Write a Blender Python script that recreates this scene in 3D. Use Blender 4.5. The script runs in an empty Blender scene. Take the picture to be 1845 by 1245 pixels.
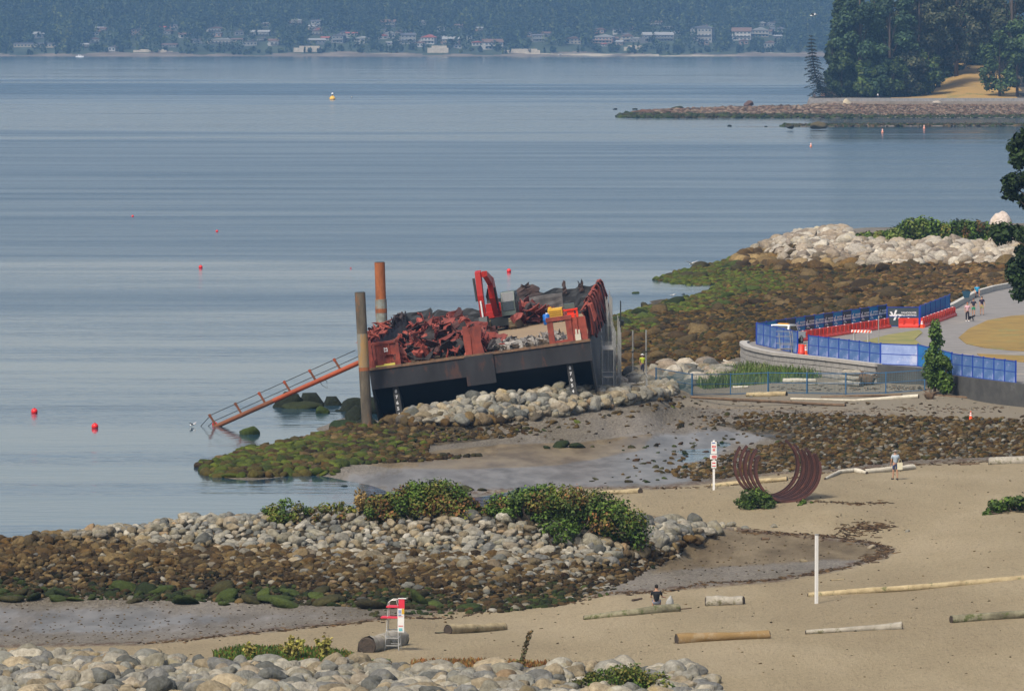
import bpy, bmesh, math, random
import numpy as np
from mathutils import Vector, Matrix, Euler
R = math.radians
random.seed(7); rng = np.random.default_rng(7)
C = bpy.context.scene.collection
S = bpy.context.scene
# ---------------------------------------------------------------- camera, light, exposure
F = 10000.0; HZ = 48.0; CAMZ = 29.0; W0, H0 = 1845.0, 1245.0
PITCH = math.atan((H0/2-HZ)/F)
cam = bpy.data.cameras.new("camera"); camo = bpy.data.objects.new("camera", cam); C.objects.link(camo)
camo.location = (0, 0, CAMZ); camo.rotation_euler = (R(90)-PITCH, 0, 0)
cam.sensor_width = 36; cam.lens = 36*F/W0; cam.clip_start = 5; cam.clip_end = 30000
S.camera = camo
SUN_EL, SUN_AZ = R(52), R(215)          # azimuth clockwise from +Y (north): behind the camera, to the left
w = bpy.data.worlds.new("World"); S.world = w; w.use_nodes = True
nt = w.node_tree; bg = nt.nodes["Background"]
sky = nt.nodes.new("ShaderNodeTexSky"); sky.sky_type = 'NISHITA'; sky.sun_disc = False
sky.sun_elevation = SUN_EL; sky.sun_rotation = SUN_AZ; sky.air_density = 1.0; sky.dust_density = 4.5; sky.ozone_density = 1.5
# pale hazy band low in the sky, broken by thin cloud
_tc = nt.nodes.new("ShaderNodeTexCoord"); _sx = nt.nodes.new("ShaderNodeSeparateXYZ"); nt.links.new(_tc.outputs["Generated"], _sx.inputs[0])
_rp = nt.nodes.new("ShaderNodeValToRGB"); _e = _rp.color_ramp.elements; _e.new(.5); _e.new(.5); _e.new(.5)
for _q, (_p, _v) in zip(_e, [(0, 1), (.065, 1), (.14, .45), (.3, .14), (1, .06)]): _q.position = _p; _q.color = (_v, _v, _v, 1)
nt.links.new(_sx.outputs[2], _rp.inputs[0])
_mp = nt.nodes.new("ShaderNodeMapping"); _mp.inputs["Scale"].default_value = (1.2, 1.2, 14); nt.links.new(_tc.outputs["Generated"], _mp.inputs[0])
_no = nt.nodes.new("ShaderNodeTexNoise"); _no.inputs["Scale"].default_value = 1.6; _no.inputs["Detail"].default_value = 3; nt.links.new(_mp.outputs[0], _no.inputs[0])
_mr = nt.nodes.new("ShaderNodeMapRange"); _mr.inputs[1].default_value = .35; _mr.inputs[2].default_value = .65; _mr.inputs[3].default_value = .72; _mr.inputs[4].default_value = 1.25; nt.links.new(_no.outputs[0], _mr.inputs[0])
_m1 = nt.nodes.new("ShaderNodeMixRGB"); _m1.blend_type = 'MULTIPLY'; _m1.inputs[0].default_value = 1; nt.links.new(_rp.outputs[0], _m1.inputs[1]); nt.links.new(_mr.outputs[0], _m1.inputs[2])
_m2 = nt.nodes.new("ShaderNodeMixRGB"); _m2.blend_type = 'MULTIPLY'; _m2.inputs[0].default_value = 1; nt.links.new(_m1.outputs[0], _m2.inputs[1]); _m2.inputs[2].default_value = (2.3, 2.2, 1.95, 1)
_ad = nt.nodes.new("ShaderNodeMixRGB"); _ad.blend_type = 'ADD'; _ad.inputs[0].default_value = 1; nt.links.new(sky.outputs[0], _ad.inputs[1]); nt.links.new(_m2.outputs[0], _ad.inputs[2])
nt.links.new(_ad.outputs[0], bg.inputs[0]); bg.inputs[1].default_value = 0.14
sl = bpy.data.lights.new("sun", 'SUN'); sl.energy = 3.8; sl.angle = R(11); sl.color = (1, .93, .82)
so = bpy.data.objects.new("sun", sl); C.objects.link(so)
sd = Vector((math.sin(SUN_AZ)*math.cos(SUN_EL), math.cos(SUN_AZ)*math.cos(SUN_EL), math.sin(SUN_EL)))
so.rotation_euler = sd.to_track_quat('Z', 'Y').to_euler(); so.location = (0, -50, 200)
vs = S.view_settings; vs.view_transform = 'Standard'; vs.look = 'None'; vs.gamma = 1; vs.exposure = 0.0; vs.use_curve_mapping = False
cy = S.cycles; cy.use_denoising = True; cy.max_bounces = 5; cy.diffuse_bounces = 2; cy.glossy_bounces = 2
cy.transmission_bounces = 3; cy.transparent_max_bounces = 6; cy.volume_bounces = 0; cy.caustics_reflective = False; cy.caustics_refractive = False
cy.sample_clamp_indirect = 4

# ---------------------------------------------------------------- pixel <-> place
cP, sP = math.cos(PITCH), math.sin(PITCH)
def ray(px, py):
    a = (px-W0/2)/F; b = (H0/2-py)/F
    return (a, cP+b*sP, -sP+b*cP)
def at(px, py, z=0.0):
    d = ray(px, py); t = (z-CAMZ)/d[2]
    return (d[0]*t, d[1]*t, z)
def atY(px, py, Y):
    d = ray(px, py); t = Y/d[1]
    return (d[0]*t, Y, CAMZ+d[2]*t)
def proj(X, Y, Z):
    X = np.asarray(X, float); Y = np.asarray(Y, float); Z = np.asarray(Z, float)-CAMZ
    dep = Y*cP-Z*sP; up = Y*sP+Z*cP
    return W0/2+F*X/dep, H0/2-F*up/dep

# ---------------------------------------------------------------- tagging
def tag(o, label=None, cat=None, group=None, kind=None):
    if label: o["label"] = label
    if cat: o["category"] = cat
    if group: o["group"] = group
    if kind: o["kind"] = kind
    return o
def empty(name, loc, rz=0, label=None, cat=None, group=None, rot=None):
    o = bpy.data.objects.new(name, None); C.objects.link(o); o.location = loc
    o.rotation_euler = rot if rot else (0, 0, rz); o.empty_display_size = .2
    return tag(o, label, cat, group)
def link(name, me, parent=None):
    o = bpy.data.objects.new(name, me); C.objects.link(o)
    if parent: o.parent = parent
    return o
def copy_tree(o, parent=None):
    c = o.copy(); C.objects.link(c)
    if parent: c.parent = parent
    for ch in list(o.children): copy_tree(ch, c)
    return c

# ---------------------------------------------------------------- materials
MATS = {}
def mat(name, col, rough=.8, var=.25, scale=3.0, col2=None, bump=.0, bscale=None, metal=0, spec=.4, attr=False, stretch=(1,1,1), col3=None, t3=.6, s3=None):
    """principled with object-space noise between col and col2; attr multiplies by vertex colour"""
    if name in MATS: return MATS[name]
    m = bpy.data.materials.new(name); m.use_nodes = True; MATS[name] = m
    n = m.node_tree.nodes; l = m.node_tree.links; b = n["Principled BSDF"]
    b.inputs["Roughness"].default_value = rough; b.inputs["Metallic"].default_value = metal
    b.inputs["Specular IOR Level"].default_value = spec
    tc = n.new("ShaderNodeTexCoord"); mp = n.new("ShaderNodeMapping"); mp.inputs["Scale"].default_value = stretch
    l.new(tc.outputs["Object"], mp.inputs[0])
    no = n.new("ShaderNodeTexNoise"); no.inputs["Scale"].default_value = scale; no.inputs["Detail"].default_value = 5; no.inputs["Roughness"].default_value = .65
    l.new(mp.outputs[0], no.inputs[0])
    rp = n.new("ShaderNodeValToRGB"); rp.color_ramp.elements[0].position = .32; rp.color_ramp.elements[1].position = .68
    c2 = col2 if col2 else tuple(x*(1-var) for x in col)
    rp.color_ramp.elements[0].color = (*c2, 1); rp.color_ramp.elements[1].color = (*col, 1)
    l.new(no.outputs[0], rp.inputs[0]); out = rp.outputs[0]
    if col3:
        n3 = n.new("ShaderNodeTexNoise"); n3.inputs["Scale"].default_value = s3 or scale*.4; n3.inputs["Detail"].default_value = 6
        n3.inputs["Roughness"].default_value = .7
        l.new(mp.outputs[0], n3.inputs[0]); r3 = n.new("ShaderNodeValToRGB")
        r3.color_ramp.elements[0].position = t3-.04; r3.color_ramp.elements[1].position = t3+.04
        l.new(n3.outputs[0], r3.inputs[0]); mx = n.new("ShaderNodeMixRGB"); l.new(r3.outputs[0], mx.inputs[0])
        l.new(out, mx.inputs[1]); mx.inputs[2].default_value = (*col3, 1); out = mx.outputs[0]
    if attr:
        at_ = n.new("ShaderNodeVertexColor"); at_.layer_name = "Col"
        mx = n.new("ShaderNodeMixRGB"); mx.blend_type = 'MULTIPLY'; mx.inputs[0].default_value = 1
        l.new(out, mx.inputs[1]); l.new(at_.outputs[0], mx.inputs[2]); out = mx.outputs[0]
    l.new(out, b.inputs["Base Color"])
    if bump:
        nb = n.new("ShaderNodeTexNoise"); nb.inputs["Scale"].default_value = bscale or scale*3; nb.inputs["Detail"].default_value = 4
        l.new(mp.outputs[0], nb.inputs[0]); bp = n.new("ShaderNodeBump"); bp.inputs["Strength"].default_value = min(1, bump); bp.inputs["Distance"].default_value = .05*max(1,bump)
        l.new(nb.outputs[0], bp.inputs["Height"]); l.new(bp.outputs[0], b.inputs["Normal"])
    return m
def paint(name, c, rough=.45, var=.12, **k): return mat(name, c, rough=rough, var=var, scale=2.5, **k)

# ---------------------------------------------------------------- meshes
def np_mesh(name, V, Fc, m, col=None, smooth=False, midx=None):
    V = np.asarray(V, np.float32).reshape(-1, 3); Fc = np.asarray(Fc, np.int32)
    me = bpy.data.meshes.new(name); k = Fc.shape[1]
    me.vertices.add(len(V)); me.vertices.foreach_set("co", V.ravel())
    me.loops.add(Fc.size); me.loops.foreach_set("vertex_index", Fc.ravel())
    me.polygons.add(len(Fc)); me.polygons.foreach_set("loop_start", np.arange(0, Fc.size, k, dtype=np.int32))
    me.polygons.foreach_set("loop_total", np.full(len(Fc), k, np.int32))
    me.polygons.foreach_set("use_smooth", np.full(len(Fc), smooth))
    ms = m if isinstance(m, (list, tuple)) else [m]
    for x in ms: me.materials.append(x)
    if midx is not None: me.polygons.foreach_set("material_index", np.asarray(midx, np.int32))
    if col is not None:
        a = me.color_attributes.new("Col", 'FLOAT_COLOR', 'POINT')
        cc = np.ones((len(V), 4), np.float32); cc[:, :3] = col; a.data.foreach_set("color", cc.ravel())
    me.update(calc_edges=True); me.validate()
    return me
class MB:
    """mesh collector of convex solids; build() links one object"""
    def __init__(s): s.bm = bmesh.new()
    def box(s, c, d, rot=None, taper=1.0):
        M = Matrix.Translation(c)
        if rot: M = M @ Euler(rot).to_matrix().to_4x4()
        r = bmesh.ops.create_cube(s.bm, size=1, matrix=Matrix.Identity(4))
        for v in r['verts']:
            t = taper if v.co.z > 0 else 1
            v.co = M @ Vector((v.co.x*d[0]*t, v.co.y*d[1]*t, v.co.z*d[2]))
        return s
    def b2(s, p, q): # box from corners
        return s.box([(a+b)/2 for a, b in zip(p, q)], [abs(a-b) for a, b in zip(p, q)])
    def bar(s, a, b, w, h=None):
        a = Vector(a); b = Vector(b); d = b-a; L = d.length
        if L < 1e-6: return s
        q = d.to_track_quat('Z', 'Y').to_matrix().to_4x4()
        M = Matrix.Translation((a+b)/2) @ q
        r = bmesh.ops.create_cube(s.bm, size=1)
        for v in r['verts']: v.co = M @ Vector((v.co.x*w, v.co.y*(h or w), v.co.z*L))
        return s
    def tube(s, pts, rad, n=8, cap=True):
        pts = [Vector(p) for p in pts]; rings = []
        rr = rad if isinstance(rad, (list, tuple)) else [rad]*len(pts)
        up = Vector((0, 0, 1))
        for i, p in enumerate(pts):
            d = (pts[min(i+1, len(pts)-1)]-pts[max(i-1, 0)]).normalized()
            u = d.cross(up)
            if u.length < .05: u = d.cross(Vector((0, 1, 0)))
            u.normalize(); v = d.cross(u)
            rings.append([s.bm.verts.new(p+(u*math.cos(2*math.pi*k/n)+v*math.sin(2*math.pi*k/n))*rr[i]) for k in range(n)])
        for a, b in zip(rings, rings[1:]):
            for k in range(n): s.bm.faces.new((a[k], a[(k+1) % n], b[(k+1) % n], b[k]))
        if cap:
            s.bm.faces.new(rings[0][::-1]); s.bm.faces.new(rings[-1])
        return s
    def lathe(s, prof, c=(0, 0, 0), n=14):
        rings = [[s.bm.verts.new((c[0]+r*math.cos(2*math.pi*k/n), c[1]+r*math.sin(2*math.pi*k/n), c[2]+z)) for k in range(n)] for r, z in prof]
        for a, b in zip(rings, rings[1:]):
            for k in range(n): s.bm.faces.new((a[k], a[(k+1) % n], b[(k+1) % n], b[k]))
        s.bm.faces.new(rings[0][::-1]); s.bm.faces.new(rings[-1]); return s
    def prism(s, poly, a, b, axis='y'):
        """poly of 2D points extruded between a and b along axis"""
        f = {'y': lambda u, v, t: (u, t, v), 'x': lambda u, v, t: (t, u, v), 'z': lambda u, v, t: (u, v, t)}[axis]
        A = [s.bm.verts.new(f(u, v, a)) for u, v in poly]; B = [s.bm.verts.new(f(u, v, b)) for u, v in poly]
        n = len(poly)
        try:
            s.bm.faces.new(A); s.bm.faces.new(B[::-1])
        except ValueError: pass
        for k in range(n): s.bm.faces.new((A[k], B[k], B[(k+1) % n], A[(k+1) % n]))
        return s
    def sphere(s, c, r, sub=2, sc=(1, 1, 1)):
        bmesh.ops.create_icosphere(s.bm, subdivisions=sub, radius=r, matrix=Matrix.Translation(c) @ Matrix.Diagonal((*sc, 1)))
        return s
    def quad(s, *p):
        s.bm.faces.new([s.bm.verts.new(q) for q in p]); return s
    def build(s, name, m, parent=None, smooth=False, bevel=0):
        bmesh.ops.recalc_face_normals(s.bm, faces=s.bm.faces)
        if bevel:
            bmesh.ops.bevel(s.bm, geom=list(s.bm.edges), offset=bevel, segments=1, affect='EDGES')
        me = bpy.data.meshes.new(name); s.bm.to_mesh(me); s.bm.free()
        for x in (m if isinstance(m, (list, tuple)) else [m]): me.materials.append(x)
        for p in me.polygons: p.use_smooth = smooth
        return link(name, me, parent)
def text(name, body, size, m, parent, M, ext=.01, align='CENTER'):
    cu = bpy.data.curves.new(name, 'FONT'); cu.body = body; cu.size = size; cu.extrude = ext; cu.align_x = align; cu.align_y = 'CENTER'; cu.offset = size*.018
    t = bpy.data.objects.new(name, cu); C.objects.link(t)
    me = bpy.data.meshes.new_from_object(t.evaluated_get(bpy.context.evaluated_depsgraph_get()))
    bpy.data.objects.remove(t); me.materials.clear(); me.materials.append(m)
    o = link(name, me, parent); o.matrix_local = M
    return o
def ico(sub):
    bm = bmesh.new(); bmesh.ops.create_icosphere(bm, subdivisions=sub, radius=1)
    V = np.array([v.co[:] for v in bm.verts]); Fc = np.array([[v.index for v in f.verts] for f in bm.faces]); bm.free()
    return V/np.linalg.norm(V, axis=1)[:, None], Fc
ICO1, ICO2, ICO3 = ico(1), ico(2), ico(3)
def rock_variants(base, n, seed, angular=.5):
    g = np.random.default_rng(seed); out = []
    V = base[0]
    for i in range(n):
        K = g.integers(9, 15); N = g.normal(size=(K, 3)); N /= np.linalg.norm(N, axis=1)[:, None]; d = g.uniform(.62, .95, K)
        dots = V @ N.T; r = np.min(np.where(dots > .05, d/np.maximum(dots, .05), 9), axis=1); r = np.minimum(r, 1.15)
        r = r*angular+(1-angular)*.9
        r = r+.03*np.sin(V @ g.normal(size=3)*6+g.uniform(0, 6))
        out.append(V*r[:, None])
    return out
RV2 = rock_variants(ICO2, 14, 1, .85); RV3 = rock_variants(ICO3, 16, 2, .95); RV1 = rock_variants(ICO1, 8, 3, .5)
def rotmats(n, g, tilt=.4):
    a = g.uniform(0, 2*np.pi, n); b = g.normal(0, tilt, n); c = g.normal(0, tilt, n)
    ca, sa, cb, sb, cc, sc_ = np.cos(a), np.sin(a), np.cos(b), np.sin(b), np.cos(c), np.sin(c)
    o = np.zeros(n); i = np.ones(n)
    Z = np.stack([ca, -sa, o, sa, ca, o, o, o, i], 1).reshape(n, 3, 3)
    X = np.stack([i, o, o, o, cb, -sb, o, sb, cb], 1).reshape(n, 3, 3)
    Y = np.stack([cc, o, sc_, o, i, o, -sc_, o, cc], 1).reshape(n, 3, 3)
    return Z @ X @ Y
def merge(variants, Fc, pos, scl, rot, col, seed=0):
    g = np.random.default_rng(seed); n = len(pos); nv = len(variants[0]); vi = g.integers(0, len(variants), n)
    A = np.array(variants)[vi]*scl[:, None, :]
    A = np.einsum('nij,nvj->nvi', rot, A)+pos[:, None, :]
    FF = (Fc[None]+(np.arange(n)*nv)[:, None, None]).reshape(-1, Fc.shape[1])
    CC = np.repeat(col[:, None, :], nv, 1).reshape(-1, 3)
    return A.reshape(-1, 3), FF, CC
def inpoly(x, y, poly):
    x = np.asarray(x); y = np.asarray(y); r = np.zeros(x.shape, bool); n = len(poly)
    for i in range(n):
        x1, y1 = poly[i]; x2, y2 = poly[(i+1) % n]
        if y1 == y2: continue
        r ^= ((y1 > y) != (y2 > y)) & (x < (x2-x1)*(y-y1)/(y2-y1)+x1)
    return r
def polydist(x, y, poly, sy=1.0):
    """signed distance (positive inside) in picture units, y weighted"""
    d = np.full(np.shape(x), 1e9); n = len(poly)
    for i in range(n):
        ax, ay = poly[i]; bx, by = poly[(i+1) % n]; ay *= sy; by *= sy
        ex, ey = bx-ax, by-ay; L = ex*ex+ey*ey+1e-9
        t = np.clip(((x-ax)*ex+(y*sy-ay)*ey)/L, 0, 1)
        d = np.minimum(d, np.hypot(x-ax-t*ex, y*sy-ay-t*ey))
    return np.where(inpoly(x, y, poly), d, -d)
# ---------------------------------------------------------------- ground height field
_g = """0 1165 1.0;250 1158 1.1;480 1135 1.1;700 1110 1.1;1100 1068 1.1;1400 1045 1.1;1580 1005 1.1;1600 985 1.15;1400 962 1.2;1330 955 1.2
700 1170 1.7;1000 1200 2.0;1300 1200 2.1;1800 1200 2.5;1800 1000 2.4;1800 900 2.2;1500 920 1.9;1250 1120 1.7;1600 1100 2.2;1150 900 1.4;1300 880 1.3;1500 850 1.4;1820 835 1.6;1990 1000 2.6;1990 850 1.8
900 1300 2.1;1845 1300 2.6;450 1300 1.7;1845 1500 3.0;900 1500 2.2;0 1500 1.2;-150 1400 1.2;2000 1500 3
-150 1085 .2;-150 1140 .5;150 1130 .45;300 1120 .45;600 1100 .55;900 1092 .65;1250 1030 .85;1450 1000 .9;1300 1000 .9;400 1160 1.35;550 1190 1.9
-100 1260 1.6;-100 1232 2.1;-100 1210 2.3;200 1213 2.3;200 1250 1.9;400 1210 2.25;600 1208 2.2;900 1220 2.2;1150 1226 2.2;600 1250 1.9;1200 1260 2.0
300 930 -.8;-100 900 -1;50 940 -.8;700 882 .04;780 888 .08;860 884 .13;900 852 .14;1000 832 .09;1100 818 .16;1200 800 .16;1250 788 .17;1330 776 .2;1200 850 .16;1120 840 .16;1270 868 .15;1050 872 .12;950 815 .22;700 850 .13;820 840 .16;1000 860 .06
385 857 .0;450 848 .2;520 838 .3;600 833 .35;372 838 0;480 815 0;520 803 .15;600 785 .05;650 800 .5;750 790 .6;850 780 .5;590 768 0;640 760 .2;560 822 .3;700 815 .4
300 850 -.6;450 795 -.5;200 700 -1.5;500 760 -.7;500 600 -2;100 400 -4;900 480 -3;1100 540 -.8;550 872 -.3;300 900 -.7;-100 600 -2;-100 300 -5;640 730 -.4;600 700 -.8
1000 790 .4;1100 768 .7;1200 757 .7;1350 765 .6;1600 800 .8;1400 830 .5;1450 790 .6;1800 790 1.0;1700 760 1.2;1500 740 1.3;1250 728 1.2;1750 720 1.8;1600 690 2.0;1400 690 1.7;1300 680 1.5;1700 690 2.3;1990 760 1.6;1990 700 2.5
1150 685 1.3;1230 703 1.7
1105 575 0;1150 562 0;1230 541 0;1262 534 0;1290 514 0;1235 520 -.25;1180 506 0;1250 500 .15;1330 474 .3;1150 640 .8;1250 600 .7;1300 640 1.2;1350 560 .8;1450 520 .8;1340 600 1.1;1500 560 1.6;1600 530 1.5;1700 500 1.5;1800 500 2;1300 500 .3;1400 497 .5;1500 492 .8;1990 500 2.4;1200 670 1.2;1100 640 .4;1300 660 1.4
1340 466 1.0;1370 468 .9;1400 480 .9;1400 450 2.1;1450 482 1.1;1450 440 2.9;1540 482 1.2;1540 432 3.4;1700 482 1.4;1700 440 3.4;1845 480 1.8;1845 440 3.5;1990 440 3.6;1500 412 -1;1700 408 -1;1990 400 -1.5;1340 440 -.8;1200 460 -1;1000 400 -3;1400 300 -5;1990 300 -5;900 240 -6;0 240 -6"""
GP = []
for ln in _g.replace("\n", ";").split(";"):
    if ln.strip():
        a, b, c = map(float, ln.split()); GP.append(at(a, b, c))
_cols = {-150: [(1085, .2), (1075, .35), (1040, .8), (1005, 1.4), (985, 1.8)], 0: [(1075, .3), (1040, .9), (1005, 1.6), (980, 2.1)],
         150: [(1077, .3), (1040, .95), (1000, 1.65), (965, 2.45)], 300: [(1078, .35), (1040, 1.0), (1000, 1.7), (960, 2.5), (943, 2.9)],
         450: [(1080, .4), (1040, 1.1), (1000, 1.75), (960, 2.6), (932, 3.15)], 600: [(1083, .4), (1040, 1.2), (1000, 1.8), (960, 2.6), (925, 3.4)],
         750: [(1090, .5), (1045, 1.2), (1003, 1.8), (962, 2.6), (928, 3.4)], 900: [(1092, .6), (1050, 1.2), (1010, 1.8), (965, 2.6), (933, 3.4)],
         1020: [(1065, .7), (1030, 1.25), (990, 1.9), (940, 3.1)], 1110: [(1042, .8), (1012, 1.3), (975, 2.0), (945, 2.8)], 1200: [(1005, .95), (978, 1.7), (952, 2.2)], 1270: [(978, 1.05), (962, 1.5)]}
_ks = sorted(_cols); _T = (0, .25, .5, .75, 1)
_rs = {k: [(float(np.interp(t_, np.linspace(0, 1, len(_cols[k])), [q[0] for q in _cols[k]])), float(np.interp(t_, np.linspace(0, 1, len(_cols[k])), [q[1] for q in _cols[k]]))) for t_ in _T] for k in _ks}
_cols = {x: [(float(np.interp(x, _ks, [_rs[k][i][0] for k in _ks])), float(np.interp(x, _ks, [_rs[k][i][1] for k in _ks]))) for i in range(5)] for x in list(range(-150, 1270, 48))+[1270]}
for x, l in _cols.items():
    for y, z in l: GP.append(at(x, y, z))
    X, Y, z = GP[-1]
    bz = np.interp(x, [-150, 600, 700, 900, 1100, 1300], [-.5, -.4, -.2, .02, .8, 1.2])
    GP += [(X, Y+3, z*.97), (X, Y+9, .5*z+.5*bz), (X, Y+14, bz)]
_jt = [(a_, b_, c_, d_-.34) for a_, b_, c_, d_ in [(700, 388, .5, .6), (740, 389, .85, 1.55), (800, 388.5, .8, 1.95), (860, 390, .92, 2.4), (900, 391, .96, 2.6), (950, 392, 1.15, 2.75), (1000, 393, 1.33, 2.85), (1060, 395.5, 1.55, 2.85), (1100, 397, 1.73, 2.65), (1150, 399, 1.85, 2.45), (1195, 402, 2.0, 2.2)]]
_ja = np.array(_jt); _jt = [(a_,)+tuple(float(np.interp(a_, _ja[:, 0], _ja[:, k_])) for k_ in (1, 2, 3)) for a_ in np.arange(700, 1200, 17)]
for a, Yb, zb, zc in _jt:
    X = (a-W0/2)/F
    GP += [(X*Yb, Yb, zb), (X*(Yb+2.2), Yb+2.2, (zb+zc)/2+.1), (X*(Yb+3.4), Yb+3.4, zc+.1), (X*(Yb+5), Yb+5, zc+.1), (X*(Yb+7.5), Yb+7.5, (.5 if a < 1050 else 1.5))]
GP = np.array(GP)
def uv(X, Y): return np.stack([X/Y*F/10, CAMZ*F/Y*.22], -1)
_A = uv(GP[:, 0], GP[:, 1]); _D = np.hypot(*(_A[:, None]-_A[None]).transpose(2, 0, 1))
_n = len(GP); _K = np.zeros((_n+3, _n+3)); _K[:_n, :_n] = _D+np.eye(_n)*.15; _K[:_n, _n] = 1; _K[:_n, _n+1:] = _A; _K[_n, :_n] = 1; _K[_n+1:, :_n] = _A.T
_W = np.linalg.solve(_K, np.r_[GP[:, 2], 0, 0, 0])
_ws = [(rng.normal(size=2)*s, rng.uniform(0, 6), amp) for s, amp, k in ((.12, .05, 6), (.35, .03, 8), (.9, .018, 10)) for _ in range(k)]
def ground_z(X, Y, rough=True):
    X = np.atleast_1d(np.asarray(X, float)); Y = np.atleast_1d(np.asarray(Y, float)); out = np.empty(X.shape)
    for i in range(0, len(X), 20000):
        P = uv(X[i:i+20000], Y[i:i+20000])
        d = np.hypot(P[:, 0:1]-_A[:, 0], P[:, 1:2]-_A[:, 1])
        out[i:i+20000] = d @ _W[:_n]+_W[_n]+P @ _W[_n+1:]
    if rough:
        for k, ph, amp in _ws: out = out+amp*.45*np.sin(k[0]*X+k[1]*Y*.5+ph)
    return out
def on(px, py, rough=True):
    """point of the ground seen at a pixel"""
    z = 1.0
    for _ in range(25):
        p = at(px, py, z); z = .5*z+.5*float(ground_z(p[0], p[1], rough)[0])
    return Vector((p[0], p[1], z))
# colour zones, outlined on the photograph and laid on the ground
Z_DRY = [(-300, 1170), (250, 1160), (480, 1137), (700, 1113), (1100, 1070), (1400, 1046), (1500, 1028), (1590, 1005), (1608, 990), (1560, 975), (1400, 960), (1330, 952), (1250, 945), (1000, 900), (860, 885), (1050, 878), (1180, 880), (1290, 868), (1400, 852), (1500, 848), (1640, 836), (1845, 826), (2400, 820), (2400, 1700), (-300, 1700)]
Z_UP = [(1180, 730), (1250, 715), (1180, 690), (1250, 672), (1400, 640), (2400, 640), (2400, 765), (1800, 758), (1500, 742), (1350, 738)]
Z_WET = [(560, 880), (700, 845), (900, 800), (1040, 800), (1180, 782), (1330, 772), (1420, 785), (1320, 800), (1270, 868), (1050, 880), (860, 890)]
Z_BAR = [(620, 830), (900, 800), (1040, 797), (1180, 780), (1160, 810), (1010, 838), (850, 845), (700, 843)]
Z_BROWN = [(1060, 640), (1060, 560), (1230, 530), (1180, 500), (1330, 470), (1450, 425), (2400, 425), (2400, 560), (1640, 540), (1420, 570), (1350, 640), (1170, 680)]
# fan-shaped sheet, finer near the camera
us = np.arange(-420, 2290, 10.0)
vy = np.concatenate([np.arange(1520, 330, -2.4), np.arange(330, 150, -4)])
Yr = np.array([at(900, y, 1.0)[1] for y in vy])
UU, YY = np.meshgrid((us-W0/2)/F, Yr); XX = UU*YY
ZZ = ground_z(XX.ravel(), YY.ravel())
gx, gy = proj(XX.ravel(), YY.ravel(), ZZ)
nr, nc = XX.shape; idx = np.arange(nr*nc).reshape(nr, nc)
Fq = np.stack([idx[:-1, :-1], idx[:-1, 1:], idx[1:, 1:], idx[1:, :-1]], -1).reshape(-1, 4)
sm = lambda d, w: np.clip(d/w*.5+.5, 0, 1)
mk_dry = sm(polydist(gx, gy, Z_DRY, 3), 55); mk_up = sm(polydist(gx, gy, Z_UP, 3), 40); mk_wet = np.maximum(sm(polydist(gx, gy, Z_WET, 3), 60), .62*sm(polydist(gx, gy, [(-500, 1082), (0, 1084), (600, 1098), (800, 1104), (690, 1108), (480, 1130), (250, 1152), (-500, 1160)], 3), 60)); mk_bar = np.maximum(sm(polydist(gx, gy, Z_BAR, 3), 30), sm(polydist(gx, gy, [(1215, 975), (1330, 950), (1450, 962), (1600, 985), (1560, 1008), (1440, 1012), (1300, 1022), (1180, 1030)], 3), 70)); mk_br = sm(polydist(gx, gy, Z_BROWN, 3), 40)
for _p in ([(-500, 950), (0, 950), (400, 905), (700, 890), (1180, 915), (1290, 945), (1225, 990), (1110, 1048), (1000, 1078), (880, 1092), (500, 1078), (0, 1068), (-500, 1068)], [(-500, 1192), (300, 1196), (560, 1206), (1262, 1212), (1280, 1500), (-500, 1500)],
           [(700, 770), (760, 735), (960, 696), (1190, 690), (1215, 708), (1110, 730), (990, 748), (860, 772), (900, 790), (760, 805), (620, 840), (480, 856), (380, 856), (380, 838), (600, 785)], [(1300, 765), (1450, 752), (1990, 765), (1990, 815), (1640, 826), (1420, 845), (1310, 850), (1420, 800)]):
    mk_br = np.maximum(mk_br, sm(polydist(gx, gy, _p, 3), 30))  # ground among the stones browned too, painting in dark crevice shade
gm = bpy.data.materials.new("beach_ground"); gm.use_nodes = True
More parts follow.
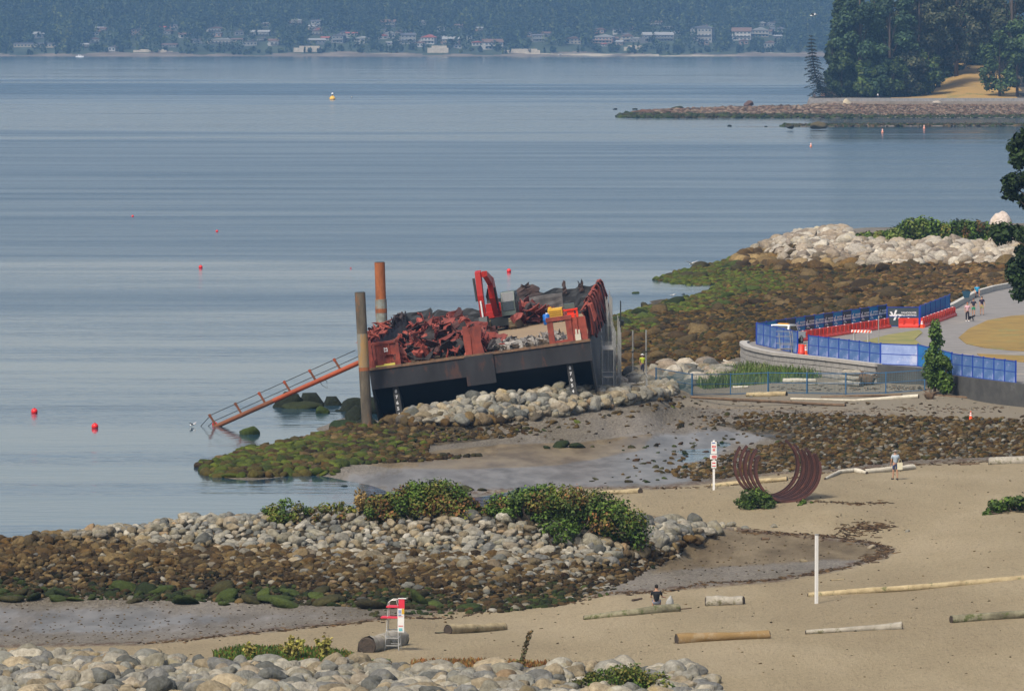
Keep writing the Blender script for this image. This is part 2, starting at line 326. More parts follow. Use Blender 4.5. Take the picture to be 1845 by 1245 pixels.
def ground_mat():
    n = gm.node_tree.nodes; l = gm.node_tree.links; b = n["Principled BSDF"]
    tc = n.new("ShaderNodeTexCoord")
    def noise(sc, st=(1, 1, 1), det=5, rg=.6):
        mp = n.new("ShaderNodeMapping"); mp.inputs["Scale"].default_value = st; l.new(tc.outputs["Object"], mp.inputs[0])
        x = n.new("ShaderNodeTexNoise"); x.inputs["Scale"].default_value = sc; x.inputs["Detail"].default_value = det; x.inputs["Roughness"].default_value = rg
        l.new(mp.outputs[0], x.inputs[0]); return x.outputs[0]
    def ramp(src, stops):
        r = n.new("ShaderNodeValToRGB"); e = r.color_ramp.elements
        while len(e) < len(stops): e.new(.5)
        for q, (p, c) in zip(e, stops): q.position = p; q.color = (*c, 1)
        l.new(src, r.inputs[0]); return r.outputs[0]
    def mask(ch, nz, amt, lo=.45, hi=.55):
        a = n.new("ShaderNodeAttribute"); a.attribute_name = ch
        m1 = n.new("ShaderNodeMath"); m1.operation = 'MULTIPLY_ADD'; l.new(nz, m1.inputs[0]); m1.inputs[1].default_value = amt; m1.inputs[2].default_value = -amt*.5
        m2 = n.new("ShaderNodeMath"); m2.operation = 'ADD'; l.new(a.outputs["Fac"], m2.inputs[0]); l.new(m1.outputs[0], m2.inputs[1])
        r = n.new("ShaderNodeMapRange"); r.inputs[1].default_value = lo; r.inputs[2].default_value = hi; l.new(m2.outputs[0], r.inputs[0]); return r.outputs[0]
    def mix(f, a, c, mode='MIX'):
        m = n.new("ShaderNodeMixRGB"); m.blend_type = mode
        if isinstance(f, float): m.inputs[0].default_value = f
        else: l.new(f, m.inputs[0])
        for i, v in ((1, a), (2, c)):
            if isinstance(v, tuple): m.inputs[i].default_value = (*v, 1)
            else: l.new(v, m.inputs[i])
        return m.outputs[0]
    big = noise(.10, (1, .3, 1)); mid = noise(.45, (1, .3, 1), 6, .7); fine = noise(2.2, (1, .3, 1), 6, .8); grit = noise(6.5, (1, .3, 1), 4, .85)
    gravel = mix(.5, ramp(mid, [(.40, (.085, .07, .048)), (.60, (.21, .18, .135))]), ramp(grit, [(.42, (.04, .034, .025)), (.5, (.16, .14, .105)), (.60, (.33, .30, .24))]))
    gravel = mix(.35, gravel, ramp(big, [(.42, (.10, .08, .05)), (.58, (.22, .20, .18))]))
    sand = ramp(mid, [(.38, (.25, .19, .11)), (.62, (.345, .27, .165))])
    sand = mix(.55, sand, ramp(big, [(.40, (.19, .145, .08)), (.5, (.28, .225, .13)), (.60, (.39, .32, .21))]))
    sand = mix(.5, sand, ramp(grit, [(.36, (.10, .07, .04)), (.42, (.25, .20, .115)), (.62, (.34, .28, .17))]))
    upper = mix(.5, ramp(mid, [(.40, (.13, .10, .065)), (.60, (.26, .215, .15))]), ramp(grit, [(.42, (.09, .07, .045)), (.58, (.30, .25, .18))]))
    upper = mix(mask("up", noise(.4, (1, .25, 1)), .9, .55, .7), upper, (.21, .18, .13))
    wet = ramp(mid, [(.40, (.10, .088, .07)), (.60, (.18, .165, .145))])
    bar = ramp(mid, [(.40, (.11, .08, .042)), (.60, (.20, .155, .09))])
    brown = ramp(fine, [(.40, (.018, .015, .008)), (.5, (.05, .038, .018)), (.60, (.13, .095, .05))])
    c = mix(mask("wetm", mid, .6, .35, .6), gravel, wet)
    c = mix(mask("bar", mid, .5), c, bar)
    c = mix(mask("brown", mid, .5), c, brown)
    c = mix(mask("up", mid, .5), c, upper)
    c = mix(mask("dry", fine, .8, .40, .58), c, sand)
    # wrack line of weed and chips where the tide stopped
    wr = n.new("ShaderNodeMath"); wr.operation = 'MULTIPLY'
    l.new(mask("dry", fine, .35, .36, .42), wr.inputs[0])
    inv = n.new("ShaderNodeMath"); inv.operation = 'SUBTRACT'; inv.inputs[0].default_value = 1; l.new(mask("dry", fine, .35, .55, .62), inv.inputs[1]); l.new(inv.outputs[0], wr.inputs[1])
    wr2 = n.new("ShaderNodeMath"); wr2.operation = 'MULTIPLY'; l.new(wr.outputs[0], wr2.inputs[0])
    mr = n.new("ShaderNodeMapRange"); mr.inputs[1].default_value = .46; mr.inputs[2].default_value = .56; l.new(fine, mr.inputs[0]); l.new(mr.outputs[0], wr2.inputs[1])
    c = mix(wr2.outputs[0], c, (.085, .05, .03))
    l.new(c, b.inputs["Base Color"])
    wm = mask("wetm", noise(.35, (1, .15, 1), 4), 1.3, .42, .62)
    dm = mask("dry", fine, .4)
    rr = n.new("ShaderNodeMapRange"); rr.inputs[3].default_value = .85; rr.inputs[4].default_value = .38; l.new(wm, rr.inputs[0])
    rx = n.new("ShaderNodeMath"); rx.operation = 'MAXIMUM'; l.new(rr.outputs[0], rx.inputs[0])
    dd = n.new("ShaderNodeMath"); dd.operation = 'MULTIPLY'; dd.inputs[1].default_value = .9; l.new(dm, dd.inputs[0]); l.new(dd.outputs[0], rx.inputs[1])
    l.new(rx.outputs[0], b.inputs["Roughness"]); b.inputs["Specular IOR Level"].default_value = .3
    bp = n.new("ShaderNodeBump"); bp.inputs["Distance"].default_value = .13
    iv = n.new("ShaderNodeMapRange"); iv.inputs[3].default_value = 1.0; iv.inputs[4].default_value = .03; l.new(wm, iv.inputs[0]); l.new(iv.outputs[0], bp.inputs["Strength"])
    ad = n.new("ShaderNodeMath"); ad.operation = 'ADD'; l.new(fine, ad.inputs[0]); l.new(grit, ad.inputs[1]); l.new(ad.outputs[0], bp.inputs["Height"])
    l.new(bp.outputs[0], b.inputs["Normal"])
ground_mat()
me = np_mesh("ground", np.stack([XX.ravel(), YY.ravel(), ZZ], 1), Fq, gm, smooth=True)
for nm, a in (("dry", mk_dry), ("up", mk_up), ("wetm", mk_wet), ("bar", mk_bar), ("brown", mk_br)):
    at_ = me.attributes.new(nm, 'FLOAT', 'POINT'); at_.data.foreach_set("value", a.astype(np.float32))
tag(link("ground", me), kind="structure")

# ---------------------------------------------------------------- water
def water_mat():
    m = bpy.data.materials.new("sea_water"); m.use_nodes = True; n = m.node_tree.nodes; l = m.node_tree.links; b = n["Principled BSDF"]
    b.inputs["Base Color"].default_value = (.018, .048, .076, 1); b.inputs["IOR"].default_value = 1.33
    tc = n.new("ShaderNodeTexCoord")
    def noise(sc, st, det=3, rg=.55, loc=(0, 0, 0)):
        mp = n.new("ShaderNodeMapping"); mp.inputs["Scale"].default_value = st; mp.inputs["Location"].default_value = loc; l.new(tc.outputs["Object"], mp.inputs[0])
        x = n.new("ShaderNodeTexNoise"); x.inputs["Scale"].default_value = sc; x.inputs["Detail"].default_value = det; x.inputs["Roughness"].default_value = rg
        l.new(mp.outputs[0], x.inputs[0]); return x.outputs[0]
    ruff = noise(.0065, (.35, 1, 1), 4, .6, (3, 1.7, 0))
    sx_ = n.new("ShaderNodeSeparateXYZ"); l.new(tc.outputs["Object"], sx_.inputs[0])
    wob = n.new("ShaderNodeMath"); wob.operation = 'MULTIPLY_ADD'; l.new(ruff, wob.inputs[0]); wob.inputs[1].default_value = 1300; l.new(sx_.outputs[1], wob.inputs[2])
    yr = n.new("ShaderNodeMapRange"); yr.inputs[1].default_value = 655; yr.inputs[2].default_value = 4155; l.new(wob.outputs[0], yr.inputs[0])
    br_ = n.new("ShaderNodeValToRGB"); e = br_.color_ramp.elements
    st_ = [(0, .0), (.165, .05), (.20, .5), (.40, .58), (.45, .15), (.57, .12), (.62, .55), (.67, .5), (.71, .85), (.79, .75), (.82, .12), (1, .1)]
    while len(e) < len(st_): e.new(.5)
    for q, (p_, v_) in zip(e, st_): q.position = p_; q.color = (v_, v_, v_, 1)
    l.new(yr.outputs[0], br_.inputs[0])
    ruff2 = noise(.05, (.12, 1, 1), 4, .6)
    ad = n.new("ShaderNodeMath"); ad.operation = 'MULTIPLY_ADD'; l.new(ruff2, ad.inputs[0]); ad.inputs[1].default_value = 1.1; l.new(br_.outputs[0], ad.inputs[2])
    mr = n.new("ShaderNodeMapRange"); mr.inputs[1].default_value = .5; mr.inputs[2].default_value = 1.5; l.new(ad.outputs[0], mr.inputs[0])
    rg = n.new("ShaderNodeMapRange"); rg.inputs[3].default_value = .06; rg.inputs[4].default_value = .33; l.new(mr.outputs[0], rg.inputs[0]); l.new(rg.outputs[0], b.inputs["Roughness"])
    bs = n.new("ShaderNodeMapRange"); bs.inputs[3].default_value = .05; bs.inputs[4].default_value = 1.0; l.new(mr.outputs[0], bs.inputs[0])
    h1 = noise(.55, (.45, 1, 1), 3, .6); h2 = noise(.09, (.3, 1, 1), 3, .55)
    ah = n.new("ShaderNodeMath"); ah.operation = 'MULTIPLY_ADD'; l.new(h2, ah.inputs[0]); ah.inputs[1].default_value = 2.2; l.new(h1, ah.inputs[2])
    bp = n.new("ShaderNodeBump"); bp.inputs["Distance"].default_value = .42; l.new(bs.outputs[0], bp.inputs["Strength"]); l.new(ah.outputs[0], bp.inputs["Height"])
    l.new(bp.outputs[0], b.inputs["Normal"])
    return m
wm_ = water_mat()
def grid_sheet(x0, x1, y0, y1, z, m, name):
    me = np_mesh(name, [(x0, y0, z), (x1, y0, z), (x1, y1, z), (x0, y1, z)], [[0, 1, 2, 3]], m); return link(name, me)
tag(grid_sheet(-4200, 4200, 200, 9000, 0, wm_, "water"), kind="structure")
# ---------------------------------------------------------------- rocks
rock_m = mat("rock_surface", (.92, .90, .86), rough=.9, col2=(.48, .45, .40), scale=3.6, attr=True, bump=1.9, bscale=6, spec=.2, col3=(.72, .66, .5), t3=.60, s3=1.1)
PALE = np.array([(.42, .41, .37), (.36, .36, .34), (.50, .48, .43), (.45, .39, .29), (.30, .31, .30), (.24, .25, .26), (.40, .36, .30), (.34, .33, .28), (.16, .17, .17), (.38, .28, .18), (.56, .55, .52), (.31, .27, .20)])
PW = np.array([12, 11, 7, 9, 11, 9, 8, 9, 7, 2, 3, 8]); PW = PW/PW.sum(); PALE = PALE*.76*np.array([1.02, 1.0, .93]);  # dark stone tones weighted up, also standing in for shaded gaps
WARM = np.array([(.62, .56, .47), (.52, .45, .36), (.68, .64, .56), (.44, .37, .29), (.56, .52, .46), (.36, .31, .26)])*.78
BRN = np.array([(.085, .062, .034), (.13, .09, .04), (.055, .042, .026), (.17, .135, .08), (.10, .085, .055), (.22, .18, .11)])*np.array([.70, .62, .46])
WEED = np.array([(.045, .038, .010), (.085, .052, .010), (.028, .024, .010), (.12, .07, .014), (.13, .085, .022), (.17, .11, .035), (.06, .058, .014), (.07, .035, .008)])*.72
GRN = np.array([(.032, .05, .010), (.045, .066, .014), (.022, .034, .010), (.058, .082, .018), (.05, .048, .018), (.04, .036, .016)])
def pick(P, n, g, wt=None, j=.18): return P[g.choice(len(P), n, p=wt)]*(1+g.uniform(-j, j, (n, 1)))
def scatter(poly, ylim, xlim, step, seed, jit=.9):
    g = np.random.default_rng(seed)
    nx = int((xlim[1]-xlim[0])/step); ny = int((ylim[1]-ylim[0])/step)
    X, Y = np.meshgrid(np.arange(nx)*step+xlim[0], np.arange(ny)*step+ylim[0]); X = X.ravel()+g.uniform(-.5, .5, nx*ny)*step*jit; Y = Y.ravel()+g.uniform(-.5, .5, nx*ny)*step*jit
    k = (np.abs(X/Y*F) < 1250); X, Y = X[k], Y[k]
    Z = ground_z(X, Y); px, py = proj(X, Y, Z); k = inpoly(px, py, poly)
    return X[k], Y[k], Z[k], px[k], py[k], g
def hidden(X, Y, Z, r):
    h = np.zeros(len(X), bool)
    for s in (1, 2, 3.5, 5, 7, 9.5, 12, 15):
        t = 1-s/Y; zz = CAMZ+(Z+r*.7-CAMZ)*t
        h |= ground_z(X*t, Y*t, False) > zz+.02
    return h
BIG = []   # all dry-bank boulders: pos, scale, rot, colour, zone
def add_big(X, Y, Z, r, colr, g, zone, sink=.25, flat=(.62, .9), var=True):
    n = len(X); sx = r*g.uniform(.85, 1.35, n); sy = r*g.uniform(.8, 1.15, n); sz = r*g.uniform(*flat, n)
    Rm = rotmats(n, g, .28)
    BIG.append((np.stack([X, Y, Z+sz*(1-2*sink)*.5], 1), np.stack([sx, sy, sz], 1), Rm, colr, np.full(n, zone), r/Y, ~hidden(X, Y, Z, r)))
def blendz(a, b, t): t = t[:, None]; return a*(1-t)+b*t
# 0 foreground bank
P0 = [(-500, 1194), (0, 1186), (150, 1184), (300, 1194), (400, 1202), (560, 1203), (640, 1200), (760, 1208), (960, 1214), (1180, 1212), (1262, 1206), (1285, 1228), (1310, 1420), (-500, 1420)]
X, Y, Z, px, py, g = scatter(P0, (190, 262), (-30, 14), .66, 10)
add_big(X, Y, Z, g.choice([.28, .36, .44, .54, .68], len(X), p=[.25, .28, .24, .15, .08])*g.uniform(.85, 1.12, len(X)), pick(PALE, len(X), g, PW), g, 0)
# 1 middle breakwater, upper tiers
P1 = [(-500, 990), (-100, 960), (22, 955), (170, 930), (400, 908), (700, 895), (1180, 915), (1290, 935), (1315, 958), (1235, 985), (1200, 1000), (1110, 1016), (900, 1025), (600, 1022), (300, 1018), (0, 1010), (-500, 1010)]
X, Y, Z, px, py, g = scatter(P1, (272, 304), (-42, 14), .46, 11)
r = g.choice([.165, .21, .265, .33, .43], len(X), p=[.27, .3, .24, .13, .06])*g.uniform(.85, 1.12, len(X))
r = r*np.where(px > 1050, 1.35, 1)
dryness = np.clip((Z-np.interp(px, [0, 300, 600, 1000], [2.35, 1.82, 1.5, 1.22])+g.normal(0, .16, len(X)))/.35, 0, 1)
add_big(X, Y, Z, r, blendz(pick(BRN, len(X), g)*1.25, pick(PALE, len(X), g, PW), dryness), g, 1)
# 2 jetty in front of the barge
P2 = [(690, 768), (705, 748), (760, 732), (860, 706), (960, 692), (1100, 684), (1190, 690), (1222, 698), (1218, 712), (1120, 732), (1000, 752), (880, 766), (790, 770)]
for _sd, _dz in ((12, 0.0), (112, .28)):
  X, Y, Z, px, py, g = scatter(P2, (380, 424), (-12, 14), .5, _sd); Z = Z+_dz
  r = g.choice([.27, .34, .41, .5, .6], len(X), p=[.2, .28, .28, .16, .08])
  dryness = np.clip((Z-1.15+g.normal(0, .15, len(X)))/.3, 0, 1)
  add_big(X, Y, Z, r, blendz(pick(BRN, len(X), g)*1.2, pick(PALE, len(X), g, PW), dryness), g, 2)
# 3 far pale bank, upper right
P3 = [(1325, 478), (1345, 462), (1400, 438), (1450, 424), (1515, 418), (1545, 436), (1700, 438), (1990, 436), (1990, 480), (1845, 478), (1600, 480), (1450, 486), (1380, 484)]
X, Y, Z, px, py, g = scatter(P3, (600, 740), (24, 80), 1.15, 13)
r = g.choice([.42, .55, .68, .85, 1.1], len(X), p=[.2, .3, .25, .17, .08])
dryness = np.clip((Z-1.35+g.normal(0, .2, len(X)))/.4, 0, 1)
add_big(X, Y, Z, r, blendz(pick(BRN, len(X), g)*1.9, pick(WARM, len(X), g), dryness), g, 3)
# 4 mixed boulders between scaffold and stone wall
P4 = [(1150, 668), (1230, 660), (1330, 642), (1372, 652), (1372, 672), (1290, 690), (1215, 704), (1120, 700), (1110, 688)]
X, Y, Z, px, py, g = scatter(P4, (410, 450), (6, 24), .85, 14)
r = g.choice([.25, .36, .48, .65, .85], len(X), p=[.3, .3, .2, .12, .08])
add_big(X, Y, Z, r, np.where(g.random((len(X), 1)) < .25, pick(WARM, len(X), g), pick(PALE, len(X), g, PW)), g, 4)
# 5 loose stones at the right end of the middle breakwater and on the sand
loose = [(1232, 960, .5), (1250, 940, .52, 0), (1282, 948, .22), (1300, 950, .3), (1318, 948, .34), (1325, 955, .14), (1342, 952, .18), (1290, 958, .3), (1395, 950, .22), (1448, 1012, .2), (1570, 988, .22), (1635, 958, .15), (1270, 968, .2), (1205, 1000, .3), (1220, 1004, .16)]
X = []; 
for q in loose:
    p = on(q[0], q[1]); X.append((p.x, p.y, p.z, q[2]))
X = np.array(X); g = np.random.default_rng(5)
add_big(X[:, 0], X[:, 1], X[:, 2], X[:, 3], pick(PALE, len(X), g, PW), g, 5)
pos, scl, rt, colr, zone, app, vis = [np.concatenate([b[i] for b in BIG]) for i in range(7)]
ppx, ppy = proj(pos[:, 0], pos[:, 1], pos[:, 2])
infr = (ppx > -8) & (ppx < 1853) & (ppy > -5) & (ppy < 1256) & vis
rank = np.where(infr, app, 0)
rank = np.where(zone == 5, 1, rank)
chosen = np.argsort(-rank)[:300]
ZT = ["in the rock bank along the bottom edge", "on the middle breakwater below the bushes", "on the jetty in front of the rusty barge", "on the far pale rock bank behind the seaweed", "in the rubble between scaffold and stone wall", "lying loose on sand past the breakwater end"]
ZG = ["boulders of the foreground rock bank", "boulders of the middle breakwater", "boulders of the jetty before the barge", "boulders of the far rock bank", "boulders beside the scaffold", "loose stones on the sand"]
def tone(c):
    L = c.mean(); warm = c[0]/max(c[2], .01)
    if L > .40: return "pale cream" if warm > 1.25 else "pale grey"
    if L > .27: return "tan" if warm > 1.3 else "mid grey"
    if L > .14: return "brown" if warm > 1.35 else "blue grey"
    return "dark brown" if warm > 1.3 else "near black"
g = np.random.default_rng(77)
for i in chosen:
    V = RV3[g.integers(0, len(RV3))]*scl[i]; V = V @ rt[i].T
    nx = ppx[i]; side = "toward the left" if nx < 615 else "near the centre" if nx < 1230 else "toward the right"
    big = "large" if app[i] > .0022 else "medium" if app[i] > .0016 else "small"
    me = np_mesh("boulder", V, ICO3[1], rock_m, col=np.tile(colr[i], (len(V), 1)), smooth=True)
    o = link("boulder", me); o.location = pos[i]
    sx_, sy_, sz_ = scl[i]; shp = "flat" if sz_/sx_ < .62 else "long" if sx_/sy_ > 1.35 else "rounded"
    big = "huge" if app[i] > .0026 else "big" if app[i] > .0021 else "medium" if app[i] > .0016 else "small"
    def pick_(v, lims, names):
        for a, b in zip(lims, names):
            if v < a: return b
        return names[-1]
    zn = zone[i]
    if zn == 0: where = pick_(nx, [110, 230, 350, 470, 590, 700, 820, 940, 1060, 1170, 1240], ["in the bottom left corner", "near the bottom left corner", "left of the grass strip", "under the grass strip's left end", "under the grass strip's middle", "before the lifeguard chair", "right of the lifeguard chair", "left of the thin sapling", "right of the thin sapling", "beneath the spreading bottom bush", "just right of the bottom bush", "at the bank's right tip"])+pick_(ppy[i], [1180, 1198, 1214, 1230], [", top row", ", second row", ", third row", ", fourth row", ", lowest row"])
    elif zn == 1: where = "on middle breakwater "+pick_(nx, [150, 330, 480, 660, 860, 960, 1100, 1180], ["at its far left", "left of all bushes", "left of the small bush", "under the small bush", "under the tall bush", "between the two bushes", "under the widest bush", "at the widest bush's right", "near its right tip"])+pick_(ppy[i], [935, 955, 975, 995], [", crest row", ", upper row", ", middle row", ", lower row", ", lowest row"])
    elif zn == 2: where = "on the jetty before the barge, "+pick_(nx, [760, 860, 960, 1080], ["left end", "left half", "middle", "right half", "right end"])
    elif zn == 3: where = "on the far pale bank, "+pick_(nx, [1430, 1560, 1700], ["left tip", "left half", "middle", "right part"])
    elif zn == 4: where = "between scaffold and stone wall, "+pick_(nx, [1200, 1290], ["scaffold side", "middle", "wall side"])
    else: where = "lying loose past the breakwater's right tip, "+pick_(nx, [1245, 1275, 1295, 1312, 1335, 1400, 1500, 1600], ["first", "second", "third", "fourth", "fifth", "sixth", "nearest the arcs", "in the damp sand bay", "beside the puddle", "alone on dry sand"])
    tag(o, f"{big} {tone(colr[i])} {shp} boulder {where}", "boulder", ZG[zone[i]])
restm = np.ones(len(pos), bool); restm[chosen] = False
V, Fc, Cc = merge(RV3, ICO3[1], pos[restm], scl[restm], rt[restm], colr[restm], 3)
tag(link("boulder_rubble", np_mesh("boulder_rubble", V, Fc, rock_m, col=Cc, smooth=True)), "countless smaller grey boulders filling the rock banks", "rocks", kind="stuff")

# ---- ground cover of cobbles, weed and algae
def cover(name, label, parts):
    A = [np.concatenate(x) for x in zip(*parts)]
    V, Fc, Cc = merge(RV2, ICO2[1], *A, seed=len(name))
    tag(link(name, np_mesh(name, V, Fc, rock_m, col=Cc, smooth=True)), label, "rocks", kind="stuff")
def rocks(X, Y, Z, r, colr, g, flat=(.5, .85), sink=.3):
    n = len(X); sx = r*g.uniform(.8, 1.5, n); sy = r*g.uniform(.8, 1.2, n); sz = r*g.uniform(*flat, n)
    return (np.stack([X, Y, Z+sz*(.5-sink)], 1), np.stack([sx, sy, sz], 1), rotmats(n, g, .3), colr)
pts = []
# lower face of the middle breakwater
P6 = [(-500, 985), (0, 985), (300, 985), (600, 992), (900, 1000), (1110, 1005), (1215, 985), (1232, 996), (1120, 1052), (1010, 1092), (900, 1104), (500, 1088), (200, 1080), (0, 1078), (-500, 1078)]
X, Y, Z, px, py, g = scatter(P6, (262, 296), (-42, 12), .30, 20)
r = .10+.16*g.random(len(X))**2+np.clip(Z-.9, 0, 1.2)*.12
gr = ((Z < np.interp(px, [0, 1000, 1300], [.62, .75, .8])+.15*np.sin(X*.9)+g.normal(0, .08, len(X))) & (g.random(len(X)) < .75))
c = pick(BRN, len(X), g, j=.3); light = g.random(len(X)) < np.interp(px, [0, 600, 1000], [.05, .14, .3]); c = np.where(light[:, None], pick(PALE, len(X), g)*.75, c)
c = np.where(gr[:, None], pick(GRN, len(X), g)*.7, c); dk = (Z < 1.15) & (g.random(len(X)) < .35) & ~gr; c = np.where(dk[:, None], pick(WEED, len(X), g)*.45, c)
pts.append(rocks(X, Y, Z, r, c, g))
X, Y, Z, px, py, g = scatter([(-500, 1055), (0, 1055), (500, 1066), (900, 1085), (900, 1102), (500, 1092), (0, 1082), (-500, 1080)], (262, 290), (-42, 12), 1.1, 21)
k = g.random(len(X)) < .6
pts.append(rocks(X[k], Y[k], Z[k], g.uniform(.3, .75, k.sum()), pick(GRN, k.sum(), g), g, flat=(.3, .5)))
X, Y, Z, px, py, g = scatter([(660, 1090), (1050, 1078), (1120, 1052), (1090, 1080), (860, 1108), (660, 1118)], (262, 285), (-10, 10), .5, 22)
k = g.random(len(X)) < .3
pts.append(rocks(X[k], Y[k], Z[k], g.uniform(.06, .2, k.sum()), pick(GRN, k.sum(), g), g))
cover("breakwater_cobbles", "brown and green seaweed stained cobbles on the lower face of the middle breakwater", pts)
# algae point and brown rubble left of the jetty
pts = []
P7 = [(375, 862), (362, 840), (450, 812), (520, 800), (590, 782), (640, 768), (700, 766), (800, 772), (900, 766), (1060, 748), (1210, 716), (1300, 716), (1220, 738), (1060, 770), (900, 790), (800, 796), (770, 800), (775, 822), (890, 820), (760, 832), (620, 838), (600, 858), (480, 860)]
X, Y, Z, px, py, g = scatter(P7, (345, 425), (-22, 14), .52, 23)
w_ = np.interp(px, [400, 640, 820], [.42, .34, .2]); keep = (px < 950) | (g.random(len(X)) < .35)
r = w_*g.uniform(.5, 1.5, len(X)); gp = np.interp(px, [380, 620, 760, 1000], [.85, .7, .3, .1])*np.where(py > 795, 1, .45)
c = np.where((g.random(len(X)) < gp)[:, None], pick(GRN, len(X), g)*np.array([1.7, 1.55, .9]), np.where(g.random((len(X), 1)) < .6, pick(BRN, len(X), g), pick(WEED, len(X), g)))
pts.append(tuple(a[keep] for a in rocks(X, Y, Z, r, c, g, flat=(.45, .8))))
for (a, b, rr) in [(1010, 806, .8), (1040, 806, .6), (985, 808, .4), (860, 822, .5), (800, 822, .5), (840, 884, .5), (870, 884, .35)]:
    p = on(a, b); pts.append(rocks(np.array([p.x]), np.array([p.y]), np.array([p.z]), np.array([rr]), pick(GRN, 1, g), g, flat=(.35, .5)))
cover("algae_rocks", "green algae covered stones of the low point and rubble beside the barge", pts)
# wide seaweed field right of the barge
pts = []
P8 = [(1085, 690), (1085, 600), (1105, 572), (1150, 560), (1232, 540), (1262, 534), (1300, 512), (1235, 518), (1180, 505), (1230, 490), (1300, 474), (1345, 456), (1450, 420), (1470, 440), (1400, 478), (1500, 482), (1990, 470), (1990, 520), (1830, 515), (1760, 522), (1700, 552), (1600, 566), (1440, 582), (1365, 596), (1342, 640), (1240, 672), (1150, 690)]
X, Y, Z, px, py, g = scatter(P8, (405, 700), (6, 80), .52, 24)
r = g.uniform(.10, .34, len(X))*np.interp(Y, [400, 600], [.8, 1.5])
gp = np.clip((.62-Z+.12*np.sin(X*.5)+g.normal(0, .12, len(X)))/.3, 0, .95); gp = np.where((py > 565) & (px > 1180), 0, gp)
gp = np.maximum(gp, np.where((np.abs(py-(560-.25*(px-1100))) < 12) & (px < 1350), .5, 0))
c = np.where((g.random(len(X)) < gp)[:, None], pick(GRN, len(X), g)*np.array([1.9, 1.75, 1.0]), pick(WEED, len(X), g, j=.35)*1.15)
up = np.clip((px-1500)/400, 0, .6)*(py < 560); c = np.where((g.random(len(X)) < up)[:, None], pick(BRN, len(X), g)*np.array([1.5, 1.35, 1.3]), c)
pts.append(rocks(X, Y, Z, r, c, g, flat=(.5, .95)))
k = g.random(len(X)) < .008
pts.append(rocks(X[k], Y[k], Z[k], g.uniform(.6, 1.2, k.sum()), np.where(gp[k][:, None] > .4, pick(GRN, k.sum(), g)*1.2, pick(BRN, k.sum(), g)), g, flat=(.5, .75)))
cover("seaweed_field", "brown and green seaweed covered stones of the wide foreshore right of the barge", pts)
# dark weedy gravel patch behind the arc sculpture
pts = []
P9 = [(1215, 755), (1350, 742), (1500, 748), (1700, 752), (1990, 762), (1990, 820), (1820, 822), (1640, 830), (1500, 846), (1400, 850), (1290, 864), (1225, 862), (1200, 850), (1300, 822), (1420, 796), (1440, 782), (1330, 775), (1200, 772)]
X, Y, Z, px, py, g = scatter(P9, (325, 425), (6, 50), .42, 25)
dens = np.clip(.18+(px-1180)/420+(py-790)/260, .1, .95); k = g.random(len(X)) < dens
X, Y, Z, px = X[k], Y[k], Z[k], px[k]; n = len(X)
c = np.where(g.random((n, 1)) < .5, pick(WEED, n, g), np.where(g.random((n, 1)) < .72, pick(BRN, n, g), pick(PALE, n, g)*.6))
pts.append(rocks(X, Y, Z, g.uniform(.08, .26, n), c, g, flat=(.5, .9)))
X, Y, Z, px, py, g = scatter([(1050, 800), (1350, 780), (1500, 800), (1480, 850), (1300, 866), (1050, 872), (1150, 835)], (320, 410), (4, 26), 1.1, 26)
k = g.random(len(X)) < .35; n = k.sum()
pts.append(rocks(X[k], Y[k], Z[k], g.uniform(.08, .28, n), np.where(g.random((n, 1)) < .5, pick(GRN, n, g), pick(WEED, n, g)), g, flat=(.35, .6)))
X, Y, Z, px, py, g = scatter([(900, 740), (1200, 715), (1850, 730), (1850, 765), (1100, 800), (850, 800)], (340, 440), (-4, 42), 1.3, 27)
k = g.random(len(X)) < .35; n = k.sum()
pts.append(rocks(X[k], Y[k], Z[k], g.uniform(.06, .2, n), pick(BRN, n, g)*.8, g, flat=(.35, .6)))
cover("weedy_gravel", "dark weedy gravel and stones behind the rusty arc sculpture", pts)
# pebbles and chips of wood strewn over flats and sand
pts = []
for poly, st, rr, pal, kk, sd in [([(0, 1085), (660, 1100), (1100, 1060), (1500, 1000), (1560, 985), (1300, 965), (1240, 990), (1120, 1060), (900, 1110), (600, 1100), (0, 1088), (0, 1160), (250, 1155), (700, 1110), (1100, 1068), (1500, 1020)], .7, (.03, .08), BRN, .5, 30),
                                 ([(300, 1160), (1100, 1070), (1600, 1000), (1250, 945), (900, 885), (1300, 870), (1845, 830), (1845, 1222), (300, 1222)], 2.2, (.03, .075), BRN, .5, 31),
                                 ([(1200, 720), (1850, 700), (1850, 760), (1100, 790)], 1.2, (.04, .12), PALE*.7, .4, 32)]:
    X, Y, Z, px, py, g = scatter(poly, (225, 430), (-30, 45), st, sd); k = g.random(len(X)) < kk; n = k.sum()
    pts.append(rocks(X[k], Y[k], Z[k], g.uniform(*rr, n), pick(pal, n, g), g, flat=(.3, .6)))
def litter(line, n, spread, sd):
    g = np.random.default_rng(sd); L_ = np.array([tuple(on(a, b)) for a, b in line]); k = g.uniform(0, len(line)-1.001, n); i = k.astype(int); f = (k-i)[:, None]
    P = L_[i]*(1-f)+L_[i+1]*f; X = P[:, 0]+g.normal(0, spread*.4, n); Y = P[:, 1]+g.normal(0, spread*3, n)*g.random(n); Z = ground_z(X, Y); s = g.uniform(.05, .32, n)
    return (np.stack([X, Y, Z+.02], 1), np.stack([s, s*.16+.015, np.full(n, .03)], 1), rotmats(n, g, .15), pick(np.array([(.07, .04, .022), (.11, .075, .04), (.05, .035, .02), (.16, .10, .05)]), n, g))
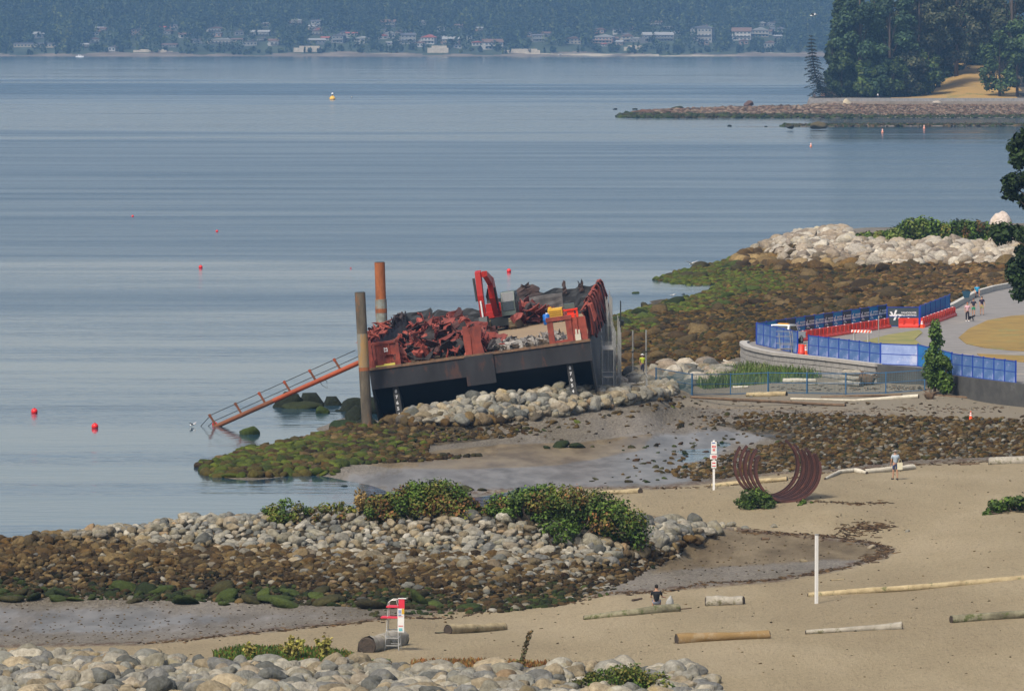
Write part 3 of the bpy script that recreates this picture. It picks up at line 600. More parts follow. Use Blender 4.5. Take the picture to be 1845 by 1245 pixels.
for l_, q_, s_, sd_ in [([(700, 1112), (900, 1092), (1100, 1069), (1250, 1055), (1400, 1044), (1500, 1027), (1590, 1003)], 420, .35, 1), ([(1330, 957), (1420, 962), (1500, 968), (1570, 978), (1602, 988)], 260, .35, 2), ([(1510, 958), (1560, 952), (1600, 948)], 260, .8, 3), ([(1560, 1010), (1600, 990)], 160, .5, 4),
                        ([(1180, 880), (1400, 866), (1640, 838), (1845, 828)], 260, .5, 5), ([(250, 1160), (480, 1137), (700, 1114)], 160, .35, 6), ([(1440, 905), (1530, 908), (1600, 905)], 120, .3, 7), ([(1250, 740), (1500, 744), (1800, 735)], 240, 1.0, 8), ([(1400, 700), (1600, 700), (1720, 705)], 160, .8, 9)]: pts.append(litter(l_, q_, s_, sd_))
cover("strewn_pebbles", "pebbles, twigs and dark weed litter strewn across sand and mud flats", pts)
# dark rocks standing in the water left of the barge, and other single rocks in the water
def lone(px, py, w, h, col, label, grp=None, seed=0, z=0.0):
    p = at(px, py, z); s = p[1]/F; g = np.random.default_rng(seed+int(px)); V = RV3[g.integers(0, 16)]*np.array([w*s/2, w*s*.45, h*s*.95])
    a = g.uniform(-.5, .5); M = np.array([[math.cos(a), -math.sin(a), 0], [math.sin(a), math.cos(a), 0], [0, 0, 1]])
    o = link("rock", np_mesh("rock", V @ M.T, ICO3[1], rock_m, col=np.tile(np.array(col), (len(V), 1)), smooth=True)); o.location = (p[0], p[1], p[2])
    tag(o, label, "rock", grp); return o
DK = (.016, .022, .012); G1 = (.04, .065, .012)
for i, (a, b, w_, h_, cc) in enumerate([(520, 733, 60, 26, DK), (562, 730, 56, 28, DK), (600, 730, 40, 20, DK), (545, 735, 70, 12, (.03, .04, .015)), (632, 728, 34, 12, G1), (580, 744, 30, 12, G1), (612, 741, 16, 4, DK), (640, 740, 60, 22, DK), (618, 776, 62, 22, (.022, .04, .014)), (640, 762, 44, 30, DK), (660, 772, 40, 20, DK), (668, 745, 40, 28, DK)]):
    lone(a, b, w_, h_, cc, ["leftmost black rock behind the gangway", "tallest black rock behind the gangway", "black rock right of the tallest behind the gangway", "long low olive slab under the black rocks behind the gangway", "small green rock between gangway rocks and the piling", "low green rock below the row behind the gangway", "flat dark speck of rock right of the low green rock", "wide dark rock left of the grey piling", "dark green rock at the shoreline left of the piling foot", "dark rock hugging the grey piling's left side", "dark rock at the foot of the grey piling", "dark rock behind the foot of the grey piling"][i], "dark rocks in the shallows left of the barge", i)
lone(447, 782, 38, 15, (.05, .075, .015), "round green boulder with a pale streak standing in water below the gangway foot")
lone(1146, 529, 15, 4, G1, "small green rock awash in the bay behind the barge's right corner")
lone(1165, 566, 5, 2, DK, "tiny dark rock awash nearest the scaffold in the bay"); lone(1231, 531, 7, 2, DK, "flat dark rock awash just left of the algae ridge")
lone(620, 876, 12, 3, DK, "small dark rock awash behind the dry yellow plant")
for i, (a, b, w_, h_) in enumerate([(1108, 198, 8, 3), (1144, 198, 10, 3), (1314, 228, 8, 3), (1380, 229, 8, 2)]):
    lone(a, b, w_, h_, DK, "small dark rock awash off the wooded headland", "rocks awash off the headland", i)
# ---------------------------------------------------------------- foliage
leaf_m = mat("foliage", (1, 1, 1), rough=.7, var=.35, scale=.6, attr=True, spec=.2)
bark_m = mat("bark", (.09, .065, .045), scale=4, bump=.6, stretch=(1, 1, .2))
def leaves(cen, rad, n, size, cols, g, squash=1.0, inner=.25, droop=0.0, stretch=1.0):
    """n leaf clumps through the volume of several blobs; returns quads"""
    cen = np.asarray(cen, float).reshape(-1, 3); rad = np.asarray(rad, float).reshape(-1, 3)
    vol = rad.prod(1)**.7; k = g.choice(len(cen), n, p=vol/vol.sum())
    d = g.normal(size=(n, 3)); d /= np.linalg.norm(d, axis=1)[:, None]
    rr = (inner+(1-inner)*g.random(n))**.5*g.uniform(.82, 1.12, n); P = cen[k]+d*rad[k]*rr[:, None]
    nrm = d+g.normal(0, .6, (n, 3)); nrm[:, 2] += .5; nrm /= np.linalg.norm(nrm, axis=1)[:, None]
    a = np.cross(nrm, g.normal(size=(n, 3))); a /= np.linalg.norm(a, axis=1)[:, None]; b = np.cross(nrm, a)
    s = size*g.uniform(.5, 1.3, (n, 1)); a = a*s*stretch; b = b*s*.62; b[:, 2] -= droop*s[:, 0]
    Q = np.stack([P-a-b*.6, P+a*.2-b, P+a+b*.5, P-a*.3+b], 1)
    blobt = g.uniform(.72, 1.25, len(cen))[k]
    c = np.asarray(cols)[g.integers(0, len(cols), n)]*(blobt*g.uniform(.75, 1.3, n))[:, None]
    return Q.reshape(-1, 3), np.repeat(c, 4, 0)
def quadmesh(name, Q, c): return np_mesh(name, Q, np.arange(len(Q)).reshape(-1, 4), leaf_m, col=c)
G_DK = [(.03, .055, .016), (.045, .075, .02), (.022, .04, .014), (.06, .09, .022)]
G_MD = [(.05, .085, .018), (.07, .11, .02), (.04, .07, .016), (.09, .12, .03)]
G_YL = [(.12, .13, .03), (.09, .11, .03), (.16, .14, .05)]
def tree(name, loc, h, rw, kind, label, cols, g, n=2200, size=.8, group=None, lean=(0, 0), low=.12, trunk_r=None):
    t = empty(name, loc, 0, label, "tree", group)
    tr = trunk_r or h*.016; L = Vector((lean[0], lean[1], 0))
    mb = MB(); P = [Vector((0, 0, -.5)), L*.3+Vector((0, 0, h*.3)), L*.65+Vector((0, 0, h*.65)), L+Vector((0, 0, h*.96))]
    mb.tube(P, [tr*1.3, tr, tr*.6, tr*.15], 7)
    def axis(z): f = z/h; return L*f
    cen = []; rad = []
    if kind == 'con':
        m = 26
        for i in range(m):
            f = low+(1-low)*i/m; R_ = rw*(1-f)**.75*g.uniform(.75, 1.15)+.25
            for q in range(3 if f < .8 else 1):
                a = g.uniform(0, 6.28); o = R_*.5 if f < .8 else 0; c0 = axis(h*f)+Vector((math.cos(a)*o, math.sin(a)*o, h*f)); cen.append(c0); rad.append((R_*.6+.2, R_*.6+.2, h*.022+.3))
                if q == 0: mb.tube([axis(h*f)+Vector((0, 0, h*f)), c0+Vector((math.cos(a)*o*.8, math.sin(a)*o*.8, -.3))], [tr*.22, tr*.06], 4)
    else:
        m = 22 if kind == 'dec' else 70 if kind == 'edge' else 30
        for i in range(m):
            u = g.uniform(-1, 1); a = g.uniform(0, 6.28); rr = math.sqrt(1-u*u)*g.uniform(.45, .85)
            zc = h*(low+1)/2+u*h*(1-low)*.40
            if kind == 'col': rr *= .62*(1.1-.72*zc/h)
            if kind == 'edge': f_ = g.random(); zc = h*(low+(1-low)*f_); rr = (1-abs(2*f_-1)**3*.55)*g.uniform(.7, 1.05)
            c0 = axis(zc)+Vector((math.cos(a)*rr*rw, math.sin(a)*rr*rw, zc)); cen.append(c0); s = g.uniform(.26, .46)
            s *= (1 if kind == 'dec' else .75 if kind == 'edge' else 1.1-.6*zc/h); rad.append((rw*s, rw*s, rw*s*.85 if kind != 'col' else h*.10))
            mb.tube([axis(zc*.6)+Vector((0, 0, zc*.6)), (axis(zc*.8)+Vector((0, 0, zc*.8))).lerp(c0, .5), c0], [tr*.35, tr*.2, tr*.05], 4)
    mb.build("trunk", bark_m, t, True)
    Q, c = leaves(cen, rad, n, size, cols, g, droop=.15 if kind == 'con' else 0)
    link("crown", quadmesh("crown", Q, c), t)
    return t
# ---------------------------------------------------------------- far shore hills
SH0 = 5370.0
def hill_z(X, Y):
    X = np.asarray(X, float); Y = np.asarray(Y, float); s = Y-SH0-30*np.sin(X*.004)-8*np.sin(X*.021)-(X*-.10)
    z = np.where(s < 0, s*.05, np.where(s < 14, s*.16, np.where(s < 40, 2.3+(s-14)*.14, 5.9+(s-40)*.14)))
    z = z+np.clip(s-20, 0, 60)/60*(3*np.sin(X*.017)+2*np.sin(X*.05+Y*.03))
    z = np.where(s > 450, z[...]*0+np.where(s>450, 5.9+410*.14+(s-450)*.012, z), z)
    return z
hx = np.concatenate([np.linspace(-3500, -700, 20), np.linspace(-690, 690, 200), np.linspace(700, 3500, 20)])
hy = np.concatenate([np.linspace(5250, 5900, 150), np.linspace(5920, 8600, 30)])
HX, HY = np.meshgrid(hx, hy); HZv = hill_z(HX, HY)+np.where(HY > 6000, 12*np.sin(HX*.0018+1)+6*np.sin(HX*.006), 0)
hm = mat("hillside", (.045, .06, .03), rough=.9, col2=(.02, .032, .016), scale=.03)
sm_ = mat("far_bank", (.20, .16, .12), rough=.9, col2=(.07, .06, .045), scale=.08, col3=(.34, .30, .22), t3=.6, s3=.02, stretch=(.4, 1, 1))
idx = np.arange(HX.size).reshape(HX.shape); Fh = np.stack([idx[:-1, :-1], idx[:-1, 1:], idx[1:, 1:], idx[1:, :-1]], -1).reshape(-1, 4)
mid_ = (HZv[:-1, :-1] > 2.4+1.3*np.sin(HX[:-1, :-1]*.03)+.9*np.sin(HX[:-1, :-1]*.11+1)).astype(int) ^ 1
tag(link("hills", np_mesh("hills", np.stack([HX, HY, HZv], -1).reshape(-1, 3), Fh, [hm, sm_], smooth=True, midx=mid_.ravel())), kind="structure")
def hill_on(px, py):
    Ys = np.arange(5300, 6000, 2.0); X0, _, _ = atY(px, py, 1.0); Xs = X0*Ys
    zs = hill_z(Xs, Ys); zr = CAMZ+(atY(px, py, 1.0)[2]-CAMZ)*Ys; k = np.argmax(zs > zr)
    return float(Xs[k]), float(Ys[k]), float(zs[k])
# houses on the far shore
HS = [(25, 107, 78, 86, 0, 1), (162, 178, 68, 78, 1, 2), (171, 186, 49, 56, 2, 1), (197, 210, 84, 93, 3, 1), (292, 319, 79, 86, 2, 1), (373, 418, 69, 80, 0, 2), (346, 366, 71, 79, 2, 1), (376, 400, 49, 58, 1, 2),
      (450, 486, 55, 66, 2, 2), (437, 462, 74, 84, 1, 1), (484, 500, 71, 84, 3, 2), (519, 546, 35, 45, 4, 2), (561, 578, 37, 50, 1, 2), (560, 580, 54, 65, 0, 2), (551, 585, 70, 80, 2, 1), (600, 621, 62, 79, 2, 3),
      (687, 713, 36, 50, 2, 2), (692, 711, 57, 70, 3, 1), (720, 748, 60, 80, 1, 3), (760, 785, 63, 80, 5, 2), (798, 829, 67, 82, 4, 2), (841, 849, 64, 73, 3, 1), (871, 905, 71, 90, 3, 3),
      (1068, 1106, 63, 79, 6, 2), (1105, 1121, 53, 63, 3, 1), (1119, 1141, 62, 77, 0, 3), (1158, 1212, 59, 76, 2, 3), (1246, 1285, 46, 76, 1, 4), (1320, 1354, 51, 74, 3, 3), (1353, 1384, 50, 68, 0, 2), (1388, 1412, 50, 64, 1, 2), (1378, 1397, 74, 87, 1, 1),
      (60, 84, 58, 70, 2, 1), (236, 258, 52, 64, 4, 1), (322, 342, 60, 70, 3, 1), (640, 664, 66, 80, 1, 1), (960, 984, 62, 76, 2, 2), (1020, 1046, 66, 80, 0, 1)]
_h = np.random.default_rng(8)
for c0_, n_ in ((170, 3), (300, 4), (400, 4), (470, 3), (560, 5), (610, 3), (700, 4), (745, 4), (790, 4), (860, 3), (960, 2), (1090, 5), (1130, 4), (1185, 4), (1265, 4), (1340, 4), (1395, 4)):
    for _ in range(n_):
        x_ = c0_+_h.normal(0, 14); y_ = _h.uniform(46, 88); w__ = _h.uniform(9, 20); h__ = _h.uniform(6, 10); HS.append((x_, x_+w__, y_-h__, y_, int(_h.choice([0, 1, 2, 2, 3, 4, 5, 6])), int(_h.choice([1, 1, 2]))))
HC = [(.62, .54, .40), (.52, .50, .44), (.28, .28, .27), (.78, .76, .70), (.38, .25, .16), (.74, .70, .64), (.60, .36, .26)]
HC = [tuple(.5*x for x in c) for c in HC]
HN = ["cream", "beige", "grey", "white", "brown", "white and red roofed", "pink walled"]
glass_m = mat("window_glass", (.03, .045, .06), rough=.12, var=.1, spec=.6)
roof_ms = [paint("roof_slate", (.10, .10, .11), .8), paint("roof_brown", (.14, .085, .06), .8), paint("roof_pale", (.26, .26, .25), .8), paint("roof_red", (.33, .09, .06), .8)]
trim_m = paint("white_trim", (.45, .44, .41), .6)
hboxes = []
for i, (x0, x1, y0, y1, c, st) in enumerate(HS):
    X, Y, z = hill_on((x0+x1)/2, y1); s = Y/F; Wd = (x1-x0)*s; Hh = (y1-y0)*s; hboxes.append((x0, x1, y0, y1, Y))
    rh = Hh*(.3 if i % 3 else .18); bh = Hh-rh; dp = 10
    r0 = empty("far_house", (X, Y+dp/2, z), R([-8, 6, 12, -14][i % 4]), None, None)
    near = " standing at the waterline bank" if y1 > 88 else " half hidden among hillside trees"
    tag(r0, f"{HN[c]} {['low', 'one storey', 'two storey', 'three storey', 'tall stepped'][st]} {'long ' if Wd > 18 else ''}house {'by the water' if y1 > 84 else 'high among trees' if y1 < 68 else 'among trees'}, {'far left' if x0 < 200 else 'left' if x0 < 450 else 'centre left' if x0 < 700 else 'centre' if x0 < 1060 else 'right' if x0 < 1240 else 'beside the headland'}", "house", "houses on the far shore")
    pm = paint("house_wall_%s" % HN[c].replace(" ", "_"), HC[c], .8)
    mb = MB(); mb.b2((-Wd/2, -dp/2, -3), (Wd/2, dp/2, bh))
    if st >= 2: mb.b2((-Wd*.62, -dp*.4-.4, -3), (-Wd/2+.2, dp*.3, bh*.55))
    mb.build("wall", pm, r0)
    ov = .7; rm = roof_ms[3] if c == 5 else roof_ms[i % 3]; mb = MB()
    if i % 2: mb.prism([(-Wd/2-ov, bh-.1), (Wd/2+ov, bh-.1), (Wd*.1, bh+rh)], -dp/2-ov, dp/2+ov)
    else: mb.prism([(-dp/2-ov, bh-.1), (dp/2+ov, bh-.1), (0, bh+rh)], -Wd/2-ov, Wd/2+ov, 'x')
    rf = mb.build("roof", rm, r0)
    if i % 3 == 0: MB().b2((Wd*.2, -1, bh+rh*.3), (Wd*.2+1.1, .1, bh+rh+.8)).build("chimney", roof_ms[1], rf)
    nf = max(1, min(3, int(bh/2.6))); nw = max(2, int(Wd/3.2))
    for f in range(nf):
        for q in range(nw):
            wx = -Wd/2+Wd*(q+.5)/nw; fz = bh*(f+.5)/nf; fw = MB().box((wx, -dp/2-.05, fz), (Wd/nw*.66, .22, bh/nf*.55)).build("window", trim_m, r0)
            MB().box((wx, -dp/2-.13, fz), (Wd/nw*.54, .16, bh/nf*.43)).build("pane", glass_m, fw)
    if st >= 2: MB().b2((-Wd*.45, -dp/2-1.6, bh*.48), (Wd*.45, -dp/2, bh*.48+.25)).build("balcony", trim_m, r0)
# retaining walls by the water
for i, (x0, x1, y0, y1) in enumerate([(529, 580, 84, 95), (770, 808, 83, 96), (909, 973, 89, 97), (1124, 1160, 83, 92), (240, 300, 90, 95)]):
    X, Y, z = hill_on((x0+x1)/2, y1); s = Y/F; Wd = (x1-x0)*s; Hh = (y1-y0)*s
    o = MB().b2((-Wd/2, 0, -1), (Wd/2, 4, Hh*.7)).b2((-Wd*.3, .4, Hh*.7), (Wd*.42, 4, Hh)).build("retaining_wall", mat("cream_wall", (.50, .44, .34), scale=.5, rough=.9, col2=(.3, .26, .2)), None)
    o.location = (X, Y, z); tag(o, ["cream terraced retaining wall at the waterline below stacked pale houses", "tall pale retaining wall under the red roofed white house", "long low grey white retaining wall right of the gabled white house", "short retaining wall at waterline below a cream house", "long thin pale wall at the left waterline"][i], "wall", "retaining walls on the far shore")
# forest of the far hillside: a mass nobody could count
g = np.random.default_rng(41); N = 9000
X = g.uniform(-640, 640, N); Y = SH0+g.uniform(12, 430, N)**1.0; z = hill_z(X, Y); k = z > 2.3+1.0*np.sin(X*.03); X, Y, z = X[k], Y[k], z[k]; n = len(X)
con = g.random(n) < .55; H = np.where(con, g.uniform(12, 27, n), g.uniform(7, 15, n)); H = H*np.clip((z-2)/9+.25, .25, 1); Rr = np.where(con, H*.17, H*.42)
px, py = proj(X, Y, z); pt = proj(X, Y, z+H)[1]; ok = np.ones(n, bool)
for (x0, x1, y0, y1, HY_) in hboxes:
    ok &= ~((Y < HY_+9) & (px > x0-3) & (px < x1+3) & (pt < y1-2) & (py > y0)) | (g.random(n) < .15)
X, Y, z, H, Rr, con = X[ok], Y[ok], z[ok], H[ok], Rr[ok], con[ok]; n = len(X)
K = 46; f = g.random((n, K)); ang = g.uniform(0, 6.28, (n, K))
rad_ = np.where(con[:, None], Rr[:, None]*(1-f)**.8*g.uniform(.5, 1.1, (n, K)), Rr[:, None]*np.sqrt(np.clip(1-(2*f-1)**2, 0, 1))*g.uniform(.7, 1.1, (n, K)))
Pz = z[:, None]+H[:, None]*np.where(con[:, None], .08+.94*f, .15+.85*f)
P = np.stack([X[:, None]+np.cos(ang)*rad_, Y[:, None]+np.sin(ang)*rad_, Pz], -1).reshape(-1, 3); m_ = len(P)
nr_ = g.normal(size=(m_, 3)); nr_[:, 2] += .6; nr_ /= np.linalg.norm(nr_, axis=1)[:, None]; a = np.cross(nr_, g.normal(size=(m_, 3))); a /= np.linalg.norm(a, axis=1)[:, None]; b = np.cross(nr_, a)
s = g.uniform(.7, 1.5, (m_, 1))*np.repeat(np.where(con, 1.0, 1.25), K)[:, None]; Q = np.stack([P-a*s, P-b*s*.7, P+a*s, P+b*s*.7], 1).reshape(-1, 3)
pal = np.array([(.03, .05, .02), (.045, .065, .022), (.06, .085, .025), (.10, .12, .035), (.025, .04, .018)]); tc_ = pal[g.choice(5, n, p=[.34, .28, .18, .07, .13])]*g.uniform(.7, 1.3, (n, 1))
cc = np.repeat(tc_, K, 0)*g.uniform(.75, 1.25, (m_, 1)); o = link("far_forest", quadmesh("far_forest", Q, np.repeat(cc, 4, 0)))
tag(o, "hazy blue green forest covering the far hillside", "forest", kind="stuff")
# ---------------------------------------------------------------- wooded headland
def head_z(X, Y):
    X = np.asarray(X, float); Y = np.asarray(Y, float); px = W0/2+F*X/Y
    front = np.interp(px, [1100, 1114, 1150, 1250, 1440, 1600, 1850, 2400], [1900, 1768, 1758, 1757, 1756, 1758, 1764, 1764])
    back = np.interp(px, [1100, 1114, 1150, 1300, 1440, 1485, 1540, 2400], [1780, 1785, 1835, 1860, 1868, 1880, 2600, 2600])
    s = np.minimum(Y-front, back-Y); z = np.clip(s, -30, 0)*.1+np.clip(s, 0, 60)/60*np.interp(px, [1100, 1200, 1450, 1500], [1.0, 2.2, 2.9, 2.9])
    pl = (px > 1455) & (Y > 1843); z = np.where(pl & (s > 4), 5.0+np.clip(Y-1848, 0, 400)*np.interp(px, [1480, 1640, 1740, 1800, 1900], [.02, .035, .085, .08, .04]), z)
    reef = .42-np.abs(Y-1618-.02*(px-1400))/16+np.clip((px-1400)/500, -1, .25)*.2-np.clip(1412-px, 0, 200)*.06
    return np.maximum(z, np.where(Y < 1700, reef, -3))
hX, hY = np.meshgrid(np.linspace(25, 420, 180), np.concatenate([np.linspace(1590, 1900, 170), np.linspace(1905, 2700, 50)]))
hz = head_z(hX, hY); hz = hz+np.where(hz < 3.5, .12*np.sin(hX*.9)*np.sin(hY*.5), 0)
head_m = mat("headland_ground", (.10, .085, .05), rough=.9, col2=(.055, .045, .03), scale=.12)
dry_m = mat("dry_grass", (.40, .24, .07), rough=.9, col2=(.28, .19, .06), scale=.25, col3=(.16, .16, .05), t3=.62, s3=.06)
fl_m = mat("foreshore", (.20, .16, .13), rough=.85, col2=(.09, .08, .06), scale=.3)
idx = np.arange(hX.size).reshape(hX.shape); Fh = np.stack([idx[:-1, :-1], idx[:-1, 1:], idx[1:, 1:], idx[1:, :-1]], -1).reshape(-1, 4)
fx = (W0/2+F*hX/hY)[:-1, :-1]; mi = np.where(hz[:-1, :-1] < 4, 2, np.where((fx > 1600) & (fx < 1830), 1, 0))
tag(link("headland", np_mesh("headland", np.stack([hX, hY, hz], -1).reshape(-1, 3), Fh, [head_m, dry_m, fl_m], smooth=True, midx=mi.ravel())), kind="structure")
g = np.random.default_rng(50); N = 16000; X = g.uniform(28, 215, N); Y = g.uniform(1752, 1843, N); Z = head_z(X, Y); px, py = proj(X, Y, Z); k = (Z > .0) & (px < 1990); X, Y, Z, px = X[k], Y[k], Z[k], px[k]; n = len(X)
r = g.uniform(.35, 1.1, n)*np.interp(px, [1100, 1450, 1600], [1.25, 1.1, .6]); gp = np.clip((.9-Z)/.5+g.normal(0, .2, n), 0, 1) > .5
HB = np.array([(.16, .10, .075), (.11, .08, .06), (.22, .16, .12), (.09, .06, .04), (.28, .22, .17)])
c = np.where(gp[:, None], pick(GRN, n, g)*.9, pick(HB, n, g)); pts = [rocks(X, Y, Z, r, c, g, flat=(.4, .7))]
X = g.uniform(72, 185, 2600); Y = 1618+g.normal(0, 9, 2600)+.02*(W0/2+F*X/1618-1400); Z = head_z(X, Y); k = Z > -.02; n = k.sum()
pts.append(rocks(X[k], Y[k], Z[k], g.uniform(.3, .8, n), np.where(g.random((n, 1)) < .7, pick(GRN, n, g), pick(BRN, n, g)), g, flat=(.3, .5)))
cover("headland_rocks", "reddish brown and green rocks of the spit below the wooded headland", pts)
for a, b, w_, h_, cc, lb in [(1526, 192, 20, 13, (.62, .55, .42), "big round pale boulder against the headland seawall"), (1220, 196, 22, 5, (.05, .06, .02), "flat greenish rock on top of the spit"), (1165, 205, 30, 10, (.16, .09, .07), "reddish rock hump near the tip of the spit"), (1688, 187, 16, 5, (.5, .45, .4), "pale flat boulder below the headland seawall under dry grass"), (1742, 198, 20, 6, (.05, .035, .04), "dark purple flat rock below the right headland seawall"), (1350, 188, 20, 6, (.14, .09, .08), "reddish boulder on the spit crest"), (1475, 228, 28, 8, (.12, .10, .05), "brown rock at the left end of the green reef"), (1424, 229, 16, 4, (.05, .05, .03), "dark low rock just left of the green reef")]:
    Yv = at(a, b, 1.0)[1]; p = atY(a, b, min(Yv, 1838) if b < 210 else Yv); lone(a, b, w_, h_, cc, lb, z=p[2])
wall_m = mat("granite_wall", (.30, .29, .28), scale=1.2, col2=(.19, .185, .18), bump=.5, rough=.9)
mb = MB(); xs = np.linspace(1458, 2000, 14); pp = [((x-W0/2)/F*1843, 1843-(.0)*i) for i, x in enumerate(xs)]
for (x0, y0), (x1, y1) in zip(pp, pp[1:]): mb.b2((x0, y0-.6, 1.5), (x1, y0+.6, 5.25))
tag(mb.build("seawall", wall_m), "long grey stone seawall around the wooded headland", "wall")
mb = MB()
for (x0, y0), (x1, y1) in zip(pp, pp[1:]): mb.b2((x0, y0+.6, 5.0), (x1, y0+5, 5.12))
tag(mb.build("headland_path", mat("pale_path", (.42, .40, .37), scale=1)), kind="structure")
g = np.random.default_rng(60)
TL = [  # px, Y, height, radius, kind, palette, words
 (1509, 1872, 40, 5.0, 'con', 0, "dark dense conifer at the left edge of the headland wood"), (1532, 1866, 42, 6.5, 'con', 0, "tall dark conifer second from the left of the wood"),
 (1520, 1892, 46, 6, 'con', 2, "yellowish topped conifer rising behind the left wood edge"), (1548, 1862, 39, 8, 'dec', 3, "blue green leafy tree beside the seawall boulder"),
 (1575, 1878, 44, 7, 'con', 0, "dark conifer behind the round pale boulder"), (1602, 1862, 36, 8, 'dec', 3, "dark leafy tree in the middle of the wood front"),
 (1562, 1858, 13, 5, 'dec', 1, "small lighter green tree at the seawall"), (1630, 1872, 42, 7, 'con', 3, "broad dark conifer left of the dry grass slope"),
 (1590, 1900, 46, 8, 'con', 2, "tall olive tinted conifer behind the wood front"), (1655, 1885, 40, 8.5, 'dec', 4, "olive grey maple above the dry grass slope"),
 (1690, 1900, 40, 9, 'dec', 4, "large olive grey maple with paler clumps over the slope"), (1640, 1862, 16, 6, 'dec', 4, "low brownish tree at the foot of the wood left of the grass"),
 (1672, 1868, 15, 6, 'dec', 1, "low green tree spilling onto the left side of the grass slope"), (1722, 1935, 40, 9, 'dec', 4, "olive maple behind the top of the grass slope"), (1700, 1960, 36, 9, 'con', 0, "dark conifer above the grass slope"),
 (1745, 1975, 36, 9, 'con', 0, "dark conifer deep behind the grass slope"), (1775, 1950, 38, 8, 'dec', 4, "tall olive tree right of the slope top"), (1760, 2000, 42, 10, 'con', 0, "darkest conifer at the head of the slope"),
 (1800, 1858, 22, 7.5, 'dec', 5, "rounded bright green tree right of the dry grass slope"), (1832, 1856, 26, 7, 'dec', 5, "bushy green tree at the right end of the headland"), (1822, 1900, 42, 9, 'dec', 4, "tall olive tree behind the right end green trees"),
 (1866, 1860, 30, 9, 'dec', 5, "green tree just past the right frame edge"), (1880, 1900, 44, 10, 'con', 0, "conifer past the right frame edge"), (1540, 1910, 50, 8, 'con', 0, "very tall conifer behind the left part of the wood"), (1625, 1925, 50, 9, 'con', 2, "very tall olive conifer behind the middle of the wood"), (1670, 1940, 50, 10, 'con', 0, "very tall dark conifer behind the maples"), (1800, 1990, 50, 10, 'con', 0, "very tall dark conifer behind the right trees"),
 (1499, 1868, 20, 3.4, 'dec', 0, "small dark tree filling the left corner of the wood"), (1516, 1860, 16, 5, 'dec', 0, "low dark understorey tree behind the boulder"), (1610, 1858, 14, 6, 'dec', 0, "low dark understorey tree by the path"), (1585, 1858, 15, 5.5, 'dec', 3, "low blue green understorey tree by the path")]
PALS = [G_DK, G_MD, [(.07, .075, .026), (.055, .07, .024), (.09, .085, .03)], [(.03, .06, .03), (.04, .075, .035), (.05, .09, .035)], [(.06, .068, .032), (.045, .06, .026), (.085, .09, .045), (.035, .05, .022), (.10, .10, .055)], [(.055, .09, .028), (.07, .11, .03), (.04, .075, .025)]]
for (a, Yt, h, rw, kd, pl, lb) in TL:
    X = (a-W0/2)/F*Yt; z = float(head_z(X, Yt))
    tree("conifer_tree" if kd == 'con' else "leafy_tree", (X, Yt, z), h, rw, kd, lb, PALS[pl], g, n=8000 if h > 25 else 3500, size=.6, group=None, low=.02 if kd == 'con' else .04)
def leaning():
    Yt = 1852; X = (1491-W0/2)/F*Yt; s = Yt/F
    t = empty("leaning_conifer", (X, Yt, 4.9), 0, "lone thin spruce leaning left over the water at the headland tip", "tree")
    P = [Vector((0, 0, -.5)), Vector((-2.2, 0, 3.2)), Vector((-4.2, 0, 8)), Vector((-5.2, 0, 14)), Vector((-5.7, 0, 21.2))]
    mb = MB().tube(P, [.42, .34, .27, .18, .03], 7)
    Qs = []; Cs = []
    for f in np.linspace(.12, .99, 24):
        u = f*4; i = min(int(u), 3); c = P[i].lerp(P[i+1], u-i); L = (1-f)**.6*5.2+.4
        if .12 < f < .42: L *= .6+g.random()*.6
        for q in range(5):
            an = q*1.256+g.uniform(0, 1.2); L2 = L*g.uniform(.6, 1.1); e = c+Vector((math.cos(an)*L2, math.sin(an)*L2, -.28*L2+.1)); mb.tube([c, c.lerp(e, .5)+Vector((0, 0, .12*L2)), e], [.07, .05, .02], 4)
            m = int(11*L2)+4; tt = g.random(m); Pn = np.array([c.lerp(e, x) for x in tt])+g.normal(0, .16, (m, 3))*[1.2, 1.2, .5]
            a_ = g.normal(size=(m, 3)); a_[:, 2] *= .3; a_ /= np.linalg.norm(a_, axis=1)[:, None]; b_ = np.cross(a_, [0, 0, 1.]); s_ = g.uniform(.2, .42, (m, 1))
            Qs.append(np.stack([Pn-a_*s_, Pn-b_*s_*.5, Pn+a_*s_, Pn+b_*s_*.5-[0, 0, .2]], 1).reshape(-1, 3)); Cs.append(np.repeat(pick(np.array([(.03, .04, .025), (.02, .03, .02)]), m, g), 4, 0))
    mb.build("trunk", bark_m, t, True); link("crown", quadmesh("crown", np.concatenate(Qs), np.concatenate(Cs)), t)
leaning()
# haze
def haze():
    o = MB().b2((-4300, -60, -12), (4300, 9200, 150)).build("haze", [])
    m = bpy.data.materials.new("haze"); m.use_nodes = True; n = m.node_tree.nodes; n.remove(n["Principled BSDF"])
    v = n.new("ShaderNodeVolumePrincipled"); v.inputs["Color"].default_value = (.30, .58, 1, 1); v.inputs["Density"].default_value = HAZE; v.inputs["Anisotropy"].default_value = 0
    m.node_tree.links.new(v.outputs[0], n["Material Output"].inputs["Volume"]); o.data.materials.append(m); tag(o, "thin blue sea haze over the bay", "haze", kind="stuff")
HAZE = 7.5e-5
haze()
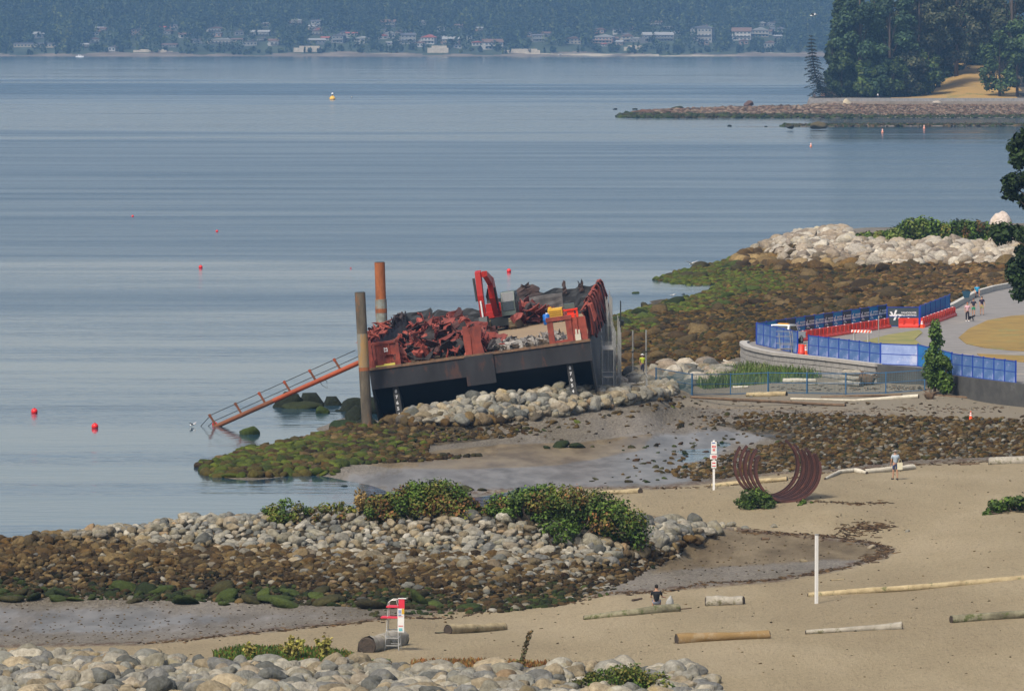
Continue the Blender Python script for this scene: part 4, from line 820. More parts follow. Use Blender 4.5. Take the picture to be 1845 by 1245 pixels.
# ---------------------------------------------------------------- promenade
PZ = 3.2
asph = mat("asphalt_path", (.23, .215, .20), scale=.6, col2=(.17, .16, .15), rough=.9, col3=(.27, .24, .20), t3=.62, s3=.15)
conc = mat("dark_concrete", (.085, .085, .08), scale=.7, col2=(.045, .045, .045), bump=.3, rough=.9, col3=(.16, .155, .15), t3=.66, s3=.4)
graw = mat("pale_granite", (.34, .325, .30), scale=2, col2=(.24, .23, .21), bump=.4, rough=.9)
joint = mat("mortar_joint", (.10, .095, .09), scale=3)
SEA = [(2400, 500), (1845, 516), (1820, 518), (1790, 523.5), (1760, 532), (1738, 544), (1716, 556), (1690, 567), (1658, 581), (1597, 581), (1551, 588), (1500, 595), (1440, 604), (1400, 610), (1362, 615), (1348, 617)]
BCH = [(1343, 621), (1352, 627), (1370, 632), (1400, 638), (1430, 641), (1480, 646), (1587, 659)]
BC2 = [(1587, 659.5), (1660, 665), (1690, 672), (1715, 678), (1765, 685), (1821, 691.5), (1900, 700), (2400, 740)]
def poly3(pts, z): return [at(a, b, z)[:2] for a, b in pts]
mb = MB().prism(poly3(SEA+BCH+BC2, PZ), PZ, -1.5, 'z')
tag(mb.build("promenade", asph), kind="structure")
lawn_m = mat("dry_lawn", (.29, .19, .045), scale=.5, col2=(.19, .125, .035), rough=.95, col3=(.18, .18, .06), t3=.6, s3=.3)
lawn2 = mat("olive_lawn", (.26, .22, .07), scale=.5, col2=(.15, .16, .05), rough=.95)
for pts_, m_ in [([(1549, 617), (1600, 604), (1656, 595), (1662, 600), (1648, 612), (1660, 622), (1650, 625), (1590, 625)], lawn2), ([(1727, 609), (1746, 593), (1779, 578), (1822, 570), (2300, 540), (2300, 650), (1822, 632), (1773, 627), (1741, 620)], lawn_m), ([(1760, 638), (1822, 641), (2300, 655), (2300, 690), (1822, 651), (1770, 645)], lawn_m)]:
    tag(MB().prism(poly3(pts_, PZ), PZ+.004, PZ+.05, 'z').build("lawn", m_), kind="structure")
def wall_run(pts, z0, z1, th, m, name, side=1, parent=None, cop=None):
    P = [Vector(at(a, b, PZ)) for a, b in pts]; mb = MB()
    for a, b in zip(P, P[1:]):
        a2, b2 = a.copy(), b.copy(); a2.z = b2.z = (z0+z1)/2; mb.bar(a2, b2+(b2-a2).normalized()*.05, th, z1-z0)
    return mb, P
def ribbon(P, z0, z1, off0, off1, m, name, parent=None):
    """solid wall following a polyline, between two sideways offsets"""
    n = len(P); N = []
    for i in range(n):
        d = (P[min(i+1, n-1)]-P[max(i-1, 0)]); d.z = 0; d.normalize(); N.append(Vector((d.y, -d.x, 0)))
    bm = bmesh.new(); rings = []
    for p, q in zip(P, N):
        a = p+q*off0; b = p+q*off1
        rings.append([bm.verts.new((a.x, a.y, z0)), bm.verts.new((b.x, b.y, z0)), bm.verts.new((b.x, b.y, z1)), bm.verts.new((a.x, a.y, z1))])
    for r, s in zip(rings, rings[1:]):
        for k in range(4): bm.faces.new((r[k], r[(k+1) % 4], s[(k+1) % 4], s[k]))
    bm.faces.new(rings[0]); bm.faces.new(rings[-1]); mb = MB(); mb.bm.free(); mb.bm = bm
    return mb.build(name, m, parent)
def dense(pts, z=PZ, k=6):
    P = []; 
    for (a, b), (c, d) in zip(pts, pts[1:]):
        for i in range(k): P.append(Vector(at(a+(c-a)*i/k, b+(d-b)*i/k, z)))
    P.append(Vector(at(*pts[-1], z))); return P
# curved granite block wall
Pw = dense([(1348, 617), (1343.5, 618.8)]+BCH, k=5)
t = empty("stone_wall", Pw[0], 0, "curved pale granite block wall holding the promenade beside the blue fence", "wall")
def loc_(P, o): return [p-o for p in P]
O0 = Vector(Pw[0]); Pl = loc_(Pw, O0)
g = np.random.default_rng(3)
ribbon(Pl, -2.6, -.02, .02, .30, joint, "mortar_core", t)
cop = MB(); bl = MB()
L = [0]
for a, b in zip(Pl, Pl[1:]): L.append(L[-1]+(b-a).length)
def along(s):
    i = max(0, min(len(L)-2, int(np.searchsorted(L, s))-1)); f = (s-L[i])/(L[i+1]-L[i]); p = Pl[i].lerp(Pl[i+1], f); d = (Pl[i+1]-Pl[i]).normalized(); return p, d
for row in range(5):
    s = -.4*(row % 2)
    while s < L[-1]-.2:
        ln = g.uniform(.8, 1.3); p, d = along(max(0, s+ln/2)); nrm = Vector((d.y, -d.x, 0))
        c = p+nrm*(.33)+Vector((0, 0, -.32-.42*row)); bl.box(c, (ln-.05, .12, .37), (0, 0, math.atan2(d.y, d.x))); s += ln
bl.build("granite_blocks", graw, t); ribbon(Pl, -.08, .16, -.12, .48, mat("coping", (.42, .40, .36), scale=2, col2=(.33, .31, .28)), "coping", t)
# dark concrete wall and low parapet
Pc = dense(BC2, k=3); o = ribbon([p-Pc[0] for p in Pc], -3.2, .12, .01, .35, conc, "concrete_wall"); o.location = Pc[0]; tag(o, "dark stained concrete retaining wall under the right end of the blue fence", "wall")
Pp = dense([(a, b+.6) for a, b in SEA[1:8]][::-1], k=6); o = ribbon([p-Pp[0] for p in Pp], 0, .5, -.22, .22, mat("parapet_stone", (.50, .48, .42), scale=1.5, col2=(.38, .36, .32)), "parapet"); o.location = Pp[0]
tag(o, "low pale curved stone parapet along the sea side of the promenade", "wall")
# ---------------------------------------------------------------- fences and barriers
blue = mat("blue_scrim", (.015, .20, .50), scale=.8, col2=(.012, .13, .38), rough=.75)
blue_l = mat("pale_blue_scrim", (.10, .19, .38), scale=1.2, col2=(.055, .12, .30), rough=.75, col3=(.22, .27, .50), t3=.58, s3=1.0)
greyb = mat("dark_banner", (.05, .07, .08), scale=.8, rough=.7); blueb = mat("blue_banner", (.012, .24, .50), scale=.8, rough=.7)
postb = paint("blue_post", (.01, .05, .35), .5); whitep = paint("white_print", (.78, .78, .78), .6); steel = mat("galvanised_steel", (.36, .36, .34), metal=.3, rough=.55, col2=(.25, .25, .24), scale=4)
def logo(mx, s):
    """white angular mark of two linked strokes"""
    mb = MB(); q = lambda pts: mb.prism([(a*s, b*s) for a, b in pts], -.018, -.006)
    q([(-.5, .35), (-.28, .35), (-.12, .02), (.05, .5), (.25, .5), (.0, -.12), (-.2, -.12)]); q([(-.55, .05), (-.3, .05), (-.22, -.12), (-.45, -.12)])
    q([(.1, .1), (.3, .1), (.05, -.5), (-.15, -.5)]); q([(.3, .1), (.6, .1), (.66, -.08), (.42, -.22), (.36, -.12), (.48, -.04), (.28, -.04)]); q([(.3, -.3), (.42, -.22), (.62, -.38), (.85, -.38), (.85, -.5), (.5, -.5)])
    return mb
def panel(p, q, h, m, label, group, lg=0, name="fence_panel", post=True, mesh=False, pm=None):
    p = Vector(p); q = Vector(q); d = q-p; Ln = math.hypot(d.x, d.y); rz = math.atan2(d.y, d.x)
    t = empty(name, p, rz, label, "fence", group); dz = d.z; pm = pm or postb
    sk = lambda x, z: (x, 0, z+dz*x/Ln)
    if mesh:
        mb = MB()
        for i in range(1, int(Ln/.13)): mb.bar(sk(i*.13, .08), sk(i*.13, h-.02), .012)
        for i in range(1, int(h/.13)): mb.bar(sk(0, i*.13), sk(Ln, i*.13), .012)
        mb.build("wire_mesh", mesh, t)
    else:
        mb = MB(); mb.prism([(0.03, .06), (Ln-.03, .06+dz), (Ln-.03, h-.03+dz), (.03, h-.03)], -.012, .012); mb.build("scrim", m, t)
    MB().bar(sk(0, h), sk(Ln, h), .06).bar(sk(0, h*.52), sk(Ln, h*.52), .045).bar(sk(0, .05), sk(Ln, .05), .045).build("rail", pm, t)
    MB().bar((0, 0, -.05), (0, 0, h+.08), .09).build("post", pm, t)
    if post: MB().bar((Ln, 0, dz-.05), (Ln, 0, dz+h+.08), .09).build("post", pm, t)
    if lg:
        s = .5*lg; o = logo(0, s).build("logo", whitep, t); o.location = (Ln*.24, -.0, h*.6 if lg < 1.5 else .98)
        text("lettering", "VANCOUVER\nPILE DRIVING", .22, whitep, t, Matrix.Translation((Ln*.44, -.03, h*.6+.1 if lg < 1.5 else 1.08)) @ Matrix.Rotation(R(90), 4, 'X'), .006, 'LEFT')
    return t
def run(a, b, n, h, mats, labels, group, lg=None, z=PZ, **k):
    A = Vector(at(*a, z)); B = Vector(at(*b, z))
    for i in range(n):
        panel(A.lerp(B, i/n), A.lerp(B, (i+1)/n), h, mats[i % len(mats)], labels(i), group, (lg[i] if lg else 0), post=(i == n-1), **k)
ORD = ["first", "second", "third", "fourth", "fifth", "sixth", "seventh", "eighth", "ninth", "tenth", "eleventh", "twelfth", "thirteenth", "fourteenth"]
bm_ = [blueb, blueb, greyb, greyb, blueb, greyb, blueb, greyb, blueb, greyb, blueb, greyb, blueb, greyb]; bcol = ["blue", "blue", "grey", "grey"]+["blue", "grey"]*5
run((1363, 619.5), (1597, 584), 14, 1.66, bm_, lambda i: f"{ORD[i]} {bcol[i]} banner panel from the left behind the red barriers", "banner fence behind the red barriers", lg=[0, 0, 0, 0]+[1.4]*10)
panel(at(1598, 588.5, PZ), at(1656, 588.5, PZ), 1.66, greyb, "wide dark grey banner panel with large white logo and lettering", None, 1.75)
run((1658, 587), (1711, 565.5), 6, 1.7, [blue], lambda i: f"{ORD[i]} plain blue fence panel right of the wide grey banner", "blue fence beyond the second row of barriers")
run((1364, 621), (1437, 638), 6, 1.75, [blue_l], lambda i: f"{ORD[i]} blue scrim panel from the left on the curved stone wall", "blue fence on the curved stone wall")
run((1457, 640), (1586, 656.5), 7, 1.55, [blue_l], lambda i: f"{ORD[i]} blue scrim panel from the left above the grassy wall", "blue fence above the grassy wall")
panel(at(1587, 657, PZ), at(1654, 660, PZ), 1.6, mat("faded_scrim", (.30, .38, .60), scale=1.3, col2=(.20, .27, .50), col3=(.45, .48, .62), t3=.6), "wide faded pale blue scrim panel with white notice left of the tall shrub", None)
o = MB().box((0, 0, 0), (.42, .03, .38)).build("notice", whitep); o.location = Vector(at(1617, 658, PZ))+Vector((0, -.08, 1.15)); tag(o, "small square white notice hung on the faded blue scrim", "sign")
run((1654, 660), (1715, 676), 3, 1.65, [blue], lambda i: f"{ORD[i]} blue scrim panel behind the tall shrub", "blue fence behind the shrubs")
run((1715, 676), (1830, 691), 6, 1.6, [blue_l], lambda i: f"{ORD[i]} blue scrim panel from the left on the dark concrete wall", "blue fence on the dark concrete wall")
# low blue mesh fence on the sand
wirem = paint("teal_wire", (.06, .14, .17), .6); postm = paint("blue_steel", (.03, .11, .22), .6)
FP = [(1182, 700), (1247, 712), (1316, 711), (1384, 708.5), (1454, 709.5), (1524, 710.5), (1596, 709), (1666, 704)]
FPw = [on(a, b) for a, b in FP]
for i, (a, b) in enumerate(zip(FPw, FPw[1:])):
    panel(a, b, 1.55, None, f"{ORD[i]} see-through blue wire panel from the left on the upper sand", "blue mesh fence on the upper sand", mesh=wirem, pm=postm, post=(i == 6))
# red barriers
redp = [paint("barrier_red", (.62, .035, .015), .5), paint("barrier_red_faded", (.70, .06, .03), .5)]
def barrier(p, q, label, group, m):
    p = Vector(p); q = Vector(q); d = q-p; Ln = d.length-.06; t = empty("water_barrier", p, math.atan2(d.y, d.x), label, "barrier", group)
    mb = MB().prism([(-.28, 0), (-.28, .14), (-.13, .34), (-.09, .82), (.09, .82), (.13, .34), (.28, .14), (.28, 0)], 0, Ln, 'x'); mb.build("body", m, t)
    for x in (Ln*.25, Ln*.75): MB().box((x, -.17, .5), (.16, .06, .5)).build("rib", m, t)
    MB().lathe([(.07, 0), (.07, .05)], (Ln/2, 0, .815), 8).build("cap", whitep, t)
    return t
def brun(a, b, n, lab, grp):
    A = Vector(at(*a, PZ)); B = Vector(at(*b, PZ))
    for i in range(n): barrier(A.lerp(B, i/n), A.lerp(B, (i+1)/n), lab(i), grp, redp[(i*7//3) % 2])
brun((1439, 615.5), (1601, 590.5), 11, lambda i: f"{ORD[i]} red plastic barrier from the left before the banner fence", "long row of red barriers")
brun((1619, 590.5), (1656, 590.5), 1, lambda i: "single red plastic barrier standing square before the wide grey banner", None)
brun((1661, 590), (1719, 569), 9, lambda i: f"{ORD[i]} red plastic barrier from the shrub before the plain blue fence", "right hand row of red barriers")
orange = paint("cone_orange", (.80, .10, .02), .5)
def cone(p, label, s=1.0, group=None):
    t = empty("traffic_cone", p, 0, label, "cone", group)
    MB().box((0, 0, .02*s), (.38*s, .38*s, .05*s)).build("base", orange, t); MB().lathe([(.15*s, .04*s), (.035*s, .72*s)], n=14).build("cone_body", orange, t)
    MB().lathe([(.105*s, .32*s), (.085*s, .44*s)]).build("reflective_band", whitep, t); MB().lathe([(.077*s, .5*s), (.06*s, .58*s)]).build("reflective_band", whitep, t)
cone(on(1749, 756), "orange traffic cone alone on the grey sand near the right edge", .85)
cone(at(1451.5, 640, PZ), "tall orange cone beside the red drum in the fence gap", 1.15); cone(at(1661, 591, PZ), "orange cone between the barriers left of the tall shrub", 1.0)
o = MB().lathe([(.3, 0), (.3, .25), (.27, .27), (.27, .5), (.24, .52), (.24, .85)], n=16).build("drum", redp[0], None, True); o.location = at(1444, 640, PZ); tag(o, "red plastic drum in the fence gap above the stone wall", "drum")
# barricade, posts, signs
t = empty("barricade", at(1552, 618, PZ), R(-20), "orange and white striped barricade on the path by the olive lawn", "barricade")
b_ = MB().box((0, 0, .95), (1.7, .05, .22)).build("board", whitep, t)
for i in range(6): MB().prism([(-.8+i*.28, .845), (-.66+i*.28, .845), (-.56+i*.28, 1.055), (-.70+i*.28, 1.055)], -.036, .036).build("stripe", orange, b_)
for x in (-.6, .6): MB().bar((x, -.25, 0), (x, 0, 1.05), .05).bar((x, .25, 0), (x, 0, 1.05), .05).build("leg", steel, t)
t = empty("steel_post", at(1583, 622, PZ), 0, "thin steel post rising in front of the banner fence and olive lawn", "post"); MB().tube([(0, 0, 0), (0, 0, 2.25)], .04).build("pole", steel, t); MB().lathe([(.06, 0), (.06, .12), (.02, .18)], (0, 0, 2.2), 10).build("cap", steel, t)
t = empty("folding_sign", on(1729, 698), 0, "white triangular folding warning sign on a green base by the concrete wall", "sign")
tri = MB()
for a, b in (((-.28, .1), (0, .6)), ((0, .6), (.28, .1)), ((-.28, .1), (.28, .1))): tri.bar((a[0], 0, a[1]), (b[0], 0, b[1]), .07)
tri.build("frame", whitep, t); MB().prism([(-.17, .17), (.17, .17), (0, .47)], -.01, .01).build("plate", redp[1], t); MB().box((0, .05, .05), (.7, .4, .12)).build("base", paint("green_base", (.03, .12, .04)), t)
# pickup truck behind the blue fence
carw = paint("white_car_paint", (.75, .76, .76), .3); tyre = paint("tyre_rubber", (.02, .02, .02), .9)
t = empty("pickup_truck", at(1413, 620.5, PZ), R(62), "white pickup truck parked behind the blue scrim on the wall", "truck")
MB().prism([(-2.4, .45), (2.3, .45), (2.35, .95), (1.0, 1.05), (.55, 1.62), (-.75, 1.64), (-.95, 1.05), (-2.4, 1.05)], -.82, .82).build("body", carw, t)
MB().prism([(-.66, 1.12), (.86, 1.08), (.5, 1.5), (-.58, 1.52)], -.83, .83).build("side_window", glass_m, t); MB().prism([(.62, 1.56), (.98, 1.1), (1.02, 1.12), (.66, 1.58)], -.68, .68).build("windscreen", glass_m, t); MB().prism([(-.79, 1.56), (-.96, 1.12), (-1.0, 1.12), (-.83, 1.56)], -.68, .68).build("rear_window", glass_m, t)
for x in (-1.5, 1.45):
    for y in (-.78, .78):
        wv = MB().tube([(x, y-.11, .34), (x, y+.11, .34)], .34, 16).build("wheel", tyre, t); MB().tube([(x, y-.12, .34), (x, y+.12, .34)], .18, 12).build("rim", steel, wv)
MB().box((-.1, 0, 1.68), (.3, .9, .08)).build("beacon_bar", paint("amber", (.7, .3, .02)), t)
# ladder stair leaning on the stone wall
t = empty("access_stair", on(1405, 668), R(4), "light metal stair frame standing against the curved stone wall", "scaffold")
for x in (0, .95, 1.15): MB().tube([(x*.9+.15, -1.0, -.6), (x*.9-.12, -.35, 3.2 if x else 3.0)], .035, 6).build("pole", steel, t)
for k in range(7): MB().bar((-.05+.03*k, -.65-.05*k+.2, 2.1-.32*k), (.98+.03*k, -.65-.05*k+.2, 2.1-.32*k), .05).build("rung", steel, t)
for z in (2.2, 2.75, 3.15): MB().bar((-.35, -.4, z), (2.1, -.1, z-.05), .05).build("handrail", steel, t)
MB().box((.9, -.2, 1.72), (2.3, .5, .06)).build("plank", paint("plank_wood", (.42, .33, .2), .9), t)

# ---------------------------------------------------------------- barge
Bo = Vector(atY(665, 665, 397)); Br = Vector(atY(1062, 612, 396.4)); BW = (Br-Bo).length
ex = (Br-Bo).normalized(); ey = Vector((math.sin(R(2.4)), math.cos(R(2.4)), -.008)); ey = (ey-ex*ey.dot(ex)).normalized(); ez = ex.cross(ey)
BM = Matrix(((ex.x, ey.x, ez.x, Bo.x), (ex.y, ey.y, ez.y, Bo.y), (ex.z, ey.z, ez.z, Bo.z), (0, 0, 0, 1))); BI = BM.inverted(); BL = 48.0
def deck_at(px, py, z=0):
    o = BI @ Vector((0, 0, CAMZ)); q = BI @ Vector(at(px, py, 2)); d = q-o; t = (z-o.z)/d.z; return o+d*t
def bthing(name, loc, label, cat, rz=0, group=None):
    t = empty(name, (0, 0, 0), 0, label, cat, group); t.matrix_world = BM @ Matrix.Translation(loc) @ Matrix.Rotation(rz, 4, 'Z'); return t
hullm = mat("black_hull", (.026, .026, .029), scale=.5, col2=(.008, .008, .010), rough=.7, col3=(.055, .026, .02), t3=.60, s3=.9, stretch=(1, 1, .35), bump=.3)
sidem = mat("grey_hull_side", (.06, .06, .062), scale=.6, col2=(.03, .03, .032), rough=.65, col3=(.10, .08, .07), t3=.62, s3=.7, stretch=(1, .3, 1))
rusty = mat("red_oxide", (.30, .058, .034), scale=1.2, col2=(.13, .03, .022), rough=.8, bump=.4, col3=(.07, .03, .025), t3=.62, s3=1.8)
rustd = mat("dark_torn_steel", (.06, .035, .03), scale=1.5, col2=(.025, .02, .02), rough=.8, bump=.4)
deckm = mat("rusty_sandy_deck", (.30, .22, .13), scale=.5, col2=(.20, .14, .085), rough=.95, col3=(.16, .10, .06), t3=.62, s3=.3, stretch=(.5, 2, 1))
cavm = mat("rake_underside", (.006, .006, .007), scale=1, rough=.9)
bt = empty("barge", (0, 0, 0), 0, "tilted black hulled barge with torn red bulwarks stranded behind the rock jetty", "barge"); bt.matrix_world = BM
MB().prism([(.35, -1.52), (9, -4.9), (9, -.02), (.35, -.02)], .06, BW-.06, 'x').build("rake", cavm, bt)
MB().prism([(8.8, -.03), (8.8, -4.9), (BL-7, -4.9), (BL, -1.5), (BL, -.03)], .02, BW-.02, 'x').build("hull", sidem, bt)
for x in (0, BW-.14): MB().prism([(.02, -1.4), (1.2, -3.0), (3.2, -4.9), (10, -4.9), (10, -.025), (.02, -.025)], x, x+.16, 'x').build("bow_side_plate", sidem, bt)
MB().b2((0, 0, -1.5), (BW, .34, -.0)).build("transom", hullm, bt)
MB().b2((0, .0, 0.002), (BW, BL, .03)).build("deck", deckm, bt)
MB().b2((6.85, -.16, -2.15), (8.95, .02, -.06)).build("fender_plate", hullm, bt)
MB().b2((-.06, -.08, -.12), (BW+.06, .02, .06)).build("rubbing_edge", mat("rust_edge", (.22, .12, .06), scale=2, col2=(.07, .05, .04)), bt)
for x, lab in ((1.45, "left"), (14.05, "right")):
    p = MB().prism([(x, -1.5), (x+.42, -1.5), (x+.5, -3.6), (x+1.0, -4.8), (x+.05, -4.8)], .35, 3.0).build("skeg", mat("skeg_paint", (.07, .068, .062), scale=2, col2=(.02, .02, .02)), bt)
    for k, ch in enumerate("8765432"): text("draft_mark", ch, .33, whitep, p, Matrix.Translation((x+.22, .33, -1.85-.42*k)) @ Matrix.Rotation(R(90), 4, 'X'), .008)
g = np.random.default_rng(9)
def torn(name, m, y0, y1, h, axis, at0, parent, outx=0, curl=.5, n=8, jag=.5, th=.05, z0=0.0, seg=7):
    """steel sheet with a torn, curled upper edge; runs along axis between y0 and y1"""
    us_ = np.linspace(y0, y1, n+1); bm = bmesh.new(); cols_ = []
    for i, u in enumerate(us_):
        hh = h+g.uniform(-jag, jag*.6); dd = g.uniform(-.5, .5)*curl; row = []
        for k in range(seg+1):
            f = k/seg; off = dd*max(0, f-.55)**1.5*3+g.normal(0, .03); z = z0+(hh-z0)*f-(max(0, f-.8)*abs(dd)*.6)
            row.append((u+g.normal(0, .04), off, z))
        cols_.append(row)
    f3 = (lambda u, o, z: (at0+o, u, z)) if axis == 'y' else (lambda u, o, z: (u, at0+o, z))
    rings = [[[bm.verts.new(f3(u, o+s*th/2, z)) for (u, o, z) in r] for s in (-1, 1)] for r in cols_]
    for a, b in zip(rings, rings[1:]):
        for k in range(seg):
            bm.faces.new((a[0][k], b[0][k], b[0][k+1], a[0][k+1])); bm.faces.new((a[1][k], a[1][k+1], b[1][k+1], b[1][k]))
        bm.faces.new((a[0][seg], b[0][seg], b[1][seg], a[1][seg])); bm.faces.new((a[0][0], a[1][0], b[1][0], b[0][0]))
    for r in (rings[0], rings[-1]):
        for k in range(seg): bm.faces.new((r[0][k], r[0][k+1], r[1][k+1], r[1][k]))
    mb = MB(); mb.bm.free(); mb.bm = bm; return mb.build(name, m, parent)
inner = mat("grey_inner_steel", (.14, .135, .13), scale=.8, col2=(.05, .045, .045), rough=.8, stretch=(1, .4, .6))
# left bulwark
torn("left_bulwark", inner, .6, BL, 2.0, 'y', .08, bt, n=60, jag=.3, curl=.15)
for i in range(26): torn("torn_edge", rusty, .3+i*.85, 1.35+i*.85, 2.3+g.uniform(-.2, .3), 'y', -.02+g.uniform(-.1, .3), bt, n=3, jag=.35, curl=1.5, z0=1.5-.1*(i < 12))
for i in range(14): torn("torn_edge", rustd, 23+i*1.6, 24.3+i*1.6, 2.2, 'y', .1, bt, n=3, jag=.4, curl=.9, z0=1.3)
# right bulwark with draped torn plates
torn("right_bulwark", rusty, 1.2, BL, 2.0, 'y', BW-.12, bt, n=50, jag=.15)
def drape(y, w_, L1, par):
    n = 3; bm = bmesh.new(); V = []; top = 2.25+g.uniform(-.25, .45); kk = g.uniform(.2, .6)
    prof = [(-.7*kk, top-.3), (-.3*kk, top-.02), (0.0, top), (.14, top-.22), (.22, top-.75), (.27+g.uniform(-.06, .1), top-1.4), (.30+g.uniform(-.14, .16), max(-.15, top-L1))]
    for s in (0, .05):
        for i in range(n+1):
            V.append([bm.verts.new((BW+px_+s+.07*math.sin(i*2.1+y), y+w_*(i/n-.5)*(1-.25*k/6)+g.normal(0, .05), z+g.normal(0, .05))) for k, (px_, z) in enumerate(prof)])
    for h in (0, n+1):
        for i in range(n):
            for k in range(6):
                f = (V[h+i][k], V[h+i+1][k], V[h+i+1][k+1], V[h+i][k+1]); bm.faces.new(f if h else f[::-1])
    mb = MB(); mb.bm.free(); mb.bm = bm; mb.build("draped_plate", rusty if g.random() < .8 else rustd, par)
for y in np.arange(2.0, BL, 1.15): drape(y+g.uniform(-.2, .2), g.uniform(.8, 1.5), g.uniform(1.9, 2.6), bt)
for i in range(5): MB().tube([(BW-.2, 2+i*1.2, 2.3), (BW+.35, 1.7+i*1.2, 2.35), (BW+.5, 1.4+i*1.2, 1.2)], .06, 5).build("bent_pipe", rusty, bt)
# stern bulwark
bs_ = mat("black_stern", (.035, .04, .045), scale=.6, col2=(.015, .016, .018), rough=.7)
for x0_, x1_, h_ in ((0, 2.2, 2.1), (2.2, 4.6, 1.8), (4.6, 7.6, 1.6), (7.6, BW, 2.3)): torn("stern_bulwark", bs_, x0_, x1_, h_, 'x', BL-.1, bt, n=max(5, int((x1_-x0_)*2.4)), jag=.22, curl=.12)
torn("stern_panel", inner, 8.2, 12.8, 1.95, 'x', BL-.9, bt, n=6, jag=.04, curl=.05, th=.2)
for (x, hh, ww) in ((6.9, 2.9, .2), (9.3, 2.7, .5), (9.9, 3.2, .35), (10.5, 2.8, .5), (13.0, 2.9, .15), (14.3, 2.6, .2)): torn("torn_spike", rustd, x-ww, x+ww, hh, 'x', BL-.2, bt, n=2, jag=.4, curl=.9, z0=1.8)
# uprights on the bow
fr = MB(); x0, x1 = 13.05, 14.8
for a, b in (((x0, 0), (x0+.42, 1.85)), ((x1-.42, 0), (x1, 1.85))): fr.b2((a[0], .35, .03), (b[0], .85, b[1]))
fr.b2((x0-.05, .3, 1.62), (x1+.05, .9, 1.9)).b2((x0+.42, .4, .03), (x1-.42, .8, .2)); fr.build("bow_frame", rusty, bt)
MB().b2((x1, .45, .03), (BW-.1, .6, 1.7)).b2((x1+.3, .3, .03), (x1+.42, .45, 1.9)).build("bow_plate", rusty, bt)
MB().b2((.45, .4, .03), (2.25, .9, 1.75)).b2((.35, .3, 1.62), (2.3, 1.0, 1.8)).b2((.4, .3, .03), (.6, .42, 1.7)).b2((1.1, .3, .03), (1.2, .42, 1.7)).b2((1.55, .3, .03), (1.62, .42, 1.7)).b2((2.1, .3, .03), (2.3, .42, 1.9)).build("bow_box", rusty, bt)
MB().b2((0, .35, .03), (.35, .6, 2.0)).build("bow_plate", rusty, bt); MB().lathe([(.2, 0), (.2, .55)], (.35, .25, .03), 10).build("bollard", rusty, bt)
wl = MB()
for k in range(6): wl.box((1.35+.1*math.cos(k*1.05), .285, 1.2+.12*math.sin(k*1.05)), (.05, .02, .16), (0, k*1.05, 0))
wl.build("white_mark", whitep, bt)
MB().prism([(7.0, .03), (7.45, .03), (7.5, 1.4), (7.3, 2.1), (7.0, 2.1), (6.95, 1.2)], .4, .55).prism([(7.8, .03), (8.35, .03), (8.2, .9), (8.35, 1.7), (8.3, 2.1), (7.6, 2.0), (7.75, 1.1)], .35, .52).b2((7.3, .5, .03), (7.85, .65, 1.95)).build("bow_post", rusty, bt)
MB().b2((14.95, .25, .03), (15.35, .55, .5)).b2((15.0, .24, .5), (15.12, .5, .85)).b2((15.22, .24, .5), (15.33, .5, .8)).build("mooring_bitt", paint("bitt_white", (.55, .52, .42), .7), bt)
MB().box((1.2, .12, .1), (1.4, .2, .1)).box((1.5, .15, .17), (.8, .18, .08)).build("rope_coil", paint("yellow_rope", (.55, .48, .10), .8), bt)
# scrap heap
def plate_variants(n):
    out = []; F_ = []
    for i in range(4):
        for k in range(3): a = i*4+k; F_.append((a, a+4, a+5, a+1))
    for v in range(n):
        bend = g.uniform(-1.6, 1.6); tw = g.uniform(-.6, .6); P = []
        for i in range(5):
            for k in range(4):
                u = (i/4-.5); w2 = (k/3-.5)*g.uniform(.6, 1.1); th = bend*u; P.append((u+g.normal(0, .03), w2*math.cos(tw*u*2), bend*u*u*.5+w2*math.sin(tw*u*2)+g.normal(0, .03)))
        out.append(np.array(P))
    return out, np.array(F_)
PV, PF = plate_variants(24)
def heap(name, label, lab2, pts_, size, cols_, wts, m, bolt=None):
    n = len(pts_); s = g.uniform(*size, n); scl_ = np.stack([s*1.1, s*g.uniform(.35, .9, n), s*.8], 1)
    rt_ = rotmats(n, g, .75); col_ = pick(np.array(cols_), n, g, wts)
    V, Fc, Cc = merge(PV, PF, pts_, scl_, rt_, col_, 4)
    o = link(name, np_mesh(name, V, Fc, m, col=Cc, smooth=False)); o.matrix_world = BM; tag(o, label, lab2, kind="stuff")
    so_ = o.modifiers.new("t", 'SOLIDIFY'); so_.thickness = .05
scrapm = mat("scrap_paint", (1, 1, 1), rough=.75, col2=(.5, .45, .42), scale=1.5, attr=True, bump=.3, col3=(.3, .2, .17), t3=.64)
def hh(x, y): 
    a = (1.75+.012*y)*np.exp(-((x-4.2)/(3.3-.02*y))**4)*np.clip(y/2.5, .15, 1)*np.clip((40-y)/10, 0, 1)*(.75+.25*np.sin(x*1.3+y*.7)); b = 1.1*np.exp(-((x-7.6)/1.8)**2-((y-4.5)/3)**2)
    return np.maximum(a, b)
x = g.uniform(1.0, 10.2, 1900); y = g.uniform(.9, 38, 1900)**1; k = (hh(x, y) > .12) & ~((y > 26) & (x > 5.5)) & ~((x > 9.5) & (y < 2)); x, y = x[k], y[k]
heap("scrap_metal_heap", "heap of torn red and black steel plates on the left half of the barge deck", "scrap metal", np.stack([x, y, hh(x, y)*g.uniform(.35, 1.05, len(x))+.1], 1), (.45, 1.5), [(.34, .07, .048), (.20, .04, .03), (.025, .02, .02), (.34, .10, .075), (.07, .025, .022)], [.24, .24, .30, .06, .16], scrapm)  # deepest plate tones also stand in for shade in the gaps
def deck_pt(px, y):
    x = 8.0
    for _ in range(12):
        q = BM @ Vector((x, y, 0)); x += (px-float(proj(q.x, q.y, q.z)[0]))/F*q.y
    return Vector((x, y, 0))
